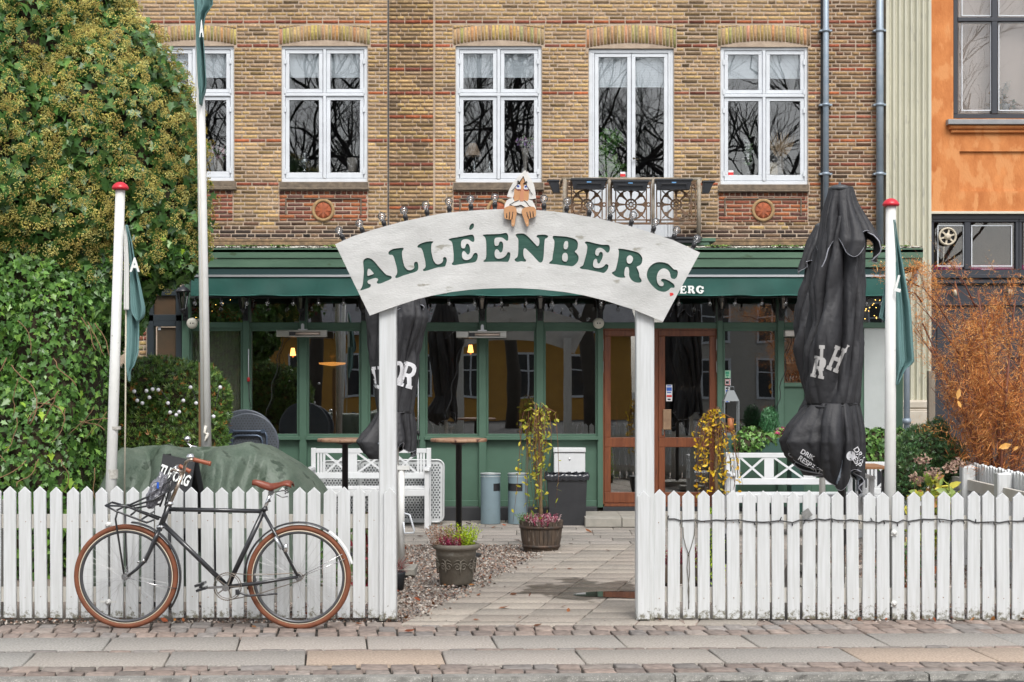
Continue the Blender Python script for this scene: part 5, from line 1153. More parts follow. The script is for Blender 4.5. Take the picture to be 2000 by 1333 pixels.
mb = MB(); mb.tube([W(246,606,YFl-.03),W(245,800,YFl-.02),W(243,985,YFl)], .006, 6); mb.build('halyard', mat('rope_tan', (.50,.46,.36), .8), T_f1)
for yy in (1176,1025): mb = MB(); mb.pbox(212-16,212+16,yy-2,yy+2,YP-.003,YP+.0,.001) if yy == 1176 else None; mb.lathe(W(212,yy,YP-.004), [(.02,.004),(.02,-.008),(.008,-.012),(.008,-.03)], 12, axis='y'); mb.build('bolt', POLEW, T_f1)
T_f3 = flagpole('white flagpole with red cap beside the large closed parasol', (1740,402), (1738,1200), YFl, 10, 11.5)
for yy in (1041,1179): mb = MB(); mb.lathe(W(1746,yy,YP-.002), [(.02,.004),(.02,-.008),(.008,-.012),(.008,-.022)], 12, axis='y'); mb.pbox(1740,1752,yy+4,yy+6,YP-.01,YP-.002); mb.build('bolt', POLEW, T_f3)
YF2 = 13.5
T_f2 = flagpole('tall white flagpole rising past the ivy and the far left window', (388,-60), (405,1010), YF2, 7.5, 10.5, cap=False)
mb = MB(); mb.tube([W(384,190,YF2-.07),W(394,500,YF2-.07),W(398,830,YF2-.06)], .005, 5); mb.tube([W(402,832,YF2-.06),W(399,845,YF2-.07),W(405,850,YF2-.07),W(401,862,YF2-.07),W(406,846,YF2-.07)], .012, 6); mb.build('halyard', mat('rope_white', (.6,.57,.5), .8), T_f2)
FLAGM = mat('flag_teal', (.13,.24,.235), .75, (.10,.20,.195), 5, .15, 200, sheen=.3)
def drape(name, rows, Y, m, parent, amp=.03, k=2.2, ph=0, nu=40, thick=True, lean=0):
    """hanging cloth: rows of (y, x_left, x_right) in the picture, folded in depth"""
    rows = np.array(rows, float); yy = np.linspace(rows[0,0], rows[-1,0], 50); xl = np.interp(yy,rows[:,0],rows[:,1]); xr = np.interp(yy,rows[:,0],rows[:,2])
    V = []
    for j, y in enumerate(yy):
        for i in range(nu):
            u = i/(nu-1); dY = amp*sin(2*pi*k*u+ph+1.3*j/50)*(.3+.7*u)+.4*amp*sin(2*pi*k*1.9*u+ph*2)
            p = W(xl[j]+(xr[j]-xl[j])*u, y, Y); V.append((p.x, Y+dY+lean*j/50, p.z))
    idx = np.arange(50*nu).reshape(50,nu); f = np.stack([idx[:-1,:-1],idx[1:,:-1],idx[1:,1:],idx[:-1,1:]],-1).reshape(-1,4)
    o = link(name, np_mesh(name, np.array(V), [f], True), m, parent)
    if thick: md = o.modifiers.new('thickness','SOLIDIFY'); md.thickness = .004
    return o
t = thing('flag', 'limp teal flag with a white hoist on the left flagpole', 'flag', W(260,745,YFl-.05), 'limp teal flags')
drape('hoist', [(440,245,246),(455,243,249),(520,242.5,252),(606,242,252)], YFl-.06, mat('hoist_white', (.6,.6,.57), .8), t, .004, 1)
drape('flag_cloth', [(440,246,248),(475,250,258),(520,252,267),(560,252,276),(600,252,284),(612,254,284),(622,262,280),(628,268,272)], YFl-.05, FLAGM, t, .03, 1.6, 1)
drape('lower_fold', [(600,247,272),(650,246,273),(690,245,272),(715,246,264),(725,248,256),(745,252,254)], YFl-.02, FLAGM, t, .022, 1.3, 2)
ME = text_me('A', .13, .002, .004); ME.transform(Matrix.Translation(W(263,519,YFl-.105)) @ UPM @ Matrix.Diagonal((.7,1,1,1))); link('flag_letter', ME, WLET, t)
t = thing('flag', 'limp teal flag draped round the right flagpole', 'flag', W(1755,750,YFl-.02), 'limp teal flags')
drape('flag_cloth', [(430,1742,1746),(470,1744,1752),(520,1745,1763),(600,1746,1778),(680,1748,1784),(709,1750,1786),(722,1752,1768),(752,1749,1752)], YFl-.01, FLAGM, t, .035, 1.7, .5)
drape('rear_fold', [(545,1730,1738),(600,1720,1738),(620,1716,1738),(628,1726,1738),(640,1734,1738)], YFl+.06, FLAGM, t, .02, 1.5, 2)
ME = text_me('L', .15, .002, .005); ME.transform(Matrix.Translation(W(1755,556,YFl-.075)) @ Matrix.Rotation(.25,4,'Y') @ UPM @ Matrix.Diagonal((.6,1,1,1))); link('flag_letter', ME, WLET, t)
t = thing('flag', 'limp teal flag at the top of the tall flagpole before the far left window', 'flag', W(395,190,YF2-.1), 'limp teal flags')
drape('flag_cloth', [(-60,374,412),(-10,376,416),(12,378,417),(28,380,403),(60,381,397),(120,383,402),(165,385,405),(180,387,402),(192,388,396),(205,391,393)], YF2-.08, FLAGM, t, .05, 1.4, .7)
ME = text_me('A', .2, .002, .01); ME.transform(Matrix.Translation(W(393.5,58,YF2-.155)) @ UPM @ Matrix.Diagonal((.22,.9,1,1))); link('flag_letter', ME, WLET, t)
t = thing('timber_post', 'weathered brown timber stake beside the tall flagpole', 'post', W(392,1010,YF2+.12)); mb = MB(); mb.pbox(387.5,398,708,1000,YF2+.1,YF2+.19,.006); mb.build('stake', mat('stake_wood', (.30,.18,.08), .8, (.18,.10,.05), 4, .6, 30, stretch=(18,18,1)), t)
t = thing('timber_post', 'grey weathered stake before the neighbour\'s shopfront at the right', 'post', W(1820,950,18)); mb = MB(); mb.pbox(1814,1827,725,935,18,18.08,.006); mb.build('stake', mat('grey_stake', (.26,.22,.17), .9, (.16,.13,.1), 4, .6, 30, stretch=(18,18,1)), t)
# ---------------------------------------------------------------- closed parasols
CANV = mat('black_canvas', (.017,.017,.020), .62, (.025,.025,.028), 4, .5, 26)
HEMM = mat('hem_piping', (.42,.43,.48), .7); SILV = mat('silver_lining', (.16,.19,.23), .55, (.24,.27,.31), 3)
def fold(th, t, kf, tw, ph):
    a = kf*th+tw*t+ph
    b = a+.9*np.sin(th*2+ph)+.5*np.sin(5*t+ph)
    return 1-1.15*np.exp(-(np.sin(b*.5)**2)*9)*(.6+.4*np.sin(th*1.5+ph*2))-.45*np.exp(-(np.sin(b*.5+1.1+t)**2)*30)+.06*np.sin(3*b+ph)
def interp_prof(prof, z): p = np.array(prof, float); return np.interp(z, p[:,0], p[:,1])
def parasol(lab, cx, Y, top_y, cone, body, skirt, hem, hemf, name, kf=7, seed=0, depth=.8, tie=True, polefoot=1123, group=None):
    """profiles are rows (py, halfwidth_left, halfwidth_right) measured about cx"""
    t = thing('closed_parasol', lab, 'parasol', (WX(cx,Y),Y,0)); s = Y/F; N = 192
    r_ = np.random.default_rng(seed)
    def shell(nm, rows, hemfn, kf, tw, amp, ph, dd=0., nv=60, m=CANV, grow=None, piping=True):
        rows = np.array(rows, float); y0, y1 = rows[0,0], rows[-1,0]
        th = np.linspace(0, 2*pi, N, endpoint=False); v = np.linspace(0,1,nv); TH, Vv = np.meshgrid(th, v, indexing='ij')
        hy = hemfn(TH); PY = y0+(hy-y0)*Vv
        yc = np.clip(PY, y0, y1); hl = np.interp(yc, rows[:,0], rows[:,1]); hr = np.interp(yc, rows[:,0], rows[:,2])
        c = np.cos(TH); w = (1+np.tanh(c*2.2))/2; R = hl*(1-w)+hr*w
        A = amp*(np.clip(Vv*2.2,0,1) if grow is None else grow(PY)); f = fold(TH, Vv*1.0, kf, tw, ph)
        cr = .5*(.012*np.sin(31*TH+9*Vv+ph)*np.sin(23*Vv*2+3*TH)+.02*np.sin(11*TH+14*Vv+2*ph)*np.sin(17*Vv+ph))
        q1 = 3*TH+5.5*Vv+1.2*np.sin(2*TH+ph)+ph; q2 = -2*TH+9*Vv+1.5*np.sin(3*TH+2*Vv); q3 = 7*TH+6*Vv+2*np.sin(2*TH-3*Vv+ph)
        if nv > 70: cm = .30*(np.abs(np.sin(q1))-.64)+.12*(np.abs(np.sin(q2))-.64)+.15*(np.abs(np.sin(q3))-.64)
        else: cm = .34*(np.abs(np.sin(4*TH+.9*np.sin(2*TH)+ph+.5*Vv))-.64)+.17*(np.abs(np.sin(9*TH+1.2*np.sin(3*TH)+ph-.6*Vv))-.64)+.08*(np.abs(np.sin(17*TH+2*ph))-.64)*(1.3-Vv)
        R = R*(1-A*(1-f))*(1+cr*A*(4 if nv > 70 else 1.5))*(1+A*cm); X = WX(cx,Y)+R*s*np.cos(TH); Yq = Y+R*s*np.sin(TH)*(depth)+dd
        P = np.stack([X,Yq,HC-(PY-HY)*s],-1).reshape(-1,3); idx = np.arange(N*nv).reshape(N,nv); idx = np.concatenate([idx,idx[:1]],0)
        ff = np.stack([idx[:-1,:-1],idx[1:,:-1],idx[1:,1:],idx[:-1,1:]],-1).reshape(-1,4)
        o = link(nm, np_mesh(nm, P, [ff], True), m, t); md = o.modifiers.new('thickness','SOLIDIFY'); md.thickness = .005; md.offset = -1
        if piping: mb = MB(); mb.tube([tuple(P[idx[i,nv-1]]) for i in range(N)], .0055, 5, closed=True); mb.build('piping', HEMM, o)
        return o, P
    c0, _ = shell('top_cover', cone, hem, kf, .8, .30, .4+seed, 0)
    def gb(PY): # deeper folds away from the tie
        wy = body[-1][0]; return np.clip(.35+np.abs(PY-wy)/160, .3, 1)
    b0, PB = shell('canopy', body, lambda th: th*0+body[-1][0], kf-2, 3.4, .62, 1.1+seed, .0, 90, grow=gb, piping=False)
    k0, PK_ = shell('canopy_skirt', skirt, hemf, kf-1, -.35, .50, 2.0+seed, 0, 60, grow=lambda PY: np.clip(.35+np.abs(PY-skirt[0][0])/90,.35,1))
    shell('lining', [(r[0]+3,max(1,r[1]-5),max(1,r[2]-5)) for r in skirt], lambda th: hemf(th)-8, kf-1, -.35, .50, 2.0+seed, 0, 50, m=SILV, grow=lambda PY: np.clip(.35+np.abs(PY-skirt[0][0])/90,.35,1), piping=False)
    mb = MB(); p = W(cx-3,top_y,Y); r = cone[0][1]*s; mb.lathe(p, [(r*.95,-.035),(r*1.0,-.02),(r*.98,-.01),(r*.55,.005),(r*.12,.012),(r*.1,.03),(.002,.032)], 24); mb.build('top_disc', mat('disc_grey', (.06,.065,.07), .5), t)
    wy = body[-1][0]; mb = MB(); bw = np.array(body[-1]); pts = []
    for i in range(40): a_ = 2*pi*i/40; w = (1+math.tanh(cos(a_)*2.2))/2; R = (bw[1]*(1-w)+bw[2]*w)*s*.99; pts.append((WX(cx,Y)+R*cos(a_), Y+R*sin(a_)*depth, HC-(wy+2+3*sin(a_*2)-HY)*s))
    mb.tube(pts, .010, 6, closed=True); mb.build('tie_strap', CANV, t)
    mb = MB(); mb.tube([(WX(cx,Y),Y,0.05),(WX(cx,Y),Y,HC-(top_y+5-HY)*s)], .026, 14); mb.build('mast', BLACKM if name == 'big' else POLEW, t)
    mb = MB(); sb_ = .33 if name == 'big' else .17; mb.cbox(WX(cx,Y)-sb_,WX(cx,Y)+sb_,Y-sb_,Y+sb_,.0,.06,.01); mb.build('base_slab', mat('step_stone', (0,0,0)), t)
    return t, PB, PK_
hemz = lambda a0, a1, n, ph: (lambda th: (a0+a1)/2+(a1-a0)/2*np.sin(n*th+ph)*(.7+.3*np.sin(2*th+1)))
T_u, PBu, PKu = parasol('large closed black parasol tied at the waist in front of the right bench', 1643, 12.5, 364,
    [(366,22,22),(395,30,30),(420,37,43),(450,42,62),(475,46,75),(520,50,70)],
    [(425,32,40),(480,46,45),(520,54,44),(600,62,42),(680,72,40),(740,73,39),(775,70,37),(790,66,34)],
    [(788,64,34),(800,74,36),(830,96,40),(862,110,42),(895,102,42),(930,82,42),(960,62,40)],
    lambda th: 488+26*np.sin(5*th+2.0)+8*np.sin(2*th+.8)-6*np.cos(th), lambda th: 925+24*np.sin(th*3+.9)+14*np.cos(th+.2)+7*np.sin(7*th+1), 'big', 7, 0)
T_u2, PBu2, PKu2 = parasol('closed black parasol standing just behind and left of the large one', 1606, 13.7, 438,
    [(440,12,16),(470,28,24),(500,38,30),(535,48,34)],
    [(480,20,30),(560,40,32),(635,58,34),(680,58,34),(740,44,32),(775,32,28)],
    [(773,32,28),(800,44,32),(850,58,36),(875,62,36)],
    lambda th: 522+12*np.sin(4*th+1.4), lambda th: 868+14*np.sin(th*3+1.2), 'second', 6, 3)
T_u3, PBu3, PKu3 = parasol('closed black parasol half hidden behind the left arch post', 773, 13.6, 446,
    [(448,14,14),(480,24,26),(520,36,38),(560,44,46),(600,50,54)],
    [(480,26,26),(560,48,46),(620,55,60),(650,53,52),(700,48,44),(760,40,38),(806,34,34)],
    [(805,34,34),(830,48,36),(862,72,38),(885,62,38),(915,34,30)],
    lambda th: 595+12*np.sin(4*th+1.4), lambda th: 884+30*np.sin(th*1+4.4)*.3+14*np.sin(th*3+1.8)+8*np.sin(6*th), 'third', 7, 5)
# printed letters laid on the cloth
from mathutils.bvhtree import BVHTree
def slab_letter(ch):
    """slab-serif capitals as outlines in a 0..1 high box"""
    R = lambda x0,x1,y0,y1: [(x0,y0),(x1,y0),(x1,y1),(x0,y1)]
    if ch == 'H': return [[(0,0),(.34,0),(.34,.14),(.27,.14),(.27,.42),(.53,.42),(.53,.14),(.46,.14),(.46,0),(.8,0),(.8,.14),(.73,.14),(.73,.86),(.8,.86),(.8,1),(.46,1),(.46,.86),(.53,.86),(.53,.58),(.27,.58),(.27,.86),(.34,.86),(.34,1),(0,1),(0,.86),(.07,.86),(.07,.14),(0,.14)]]
    if ch == 'I': return [[(0,0),(.36,0),(.36,.14),(.28,.14),(.28,.86),(.36,.86),(.36,1),(0,1),(0,.86),(.08,.86),(.08,.14),(0,.14)]]
    if ch == 'U': return [[(0,1),(0,.86),(.07,.86),(.07,.2),(.16,.05),(.3,0),(.5,0),(.64,.05),(.73,.2),(.73,.86),(.8,.86),(.8,1),(.46,1),(.46,.86),(.53,.86),(.53,.25),(.46,.16),(.34,.16),(.27,.25),(.27,.86),(.34,.86),(.34,1)]]
    if ch == 'O': 
        f = lambda rx, ry, n=24: [(.38+rx*cos(2*pi*i/n), .5+ry*sin(2*pi*i/n)) for i in range(n)]
        return [f(.38,.5), f(.17,.32)]
    if ch == 'R': return [[(0,0),(.34,0),(.34,.14),(.27,.14),(.27,.4),(.38,.4),(.5,.14),(.46,.14),(.46,0),(.8,0),(.8,.14),(.73,.14),(.6,.45),(.72,.58),(.74,.72),(.7,.88),(.58,.97),(.42,1),(0,1),(0,.86),(.07,.86),(.07,.14),(0,.14)],[(.27,.55),(.27,.85),(.42,.85),(.53,.78),(.54,.68),(.5,.59),(.42,.55)]]
    if ch == 'T': return [[(.2,0),(.6,0),(.6,.14),(.5,.14),(.5,.84),(.64,.84),(.66,.68),(.8,.68),(.8,1),(0,1),(0,.68),(.14,.68),(.16,.84),(.3,.84),(.3,.14),(.2,.14)]]
    if ch == 'B': return [[(0,0),(.5,0),(.68,.05),(.77,.18),(.77,.34),(.7,.47),(.6,.52),(.7,.6),(.74,.72),(.7,.88),(.58,.97),(.42,1),(0,1),(0,.86),(.07,.86),(.07,.14),(0,.14)],[(.27,.6),(.27,.86),(.42,.86),(.53,.8),(.53,.68),(.44,.6)],[(.27,.14),(.27,.45),(.45,.45),(.56,.36),(.56,.24),(.45,.14)]]
    if ch == 'G': return [[(.8,.66),(.66,.66),(.6,.8),(.48,.86),(.34,.82),(.24,.68),(.22,.5),(.24,.32),(.34,.17),(.48,.14),(.56,.18),(.56,.34),(.46,.34),(.46,.47),(.8,.47),(.8,.34),(.75,.34),(.75,.06),(.6,.0),(.4,.0),(.2,.06),(.05,.26),(0,.5),(.05,.75),(.2,.94),(.4,1),(.55,.97),(.64,.92),(.66,.98),(.8,.98)]]
    return [R(0,.3,0,1)]
def print_on(parent, objs, outlines, m, name='printed_letter', off=.006):
    """outlines in picture coordinates dropped onto the cloth along the depth axis"""
    tris = []
    dg = bpy.context.evaluated_depsgraph_get(); dg.update()
    Vs = []; Fs = []
    for o in objs:
        me = o.evaluated_get(dg).to_mesh(); b = len(Vs); org = ORG[o.name]; Vs += [v.co+org for v in me.vertices]; Fs += [tuple(b+i for i in p.vertices) for p in me.polygons]
    bv = BVHTree.FromPolygons(Vs, Fs); Yr = min(v.y for v in Vs)
    Yc = sum(v.y for v in Vs)/len(Vs)
    me = flat_mesh([[(WX(p[0],Yc),WZ(p[1],Yc)) for p in ol] for ol in outlines], 0)
    bm = bmesh.new(); bm.from_mesh(me)
    keep = [f for f in bm.faces]
    for _ in range(4):
        es = [e for e in bm.edges if e.calc_length() > .018]
        if not es: break
        bmesh.ops.subdivide_edges(bm, edges=es, cuts=1); bmesh.ops.triangulate(bm, faces=[f for f in bm.faces if len(f.verts) > 4])
    bad = []
    cam_ = Vector((0,0,HC))
    for v in bm.verts:
        tgt = Vector((v.co.x, Yc, v.co.y)); d = (tgt-cam_).normalized(); h = bv.ray_cast(cam_, d)
        if h[0] is None: bad.append(v); v.co = tgt
        else: v.co = h[0]-d*off
    bmesh.ops.delete(bm, geom=bad, context='VERTS'); bm.to_mesh(me); bm.free()
    return link(name, me, m, parent)
def place(ch, cx, cy, h, rot, sx=1.0, shear=0):
    out = []
    for ol in slab_letter(ch):
        q = []
        for (x,y) in ol: x = (x-.4)*h*sx+shear*(y-.5)*h; y = (y-.5)*h; c_, s_ = cos(rot), sin(rot); q.append((cx+x*c_-y*s_, cy-(x*s_+y*c_)))
        out.append(q)
    return out
def kids(t, *n): return [c for c in t.children if c.name.split('.')[0] in n]
PRT = mat('print_grey_white', (.42,.41,.40), .7); PRW = mat('print_white', (.62,.62,.64), .6)
bo_ = kids(T_u,'canopy'); sk_ = kids(T_u,'canopy_skirt')
for a in (('R',1600,718,42,-.22,.8),('I',1611,700,50,-.05,.62),('H',1634,702,50,-.38,.62),('I',1655,684,18,-.6,.8)): print_on(T_u, bo_, place(*a), PRT)
print_on(T_u, sk_, [[(1662+9*cos(i*pi/9),891+9.5*sin(i*pi/9)) for i in range(18)]], PRW, 'printed_disc')
def print_text(parent, objs, txt, cx, cy, hpx, rot, m, bold=.02):
    me = text_me(txt, 1.0, 0, bold); 
    if not me.polygons: return
    bm = bmesh.new(); bm.from_mesh(me); bmesh.ops.remove_doubles(bm, verts=bm.verts, dist=1e-5)
    dg = bpy.context.evaluated_depsgraph_get(); dg.update(); Vs = []; Fs = []
    for o in objs:
        m2_ = o.evaluated_get(dg).to_mesh(); b = len(Vs); org = ORG[o.name]; Vs += [v.co+org for v in m2_.vertices]; Fs += [tuple(b+i for i in p.vertices) for p in m2_.polygons]
    bv = BVHTree.FromPolygons(Vs, Fs); Yc = sum(v.y for v in Vs)/len(Vs); bad = []
    for v in bm.verts:
        x, y = v.co.x*hpx, v.co.y*hpx; c_, s_ = cos(rot), sin(rot); tgt = W(cx+x*c_-y*s_, cy-(x*s_+y*c_), Yc); d = (tgt-Vector((0,0,HC))).normalized(); h = bv.ray_cast(Vector((0,0,HC)), d)
        if h[0] is None: bad.append(v)
        else: v.co = h[0]-d*.007
    bmesh.ops.delete(bm, geom=bad, context='VERTS'); bm.to_mesh(me); bm.free(); link('printed_words', me, m, parent)
print_text(T_u, sk_, 'DRIK', 1679, 889, 15, -1.0, PRW); print_text(T_u, sk_, 'RESP', 1671, 899, 15, -1.0, PRW)
print_text(T_u, sk_, 'DRIK', 1577, 889, 13, -.55, PRW); print_text(T_u, sk_, 'RESPEKT', 1582, 909, 14, -.6, PRW)
bo3 = kids(T_u3,'canopy')
for a in (('U',738,738,44,.12,.7),('O',776,728,46,-.25,.7),('R',797,733,50,-.3,.75)): print_on(T_u3, bo3, place(*a), PRW)
# crank handle of the left parasol
t = T_u3; mb = MB(); Y = 13.45; mb.tube([W(784,915,Y),W(784,1110,Y)], .027, 12); mb.box(WX(775,Y),WX(800,Y),Y-.03,Y+.03,WZ(918,Y),WZ(910,Y)); mb.build('outer_mast', POLEW, t)
mb = MB(); mb.tube([W(790,1003,Y-.05),W(800,1006,Y-.06),W(809,1036,Y-.06),W(808,1041,Y-.06),W(790,1042,Y-.06),W(788,1020,Y-.05)], .008, 8); mb.build('crank', WINW, t)
# ---------------------------------------------------------------- bicycle
YK = 10.66
T_b = thing('bicycle', 'black bicycle with brown tyres and leather saddle leaning at the left fence', 'bicycle', W(415,1228,YK)); ORG[T_b.name] = Vector(T_b.location)
BLK = mat('bike_black', (.014,.015,.018), .28, coat=.4, c2=(.028,.028,.03), scale=20); TYR = mat('brown_rubber', (.20,.066,.029), .8, (.15,.05,.024), 20); RIM = mat('rim_dark', (.10,.10,.105), .35, metal=.6); CREAMT = mat('tyre_cream', (.6,.52,.4), .7); LEA = mat('saddle_leather', (.22,.055,.025), .35, (.15,.035,.018), 10); GRIPM = mat('grip_leather', (.28,.08,.035), .5, (.26,.07,.03), 30)
s = YK/F
def B(px, py, dy=0): return W(px, py, YK+dy)
def wheel(cx, cy):
    c = W(cx,cy,YK); R = 102*s
    def ringp(r, n=72): return [c+Vector((r*cos(2*pi*i/n),0,r*sin(2*pi*i/n))) for i in range(n)]
    mb = MB(); mb.tube(ringp(R-.018), .018, 12, closed=True); ty = mb.build('tyre', TYR, T_b)
    mb = MB(); 
    for q in (-1,1):
        n = 72; v = []
        for i in range(n): a_ = 2*pi*i/n; v += [c+Vector(((R-.034)*cos(a_),q*.0125,(R-.034)*sin(a_))), c+Vector(((R-.0395)*cos(a_),q*.0135,(R-.0395)*sin(a_)))]
        mb.add(v, [(2*i,2*i+1,(2*i+3)%(2*n),(2*i+2)%(2*n)) for i in range(n)], True)
    mb.build('wall_stripe', CREAMT, ty)
    mb = MB(); n = 72; v = []; k = 6
    prof = [(R-.036,-.0115),(R-.052,-.0115),(R-.058,-.006),(R-.058,.006),(R-.052,.0115),(R-.036,.0115)]
    for i in range(n): a_ = 2*pi*i/n; v += [c+Vector((r*cos(a_),y,r*sin(a_))) for r,y in prof]
    mb.add(v, [(i*k+j,i*k+(j+1)%k,((i+1)%n)*k+(j+1)%k,((i+1)%n)*k+j) for i in range(n) for j in range(k)], True); mb.build('rim', RIM, T_b)
    mb = MB(); ns = 36
    for i in range(ns):
        a_ = 2*pi*i/ns; o_ = (-1 if i % 2 else 1); b_ = a_+(.95 if (i//2) % 2 else -.95)
        mb.tube([c+Vector((.022*cos(b_),o_*.028,.022*sin(b_))), c+Vector(((R-.055)*cos(a_),0,(R-.055)*sin(a_)))], .0012, 4, cap=False)
    mb.build('spokes', mat('spoke_steel', (.45,.45,.45), .35, metal=.8), T_b)
    mb = MB(); mb.lathe(c, [(.024,-.032),(.024,-.028),(.012,-.026),(.012,.026),(.024,.028),(.024,.032)], 16, axis='y'); mb.lathe(c, [(.008,-.055),(.008,.055)], 10, axis='y'); mb.build('hub', CHROME, T_b)
    return c, R
fc, R = wheel(246.5,1126); rc, R = wheel(584,1127.5)
mb = MB()
mb.tube([B(331,985),B(311,1036)], .0185, 14)
mb.tube([B(329,995),B(514,999)], .0145, 12); mb.tube([B(317,1022),B(444.5,1146)], .0165, 12); mb.tube([B(516,996),B(444.5,1146)], .0165, 12)
for q in (-.05,.05):
    mb.tube([B(515,1002,q*.4),B(548,1062,q),B(582,1127,q*1.15)], [.011,.010,.009], 10); mb.tube([B(446,1146,q*.6),B(500,1140,q),B(582,1127,q*1.15)], [.013,.012,.010], 10)
mb.lathe(B(444.5,1146), [(.024,-.036),(.024,.036)], 16, axis='y'); mb.build('frame', BLK, T_b)
mb = MB()
for q in (-.055,.055): mb.tube([B(311,1034,q*.55),B(303,1052,q),B(292,1078,q),B(281,1098,q),B(266,1113,q),B(249,1126,q)], [.014,.0135,.013,.012,.010,.009], 10)
mb.tube([B(311,1034,-.04),B(311,1034,.04)], .014, 10); mb.build('fork', BLK, T_b)
for q_, pr_ in ((B(313,1030),[(.024,-.012),(.026,.0),(.024,.014)]),(B(331.5,984),[(.023,-.01),(.025,.0),(.021,.014)])): mb = MB(); mb.lathe(q_, pr_, 16); mb.build('headset', CHROME, T_b)
def fender(c, a0, a1, R_, mm, nm, w=.026, wid=None):
    mb = MB(); n = 40; k = 9; v = []
    for i in range(n+1):
        a_ = a0+(a1-a0)*i/n
        for j in range(k): b_ = pi*j/(k-1); r = R_+.010*sin(b_)*1.1; v.append(c+Vector((r*cos(a_), w*cos(b_)*-1, r*sin(a_))))
    mb.add(v, [(i*k+j,(i+1)*k+j,(i+1)*k+j+1,i*k+j+1) for i in range(n) for j in range(k-1)], True); o = mb.build(nm, mm, T_b, fix=False); md = o.modifiers.new('thickness','SOLIDIFY'); md.thickness = .003; return o
fender(fc, radians(84), radians(-36), R+.010, BLK, 'front_mudguard'); fender(rc, radians(185), radians(57), R+.012, BLK, 'rear_mudguard')
fender(rc, radians(56.5), radians(14), R+.013, mat('guard_white', (.72,.72,.70), .4), 'white_mudguard_tip')
mb = MB(); mb.tube([rc+Vector((0,-.05,0)), B(668,1083,-.02), B(672,1082,0)], .0025, 5); mb.tube([rc+Vector((0,-.05,0)), B(674,1092,-.02)], .0025, 5); mb.tube([fc+Vector((0,-.05,0)),B(300,1142,-.04),B(346,1150,-.02)], .0025, 5); mb.build('mudguard_stay', CHROME, T_b)
# saddle
mb = MB(); L_ = 26; k = 14; v = []
top = [(493,939,.012),(500,937.5,.018),(515,941,.024),(530,945,.035),(545,943,.06),(558,939,.078),(567,939.5,.08),(571.5,944,.072)]
ta = np.array(top)
for i in range(L_+1):
    u = i/L_; px = 493+78.5*u; py = np.interp(px,ta[:,0],ta[:,1]); w = np.interp(px,ta[:,0],ta[:,2]); drop = 9+5*sin(pi*min(1,u*1.4))
    for j in range(k+1):
        b_ = pi*j/k; p = B(px, py); v.append((p.x, YK-w*cos(b_), p.z-(1-sin(b_)**.6)*drop*s))
mb.add(v, [(i*(k+1)+j,(i+1)*(k+1)+j,(i+1)*(k+1)+j+1,i*(k+1)+j+1) for i in range(L_) for j in range(k)], True); o = mb.build('saddle', LEA, T_b, fix=False); md = o.modifiers.new('thickness','SOLIDIFY'); md.thickness = .005; md.offset = 0
mb = MB()
for q in (-.03,.03):
    mb.tube([B(499,944,q*.4),B(515,955,q*.8),B(535,962,q),B(556,958,q),B(563,950,q)], .0035, 6)
    mb.tube([B(560,950,q*1.6)+Vector((.013*cos(i*1.0),.013*sin(i*1.0),-i*.0022)) for i in range(24)], .003, 5)
    mb.tube([B(540,966,q*1.6),B(552,972,q*1.6),B(562,970,q*1.4)], .004, 5)
mb.build('saddle_springs', mat('spring_steel', (.25,.25,.25), .3, metal=.9), o)
mb = MB(); mb.tube([B(515,998),B(530,962)], .0125, 12); mb.lathe(B(530,962), [(.018,-.02),(.018,.02)], 12, axis='y'); mb.build('seat_post', CHROME, T_b)
mb = MB(); mb.tube([B(522,981,-.01),B(528,979,-.03),B(525,975,-.025)], .005, 6); mb.lathe(B(517,995), [(.021,-.01),(.021,.012)], 14); mb.build('seat_clamp', BLK, T_b)
# chainset
c = B(444.5,1146,-.05); mb = MB(); r = 26.5*s; n = 44
mb.tube([c+Vector((r*cos(2*pi*i/n)+ -0.0*s,0,r*sin(2*pi*i/n))) for i in range(n)], .0035, 6, closed=True); mb.tube([c+Vector(((r-.012)*cos(2*pi*i/n),0,(r-.012)*sin(2*pi*i/n))) for i in range(n)], .0025, 5, closed=True)
for i in range(n): a_ = 2*pi*i/n; mb.bar(c+Vector((r*cos(a_),0,r*sin(a_))), c+Vector(((r+.005)*cos(a_),0,(r+.005)*sin(a_))), .004, .003)
for i in range(5): a_ = 2*pi*i/5; mb.bar(c, c+Vector((r*.9*cos(a_),0,r*.9*sin(a_))), .008, .004)
mb.build('chainring', mat('worn_steel', (.22,.19,.16), .4, metal=.8), T_b)
mb = MB(); mb.tube([B(446,1146-26.5,-.05),B(500,1124,-.05),B(586,1119,-.045),B(594,1126,-.045),B(588,1134,-.045),B(500,1162,-.05),B(446,1172.5,-.05)], .0035, 6); mb.build('chain', MC['worn_steel'], T_b)
mb = MB(); mb.pbox(497,521,1120.5,1124,YK-.055,YK-.05); mb.build('chain_guard', mat('guard_grey', (.3,.29,.27), .5), T_b)
mb = MB(); mb.bar(B(446,1146,-.075),B(398,1149,-.075),.016,.012); mb.lathe(B(444.5,1146), [(.022,-.085),(.022,-.06)], 14, axis='y'); mb.bar(B(446,1146,.07),B(490,1141,.07),.016,.012); mb.build('crank', CHROME, T_b)
for (px,py,q) in ((393,1146,-.10),(492,1141,.10)):
    mb = MB(); p = B(px,py,q)
    for dz in (-.016,.016): mb.box(p.x-.032,p.x+.032,p.y-.045,p.y+.045,p.z+dz-.008,p.z+dz+.008)
    mb.tube([p+Vector((0,-.045,0)),p+Vector((0,.045,0))], .007, 8); mb.v = [tuple(Matrix.Translation(p) @ Matrix.Rotation(-.3,4,'Y') @ Matrix.Translation(-p) @ Vector(v_)) for v_ in mb.v]; mb.build('pedal', BLK, T_b)
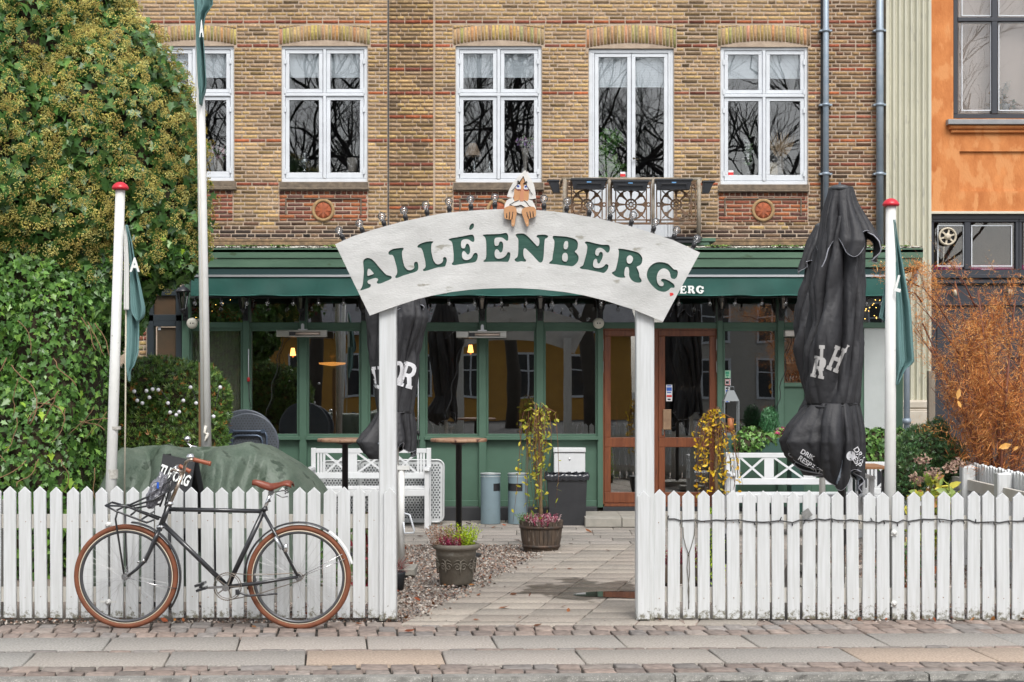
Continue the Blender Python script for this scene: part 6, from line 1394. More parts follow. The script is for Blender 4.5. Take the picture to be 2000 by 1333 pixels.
mb = MB(); mb.tube([B(463,1153,-.05),B(470,1159,-.055),B(486,1164,-.06),B(512,1162.5,-.06),B(542,1160,-.06)], [.007,.007,.0075,.007,.006], 8); mb.cbox(*[B(463,1155).x,B(470,1155).x,YK-.07,YK-.04,WZ(1160,YK),WZ(1150,YK)]); mb.build('kickstand', BLK, T_b)
mb = MB(); mb.tube([B(537,1049,-.06),B(550,1073,-.06)], .010, 10); mb.build('pump', mat('pump_silver', (.5,.52,.55), .3, metal=.7), T_b)
mb = MB(); mb.lathe(B(558,1070,-.06), [(.0,-.03),(.013,-.028),(.015,0),(.012,.02),(.004,.025)], 12); mb.build('rear_lamp', CHROME, T_b)
mb = MB(); mb.tube([B(279,1096,-.06),B(283,1094,-.065)], .010, 10); mb.tube([B(269,1099,-.06),B(272,1097,-.065)], .008, 10); mb.build('fork_clamp', CHROME, T_b)
# stem, bars, grips, bell
mb = MB(); mb.tube([B(332,984),B(356,928)], .0125, 12); mb.tube([B(355,930),B(359,921,-.0),B(361,911,-.09),B(363,904,-.14),B(369,898.5,-.16),B(378,898,-.165)], .011, 10); mb.tube([B(355,930),B(352,924,.05),B(347,916,.10),B(345,911,.13),B(351,911,.14)], .011, 10); mb.tube([B(354,922,.02),B(340,917,.04),B(333,922,.04)], .010, 8); mb.build('handlebar', mat('rusty_chrome', (.55,.52,.48), .28, (.3,.2,.12), 30, metal=.9), T_b)
for (a,b,q) in (((378,898),(412,906.5),-.165),((350,910.5),(372,922),.14)):
    mb = MB(); a3, b3 = B(*a,q), B(*b,q); nn = 14; mb.tube([a3.lerp(b3,i/nn) for i in range(nn+1)], [.0135+.0012*(i%2)+(.003 if i == nn-1 else 0) for i in range(nn+1)], 12); mb.build('grip', GRIPM, T_b)
for (px,py,q) in ((372,889,-.15),(366,861,.16)):
    if py > 880:
        mb = MB(); mb.lathe(B(px,py+4,q), [(.012,-.012),(.026,-.006),(.028,.0),(.027,.004),(.020,.018),(.006,.024)], 16); mb.build('bell', CHROME, T_b)
mb = MB(); mb.tube([B(343,922,.08),B(340,915,.08),B(347,909,.10)], .008, 8); mb.tube([B(348,918,.03),B(352,930,.0),B(348,925,-.02)], .004, 6); mb.ball(B(343,917,.07), .016, 10); mb.build('brake_lever', CHROME, T_b)
mb = MB(); mb.tube([B(349,925,0),B(330,960,-.02),B(305,1060,-.04),B(285,1100,-.05)], .0025, 5); mb.tube([B(350,925,0),B(318,930,.02),B(325,985,.0),B(345,1000,-.02)], .0025, 5); mb.build('cable', BLACKM, T_b)
# front carrier
mb = MB(); r = .0065
def rk(pts, q0=0, rr=r): mb.tube([B(a,b,q) for a,b,q in pts], rr, 8)
rk([(206,988,-.13),(219,981.5,.0),(230,984,.13),(316,1012,.13)]); rk([(206,988,-.13),(226,998.5,-.13),(287,1021.5,-.13),(300,1016,-.10)]); rk([(226,998,-.13),(250,986,.02),(262,990,.12)]); rk([(219,982,0),(246,989,0),(309,1015,0)]); rk([(206,988,-.13),(246,989,-.12),(311,1014.5,-.05)])
rk([(244,993,-.1),(300,977,-.06),(330,958,-.04)]); rk([(262,993,.1),(312,985,.06)]); rk([(246,990,-.12),(290,970,-.05),(334,938,-.04),(338,922,-.04)]); rk([(312,990,-.05),(324,960,-.04),(338,926,-.03)]); rk([(322,988,.06),(336,935,.06)])
rk([(256,1006,-.05),(270,995,.1)]); rk([(275,1016,-.08),(300,1000,.1)])
rk([(229,1001,-.075),(225.5,1014,-.075),(227,1024,-.075),(242,1121,-.062)]); rk([(244,1004,.075),(246,1060,.07),(249,1122,.06)], 0, .007)
mb.build('front_carrier', BLK, T_b)
# plastic bag held in the carrier
t = thing('plastic_bag', 'crumpled grey plastic bag tucked in the bicycle\'s front carrier', 'bag', B(305,990)); bm = bmesh.new(); bmesh.ops.create_icosphere(bm, subdivisions=5, radius=1); me = bpy.data.meshes.new('bag')
c = B(306,960,.0)
for v in bm.verts:
    n_ = v.co.normalized(); d = 1+.30*noise.noise(n_*2.3)+.16*abs(noise.noise(n_*6))+.08*noise.noise(n_*15); v.co = Vector((n_.x*.052*d+.04*n_.z, n_.y*.06*d, n_.z*.105*d))+c-ORG[t.name]
bm.to_mesh(me); bm.free(); o = link('film', me, mat('grey_film', (.11,.11,.125), .15, (.2,.2,.23), 14, .6, 40, spec=.9)); o.parent = t; ORG[o.name] = ORG[t.name]
mb = MB(); mb.box(*[B(311,950).x,B(315,950).x,YK-.075,YK-.07,WZ(953,YK),WZ(941,YK)]); mb.build('blue_print', mat('bag_blue', (.02,.10,.5), .4), t)
# ---------------------------------------------------------------- furniture in the courtyard
def bench(lab, x0, x1, yt, Y, n_x=3, arms=(1,1)):
    """white garden bench, back towards +Y; x0..x1 and top y in the picture"""
    a, b = WX(x0,Y), WX(x1,Y); t = thing('garden_bench', lab, 'bench', ((a+b)/2,Y,0), 'white garden benches along the front'); zt = WZ(yt,Y); Yb = Y+.42
    L_ = b-a; zb = .44
    mb = MB()
    for x in (a,b-.05): mb.cbox(x,x+.05,Yb,Yb+.045,0,zt,.004)
    mb.cbox(a+.05,b-.05,Yb+.005,Yb+.035,zt-.055,zt-.005,.004); mb.cbox(a+.05,b-.05,Yb+.005,Yb+.035,zt-.335,zt-.27,.004)
    z0, z1 = zt-.27, zt-.055; bay = (L_-.1)/n_x; x = a+.05
    for i in range(n_x):
        q0 = x+i*bay; sl = [q0+bay*f for f in (.07,.15,.23)] if i == 0 else [q0+bay*f for f in (-.09,-.03,.03,.09)]
        for xx in sl: mb.box(xx-.012,xx+.012,Yb+.01,Yb+.03,z0,z1)
        l_, r_ = q0+bay*(.27 if i == 0 else .13), q0+bay*(.87 if i < n_x-1 else .73)
        mb.bar((l_,Yb+.02,z0),(r_,Yb+.02,z1),.022,.016); mb.bar((l_,Yb+.016,z1),(r_,Yb+.016,z0),.022,.016)
        if i == n_x-1:
            for f in (.77,.85,.93): xx = q0+bay*f; mb.box(xx-.012,xx+.012,Yb+.01,Yb+.03,z0,z1)
    mb.build('backrest', BENCHW, t)
    mb = MB()
    for q in range(5): mb.cbox(a+.02,b-.02,Y+.01+q*.082,Y+.075+q*.082,zb-.02,zb,.003)
    mb.cbox(a+.05,b-.05,Y+.0,Y+.02,zb-.085,zb-.022,.003); mb.cbox(a+.05,b-.05,Yb-.0,Yb+.02,zb-.085,zb-.022,.003); mb.build('seat', BENCHW, t)
    for x in (a,b-.05): mb = MB(); mb.cbox(x,x+.05,Y-.0,Y+.045,0,.62,.004); mb.build('leg', BENCHW, t)
    for x in (a,b-.05): mb = MB(); mb.cbox(x-.005,x+.055,Y-.03,Yb-.002,.621,.65,.006); mb.cbox(x+.01,x+.04,Y+.047,Yb-.002,.36,.42,.003); mb.build('armrest', BENCHW, t)
    return t
bench('white garden bench with crossed back slats left of the left arch post', 598, 838, 879, 17.55, 3)
bench('white garden bench with crossed back under the window box right of the brown door', 1427, 1682, 888, 16.6, 3)
bench('white garden bench partly hidden behind the right flagpole', 1698, 1812, 906, 16.2, 1)
# perforated folding tables leaning behind the left bench
PERF = mat('perforated_sheet', (.40,.42,.42), .4, (.48,.49,.49), 4, metal=.3)
HOLE = mat('hole_dark', (.05,.055,.06), .8)
def rect_table(lab, x0, x1, y0, y1, Y, tilt=.18):
    t = thing('folding_table', lab, 'table', (WX((x0+x1)/2,Y),Y,0), 'folded pale perforated tables'); a, b, z1, z0 = WX(x0,Y), WX(x1,Y), WZ(y0,Y), WZ(y1,Y)
    f = lambda x, z, d=0: (x, Y+(z-z0)*tilt+d, z)
    out = []; r = .07
    for cx_, cz_, a0 in ((b-r,z1-r,0),(a+r,z1-r,1),(a+r,z0+r,2),(b-r,z0+r,3)):
        for q in range(6): an = (a0+q/5)*pi/2; out.append((cx_+r*cos(an), cz_+r*sin(an)))
    mb = MB(); n = len(out); mb.add([f(x,z) for x,z in out]+[f(x,z,.02) for x,z in out], [tuple(range(n)),tuple(range(n,2*n))[::-1]]+[(i,(i+1)%n,n+(i+1)%n,n+i) for i in range(n)]); top = mb.build('table_top', PERF, t)
    mb = MB(); mb.tube([f(x,z,-.004) for x,z in out], .012, 6, closed=True); mb.build('rim', PERF, t)
    mb = MB(); st = .034; i = 0; z = z0+.05
    while z < z1-.04:
        x = a+.045+(st/2 if i % 2 else 0)
        while x < b-.04:
            w, h = (.011,.0075) if (int((x-a)/st)+i) % 2 else (.0075,.011); mb.add([f(x-w,z-h,-.0015),f(x+w,z-h,-.0015),f(x+w,z+h,-.0015),f(x-w,z+h,-.0015)], [(0,1,2,3)]); x += st
        z += st*.8; i += 1
    mb.build('perforation', HOLE, top)
    mb = MB(); xm = b-.16
    for xx in (xm, xm-.05): mb.tube([f(xx,z0+.05,-.03),f(xx,z1-.06,-.03)], .011, 8)
    mb.tube([f(a+.08,(z0+z1)*.5-.05,-.03),f(xm,(z0+z1)*.5+.06,-.03)], .010, 8); mb.build('folded_legs', mat('leg_grey', (.2,.23,.27), .4, metal=.4), t); return t
rect_table('folded pale perforated table, rightmost behind the left bench', 700, 866, 900, 1020, 18.1)
rect_table('folded pale perforated table standing behind the middle of the left bench', 625, 800, 902, 1020, 18.3)
# round folded tables
def round_table(lab, cx, cy, r, Y):
    t = thing('round_folding_table', lab, 'table', (WX(cx,Y),Y,0), 'round dark perforated tables'); R_ = r*Y/F; c = W(cx,cy,Y); mb = MB(); TD = mat('table_slate', (.075,.085,.105), .45, (.10,.115,.135), 6, metal=.2)
    n = 48; mb.lathe(c, [(R_*.97,-.012),(R_,-.006),(R_,.012),(R_*.97,.018)], n, axis='y'); top = mb.build('table_top', TD, t)
    mb = MB(); st = .030
    for i in range(-30,31):
        for j in range(-30,31):
            x, z = i*st+(st/2 if j % 2 else 0), j*st*.85
            if x*x+z*z < (R_*.93)**2: w, h = (.009,.0045) if (i+j) % 2 else (.0045,.009); mb.add([(c.x+x-w,Y-.0135,c.z+z-h),(c.x+x+w,Y-.0135,c.z+z-h),(c.x+x+w,Y-.0135,c.z+z+h),(c.x+x-w,Y-.0135,c.z+z+h)], [(0,1,2,3)])
    mb.build('perforation', HOLE, top)
    mb = MB()
    for (w_,h_) in ((.62,.42),(.48,.28)):
        zt = c.z+R_*h_; x0, x1 = c.x-R_*w_, c.x+R_*w_; rr_ = .05
        pts = [(x0,Y-.035,0.02),(x0,Y-.035,zt-rr_),(x0+rr_*.3,Y-.035,zt-rr_*.3),(x0+rr_,Y-.035,zt),(x1-rr_,Y-.035,zt),(x1-rr_*.3,Y-.035,zt-rr_*.3),(x1,Y-.035,zt-rr_),(x1,Y-.035,0.02)]; mb.tube(pts, .011, 8)
    for sx_ in (-1,1): mb.lathe((c.x+sx_*R_*.5,Y-.03,c.z+R_*.42), [(.022,-.02),(.022,.02)], 12, axis='y')
    mb.build('folded_legs', mat('leg_slate', (.09,.12,.17), .35, metal=.5), t)
round_table('front one of two round slate perforated tables leaning behind the tarpaulin', 484, 868, 61, 16.2)
round_table('rear one of two round slate perforated tables, peeking out above the front one', 478, 863, 63, 16.36)
# high tables
def high_table(lab, cx, y, hw, Y, base=.21):
    z = WZ(y,Y); t = thing('high_table', lab, 'table', (WX(cx,Y),Y,0), 'round high tables with black columns'); mb = MB(); r = hw*Y/F
    mb.lathe((WX(cx,Y),Y,z), [(r*.985,-.028),(r,-.022),(r,-.006),(r*.985,0)], 36); mb.build('table_top', mat('weathered_top', (.22,.09,.05), .5, (.42,.28,.18), 7, .4, 30, speck=(.08,.03,.02), speck_s=15, speck_t=.6), t)
    mb = MB(); mb.lathe((WX(cx,Y),Y,0), [(.028,.02),(.028,z-.06),(.06,z-.05),(.10,z-.03)], 16); mb.build('column', BLACKM, t); mb = MB(); mb.lathe((WX(cx,Y),Y,0), [(base,0),(base,.012),(.04,.03),(.03,.04)], 28); mb.build('foot', BLACKM, t)
high_table('round wooden high table on a black column behind the left fence by the closed parasol', 674, 857, 54, 15.0); high_table('round wooden high table on a black column behind the heather pot', 896, 857, 55.5, 15.0)
# ash bins
def ashbin(lab, cx, side):
    Y = 18.2; s = Y/F; t = thing('ash_bin', lab, 'bin', (WX(cx,Y),Y,0), 'blue grey cylinder bins'); r = 19.3*s; zt = 98*s; BG = mat('bin_bluegrey', (.17,.235,.265), .5, (.14,.19,.21), 3, speck=(.1,.12,.13), speck_s=12, speck_t=.7)
    mb = MB(); n = 40; h0, h1 = zt*.66, zt*.81
    a0, a1 = side
    def col_(z0, z1, hole=False):
        v = []; f = []
        for j in range(n): a_ = 2*pi*j/n; v += [(WX(cx,Y)+r*cos(a_),Y+r*sin(a_),z0),(WX(cx,Y)+r*cos(a_),Y+r*sin(a_),z1)]
        for j in range(n):
            am = 2*pi*(j+.5)/n
            if hole and a0 < am < a1: continue
            f.append((2*j,2*((j+1)%n),2*((j+1)%n)+1,2*j+1))
        mb.add(v, f, True)
    col_(0.005,h0); col_(h0,h1,True); col_(h1,zt); mb.build('body', BG, t, fix=False)
    mb = MB(); mb.lathe((WX(cx,Y),Y,0), [(r*.93,.01),(r*.93,zt-.05)], 30, cap=False); mb.lathe((WX(cx,Y),Y,zt-.05), [(.001,0),(r*.95,0)], 30, cap=False); mb.build('liner', BLACKM, t, fix=False)
    mb = MB(); c_ = Vector((WX(cx,Y),Y,zt)); mb.tube([c_+Vector((r*cos(2*pi*i/36),r*sin(2*pi*i/36),0)) for i in range(36)], .007, 6, closed=True); mb.tube([c_+Vector((r*cos(2*pi*i/36),r*sin(2*pi*i/36),-.03)) for i in range(36)], .004, 6, closed=True); mb.build('rim', mat('bin_rim', (.42,.45,.45), .4, metal=.3), t)
ashbin('blue grey cylinder bin with its slot turned right, the left of two', 958, (5.1,5.95)); ashbin('blue grey cylinder bin with its slot facing front, the right of two', 1011.5, (3.3,5.25))
# letter box
Y = 18.45; t = thing('letter_box', 'white wall letter box above the black rubbish bin', 'letter box', W(1112,926,Y)); mb = MB(); mb.pbox(1082,1143,885,926,Y,Y+.2,.006); mb.pbox(1081,1144,875.5,884,Y-.015,Y+.2,.006); mb.build('box', BENCHW, t); mb = MB(); mb.lathe(W(1112.5,897.5,Y), [(.011,.004),(.011,-.006),(.004,-.007)], 12, axis='y'); mb.build('lock', CHROME, t); mb = MB(); mb.pbox(1084,1141,884,885,Y+.01,Y+.03); mb.build('slot', BLACKM, t)
# black bin with a bag
Y = 17.95; s = Y/F; t = thing('rubbish_bin', 'black square rubbish bin lined with a black bag by the door', 'bin', (WX(1108,Y),Y,0)); mb = MB(); a, b, w0, z1 = WX(1068,Y), WX(1147,Y), .03, WZ(930,Y); PLK = mat('black_plastic', (.02,.021,.024), .5, (.03,.031,.034), 6)
mb.add([(a+w0+.01,Y+.03,0),(b-w0+.01,Y+.03,0),(b-w0+.01,Y+.33,0),(a+w0+.01,Y+.33,0),(a,Y,z1),(b,Y,z1),(b,Y+.36,z1),(a,Y+.36,z1)], [(0,3,2,1),(0,1,5,4),(1,2,6,5),(2,3,7,6),(3,0,4,7),(4,5,6,7)]); mb.build('body', PLK, t)
mb = MB(); n = 80; v = []
per = [(a-.012,Y-.012),(b+.012,Y-.012),(b+.012,Y+.372),(a-.012,Y+.372)]
for i in range(n):
    u = i/n*4; k = int(u); f_ = u-k; p, q = per[k], per[(k+1)%4]; x, y = p[0]+(q[0]-p[0])*f_, p[1]+(q[1]-p[1])*f_; w = .006*sin(i*1.7)+.004*sin(i*4.1)
    for z_, o_ in ((z1-.05,.0),(z1-.03,.006),(z1-.005,.008),(z1+.022,.0),(z1+.012,-.03)): v.append((x+w+o_*(-1 if x < (a+b)/2 else 1), y-w-o_*(1 if y < Y+.1 else -1), z_+w))
mb.add(v, [(i*5+j,((i+1)%n)*5+j,((i+1)%n)*5+j+1,i*5+j+1) for i in range(n) for j in range(4)], True); mb.build('bin_bag', mat('bag_black', (.02,.022,.028), .25, spec=.8), t)
# pots
def heather(parent, c, R, n, cols, h=.14, name='heather', thin=.25):
    ang = rng.uniform(0,2*pi,n); r = R*np.sqrt(rng.uniform(0,1,n)); base = np.stack([c[0]+r*np.cos(ang), c[1]+r*np.sin(ang), np.full(n,c[2])],1)
    d = np.stack([np.cos(ang)*r/R*.5+rng.normal(0,.12,n), np.sin(ang)*r/R*.5+rng.normal(0,.12,n), np.ones(n)],1); d /= np.linalg.norm(d,axis=1,keepdims=True)
    P = []; D = []; C = []; cc = pal(n,cols,var=.12)
    hh = h*rng.uniform(.6,1.05,n)
    for k in range(14):
        f_ = .15+.85*k/13; P.append(base+d*(hh*f_)[:,None]+rng.normal(0,.003,(n,3))); D.append(np.cross(d,rng.normal(0,1,(n,3)))+d*.5); C.append(cc*(.7+.3*f_) if False else cc)
    P = np.concatenate(P); D = np.concatenate(D); C = np.concatenate(C)
    return scatter(name, P, rng.uniform(.005,.010,len(P)), LT, LF, C, cmat('leaf_soft'), parent=parent, D=D, tilt=1.0, N=rng.normal(0,1,(len(P),3)))
Y = 12.95; s = Y/F; t = thing('flower_pot', 'grey brown moulded pot of pink and lime heather on the gravel', 'flower pot', (WX(891,Y),Y,0)); POTM = mat('pot_clay', (.13,.11,.085), .7, (.20,.18,.145), 7, .3, 60, speck=(.26,.25,.22), speck_s=8, speck_t=.66)
mb = MB(); mb.lathe((WX(891,Y),Y,0), [(r*s,z*s) for r,z in ((30,0),(31,3),(32,4),(38,56),(39,57),(38.5,60),(40,66),(42,68),(46,70),(46.5,74),(45.5,78),(42,78.5),(40,74),(30,72))], 44); pot = mb.build('pot', POTM, t)
mb = MB()
for q in range(8):
    a_ = q*pi/4+.25
    def sp(u, v): r_ = (34.6+v*.105)*s; b_ = a_+u/36; return (WX(891,Y)+r_*cos(b_), Y+r_*sin(b_), v*s)
    for cxu in (-6,6):
        mb.tube([sp(cxu+ (7-i*.32)*cos(i*.5)*(1 if cxu > 0 else -1), 36+(8-i*.36)*sin(i*.5)) for i in range(20)], .0042, 6)
    mb.tube([sp(0,22),sp(0,30),sp(0,44),sp(0,48)], .006, 6); mb.tube([sp(-11,46),sp(-5,50),sp(0,47),sp(5,50),sp(11,46)], .0038, 6)
mb.build('scroll_relief', POTM, t)
mb = MB(); mb.lathe((WX(891,Y),Y,0), [(.001,73*s),(41*s,73*s)], 30, cap=False); mb.build('soil', SOIL, t)
c = (WX(891,Y),Y,73*s); heather(t, (c[0]-.10,Y-.03,c[2]-.01), .075, 90, [(.42,.27,.18),(.34,.2,.14),(.5,.34,.24)], .19); heather(t, (c[0]-.03,Y-.07,c[2]-.02), .06, 80, [(.40,.03,.10),(.30,.03,.08),(.55,.35,.36)], .12); heather(t, (c[0]+.055,Y-.02,c[2]-.01), .075, 110, [(.42,.55,.02),(.5,.62,.03),(.32,.45,.03)], .19)
# barrel with standard plant
Y = 15.45; s = Y/F; t = thing('barrel_planter', 'weathered dark wooden half barrel with heather and a yellowing standard tree', 'planter', (WX(1057,Y),Y,0)); mb = MB(); BW = mat('barrel_wood', (.11,.075,.05), .8, (.045,.035,.028), 5, .5, 40, stretch=(6,6,.8), speck=(.25,.21,.17), speck_s=8, speck_t=.62)
n = 30; cx_ = WX(1057,Y)
for i in range(n):
    a0, a1 = 2*pi*i/n+.01, 2*pi*(i+1)/n-.01; v = []
    for z_, r_ in ((0,34),(20,38.5),(58+random.uniform(-.6,.6),43)):
        for aa in (a0,a1): v.append((cx_+r_*s*cos(aa),Y+r_*s*sin(aa),z_*s+(.0)))
        for aa in (a1,a0): v.append((cx_+(r_-4)*s*cos(aa),Y+(r_-4)*s*sin(aa),z_*s))
    mb.add(v, [(0,1,5,4),(4,5,9,8),(2,3,7,6),(6,7,11,10),(1,2,6,5),(5,6,10,9),(3,0,4,7),(7,4,8,11),(8,9,10,11),(3,2,1,0)])
mb.build('staves', BW, t)
mb = MB(); 
for z_, r_ in ((46,41.6),(9,36.3)): mb.lathe((cx_,Y,z_*s), [(r_*s-.001,-.014),(r_*s+.004,-.014),((r_+.5)*s+.004,.014),((r_+.5)*s-.001,.014)], 40, cap=False)
mb.build('hoop', mat('hoop_iron', (.05,.045,.04), .6, (.1,.06,.04), 20, metal=.4), t)
mb = MB(); mb.lathe((cx_,Y,0), [(.001,50*s),(40*s,50*s)], 30, cap=False); mb.build('soil', SOIL, t)
heather(t, (cx_,Y-.08,48*s), .14, 150, [(.38,.05,.12),(.55,.4,.4),(.28,.04,.09),(.5,.2,.25)], .12); heather(t, (cx_-.13,Y-.05,48*s), .06, 60, [(.1,.2,.08),(.2,.3,.12)], .12)
OV = np.array([(-1,0,0),(-.5,.32,.05),(.2,.42,.08),(1,0,0),(.2,-.42,.08),(-.5,-.32,.05)], float); OF = [np.array([(0,1,2,3),(0,3,4,5)])]
def weeping(parent, base, ztop, R, drop, nb, nleaf, cols, bend=0.0, lean=0, seed=1, ls=.028):
    r_ = random.Random(seed); tk = MB(); b0 = Vector(base); top = Vector((base[0]+lean,base[1],ztop)); pts = [b0.lerp(top,i/8)+Vector((bend*sin(i/8*pi),0,0))+Vector((r_.uniform(-.008,.008),0,0)) for i in range(9)]
    tk.tube(pts, [.018-.006*i/8 for i in range(9)], 8); tk.build('trunk', mat('bark_tan', (.22,.15,.07), .8, (.13,.09,.05), 30, .5), parent)
    br = MB(); P = []; D = []
    for i in range(nb):
        a_ = r_.uniform(0,2*pi); rr_ = R*r_.uniform(.25,1.1); dz = drop*r_.uniform(.35,1.1); h0 = top+Vector((0,0,-r_.uniform(0,.18))); e = Vector((cos(a_),sin(a_),0)); up = r_.uniform(.03,.12)
        pp = [h0, h0+e*rr_*.45+Vector((0,0,up)), h0+e*rr_*.85+Vector((0,0,up*.3)), h0+e*rr_*1.0+Vector((0,0,-dz*.3)), h0+e*rr_*1.02+Vector((r_.uniform(-.04,.04),0,-dz*.65)), h0+e*rr_*.98+Vector((r_.uniform(-.06,.06),0,-dz))]
        pp = [p+Vector((r_.uniform(-.012,.012),r_.uniform(-.012,.012),0)) for p in pp]; br.tube(pp, [.0045,.004,.0035,.003,.0022,.0012], 5)
        for k in range(nleaf):
            f_ = r_.uniform(.8,4.99); j = int(f_); p = pp[j].lerp(pp[j+1],f_-j); P.append(p+Vector((r_.uniform(-.02,.02),r_.uniform(-.02,.02),r_.uniform(-.02,.01)))); D.append((r_.uniform(-1,1),r_.uniform(-1,1),r_.uniform(-1.2,.3)))
    br.build('branches', mat('twig_red', (.16,.07,.035), .8), parent)
    P = np.array([tuple(p) for p in P]); scatter('leaves', P, rng.uniform(ls*.6,ls*1.15,len(P)), OV, OF, pal(len(P),cols,var=.15), cmat('leaf_soft'), parent=parent, D=np.array(D), N=rng.normal(0,.8,(len(P),3))+np.array([0,-.8,.5]))
weeping(t, (cx_,Y,49*s), WZ(800,Y), .17, .95, 30, 12, [(.33,.36,.04),(.48,.42,.04),(.22,.27,.04),(.55,.5,.06)], lean=-.02, seed=3)
Y = 14.4; t = thing('weeping_tree', 'small weeping tree with bright yellow leaves before the right door leaf', 'tree', (WX(1402,Y),Y,0)); 
mb = MB(); mb.lathe((WX(1402,Y),Y,0), [(.13,0),(.17,.22),(.18,.23),(.17,.24),(.14,.22)], 24); mb.build('pot', PLB, t)
weeping(t, (WX(1402,Y),Y,.2), WZ(815,Y), .2, .68, 46, 9, [(.72,.47,.02),(.62,.36,.02),(.8,.55,.04),(.5,.38,.05)], lean=-.02, seed=8, ls=.026)
# lime sprig low behind the right fence
t = thing('lime_conifer', 'thin lime green young conifer between the pickets right of the arch', 'plant', (WX(1389,12.2),12.2,0)); n = 900; z = rng.uniform(.05,.66,n); w = .05*(1-(z/.7)**2)+.008
scatter('foliage', np.stack([WX(1389,12.2)+rng.normal(0,1,n)*w, 12.2+rng.normal(0,1,n)*w, z],1), .012, OV, OF, pal(n,[(.4,.55,.03),(.3,.45,.04)]), cmat('leaf_soft'), parent=t, D=np.tile((0,0,1.),(n,1))+rng.normal(0,.5,(n,3)), N=rng.normal(0,1,(n,3)))
mb = MB(); mb.lathe((WX(1389,12.2),12.2,0), [(.07,0),(.09,.12)], 20); mb.tube([(WX(1389,12.2),12.2,.1),(WX(1389,12.2),12.2,.6)], .006, 6); mb.build('pot', PLB, t)
t = thing('heather_trough', 'dark trough of red and white heather behind the right fence near the arch', 'planter', (WX(1310,12.4),12.4,0)); mb = MB(); mb.cbox(WX(1292,12.4),WX(1372,12.4),12.3,12.5,.08,.22,.008); mb.cbox(WX(1300,12.4),WX(1306,12.4),12.32,12.48,0,.08); mb.cbox(WX(1360,12.4),WX(1366,12.4),12.32,12.48,0,.08); mb.build('trough', BW, t)
for q in range(4): heather(t, (WX(1302+q*19,12.4),12.4,.2), .05, 60, [(.35,.03,.06),(.6,.5,.5),(.3,.35,.2)] if q % 2 else [(.3,.02,.05),(.2,.03,.05)], .16)
# tarpaulin over stored things
TARP = mat('tarpaulin', (.060,.090,.062), .55, (.115,.145,.11), 4.5, .7, 50, speck=(.035,.055,.035), speck_s=9, speck_t=.6, spec=.6)
tt = thing('tarpaulin_heap', 'dark green tarpaulin draped over stored furniture behind the left fence', 'tarpaulin', (WX(440,13),13,0))
prof = [(236,962),(244,906),(256,888),(268,876),(290,871),(315,869),(340,871),(370,873),(399,872),(425,871),(455,874),(485,868),(511,865),(530,869),(545,876),(565,888),(590,903),(605,915),(620,928),(632,942),(642,958),(652,985)]
pr = np.array(prof, float); nu, nv = 220, 70; px = np.linspace(232,656,nu); Yr = 13.0
V = []
ridge = [(268,878,.0),(455,883,.45),(511,868,.9),(352,872,.3)]
for i in range(nu):
    py = np.interp(px[i],pr[:,0],pr[:,1]); zt = WZ(py,Yr); X = WX(px[i],Yr)
    for j in range(nv):
        v = j/(nv-1)          # 0 front hem .. .55 ridge .. 1 back
        if v < .55:
            u = v/.55; spread = .75*(1-u)**.9; yy = Yr-.12-spread; z = .05+(zt-.05)*(1-(1-u)**2.3)
        else:
            u = (v-.55)/.45; yy = Yr-.12+.42*u; z = zt-.0*u-(zt-.05)*max(0,u-.45)**2*2.6-.02*u
        wx_ = X*(1+.03*(1-v))
        ang = X*11+4*noise.noise(Vector((X*1.3,v*3,0))); fl = (.075*(1-abs(2*v/.55-1)*.3) if v < .55 else .01)*sin(ang)*max(0,1-v)+.09*(abs(noise.noise(Vector((X*3.2,v*4.2,2))))-.2)+.02*abs(noise.noise(Vector((X*7,v*7,4))))+.006*noise.noise(Vector((X*30,v*34,4)))
        uu = v/.55 if v < .55 else 1; q_ = X*1.75+.25+.35*sin(X*2.3+1)+.5*noise.noise(Vector((X*2,v*2,7))); tri = abs((q_ % 1)*2-1)-.5; q2 = X*7.3+1.5*noise.noise(Vector((X*3,v*5,11))); tri2 = abs((q2 % 1)*2-1)-.5
        fl += (.30*tri+.03*tri2)*min(1,(1-uu)*2.2+.06)*(1 if v < .55 else .3)
        for (rx_,ry_,ph) in ridge:    # folds radiating from the supported corners
            dx = X-WX(rx_,Yr); dd = abs(v-.5)
            fl += .11*math.exp(-(dx/(.03+.5*(.55-min(v,.55))))**2)*(1 if v < .55 else 0)*(1 if ph in (.45,0) else .5)
        V.append((wx_, yy-fl, max(.02,z+ (0 if v > .5 else .25*fl))))
idx = np.arange(nu*nv).reshape(nu,nv); f = np.stack([idx[:-1,:-1],idx[1:,:-1],idx[1:,1:],idx[:-1,1:]],-1).reshape(-1,4)
o = link('tarpaulin', np_mesh('tarpaulin', np.array(V), [f], True), TARP, tt); md = o.modifiers.new('thickness','SOLIDIFY'); md.thickness = .004
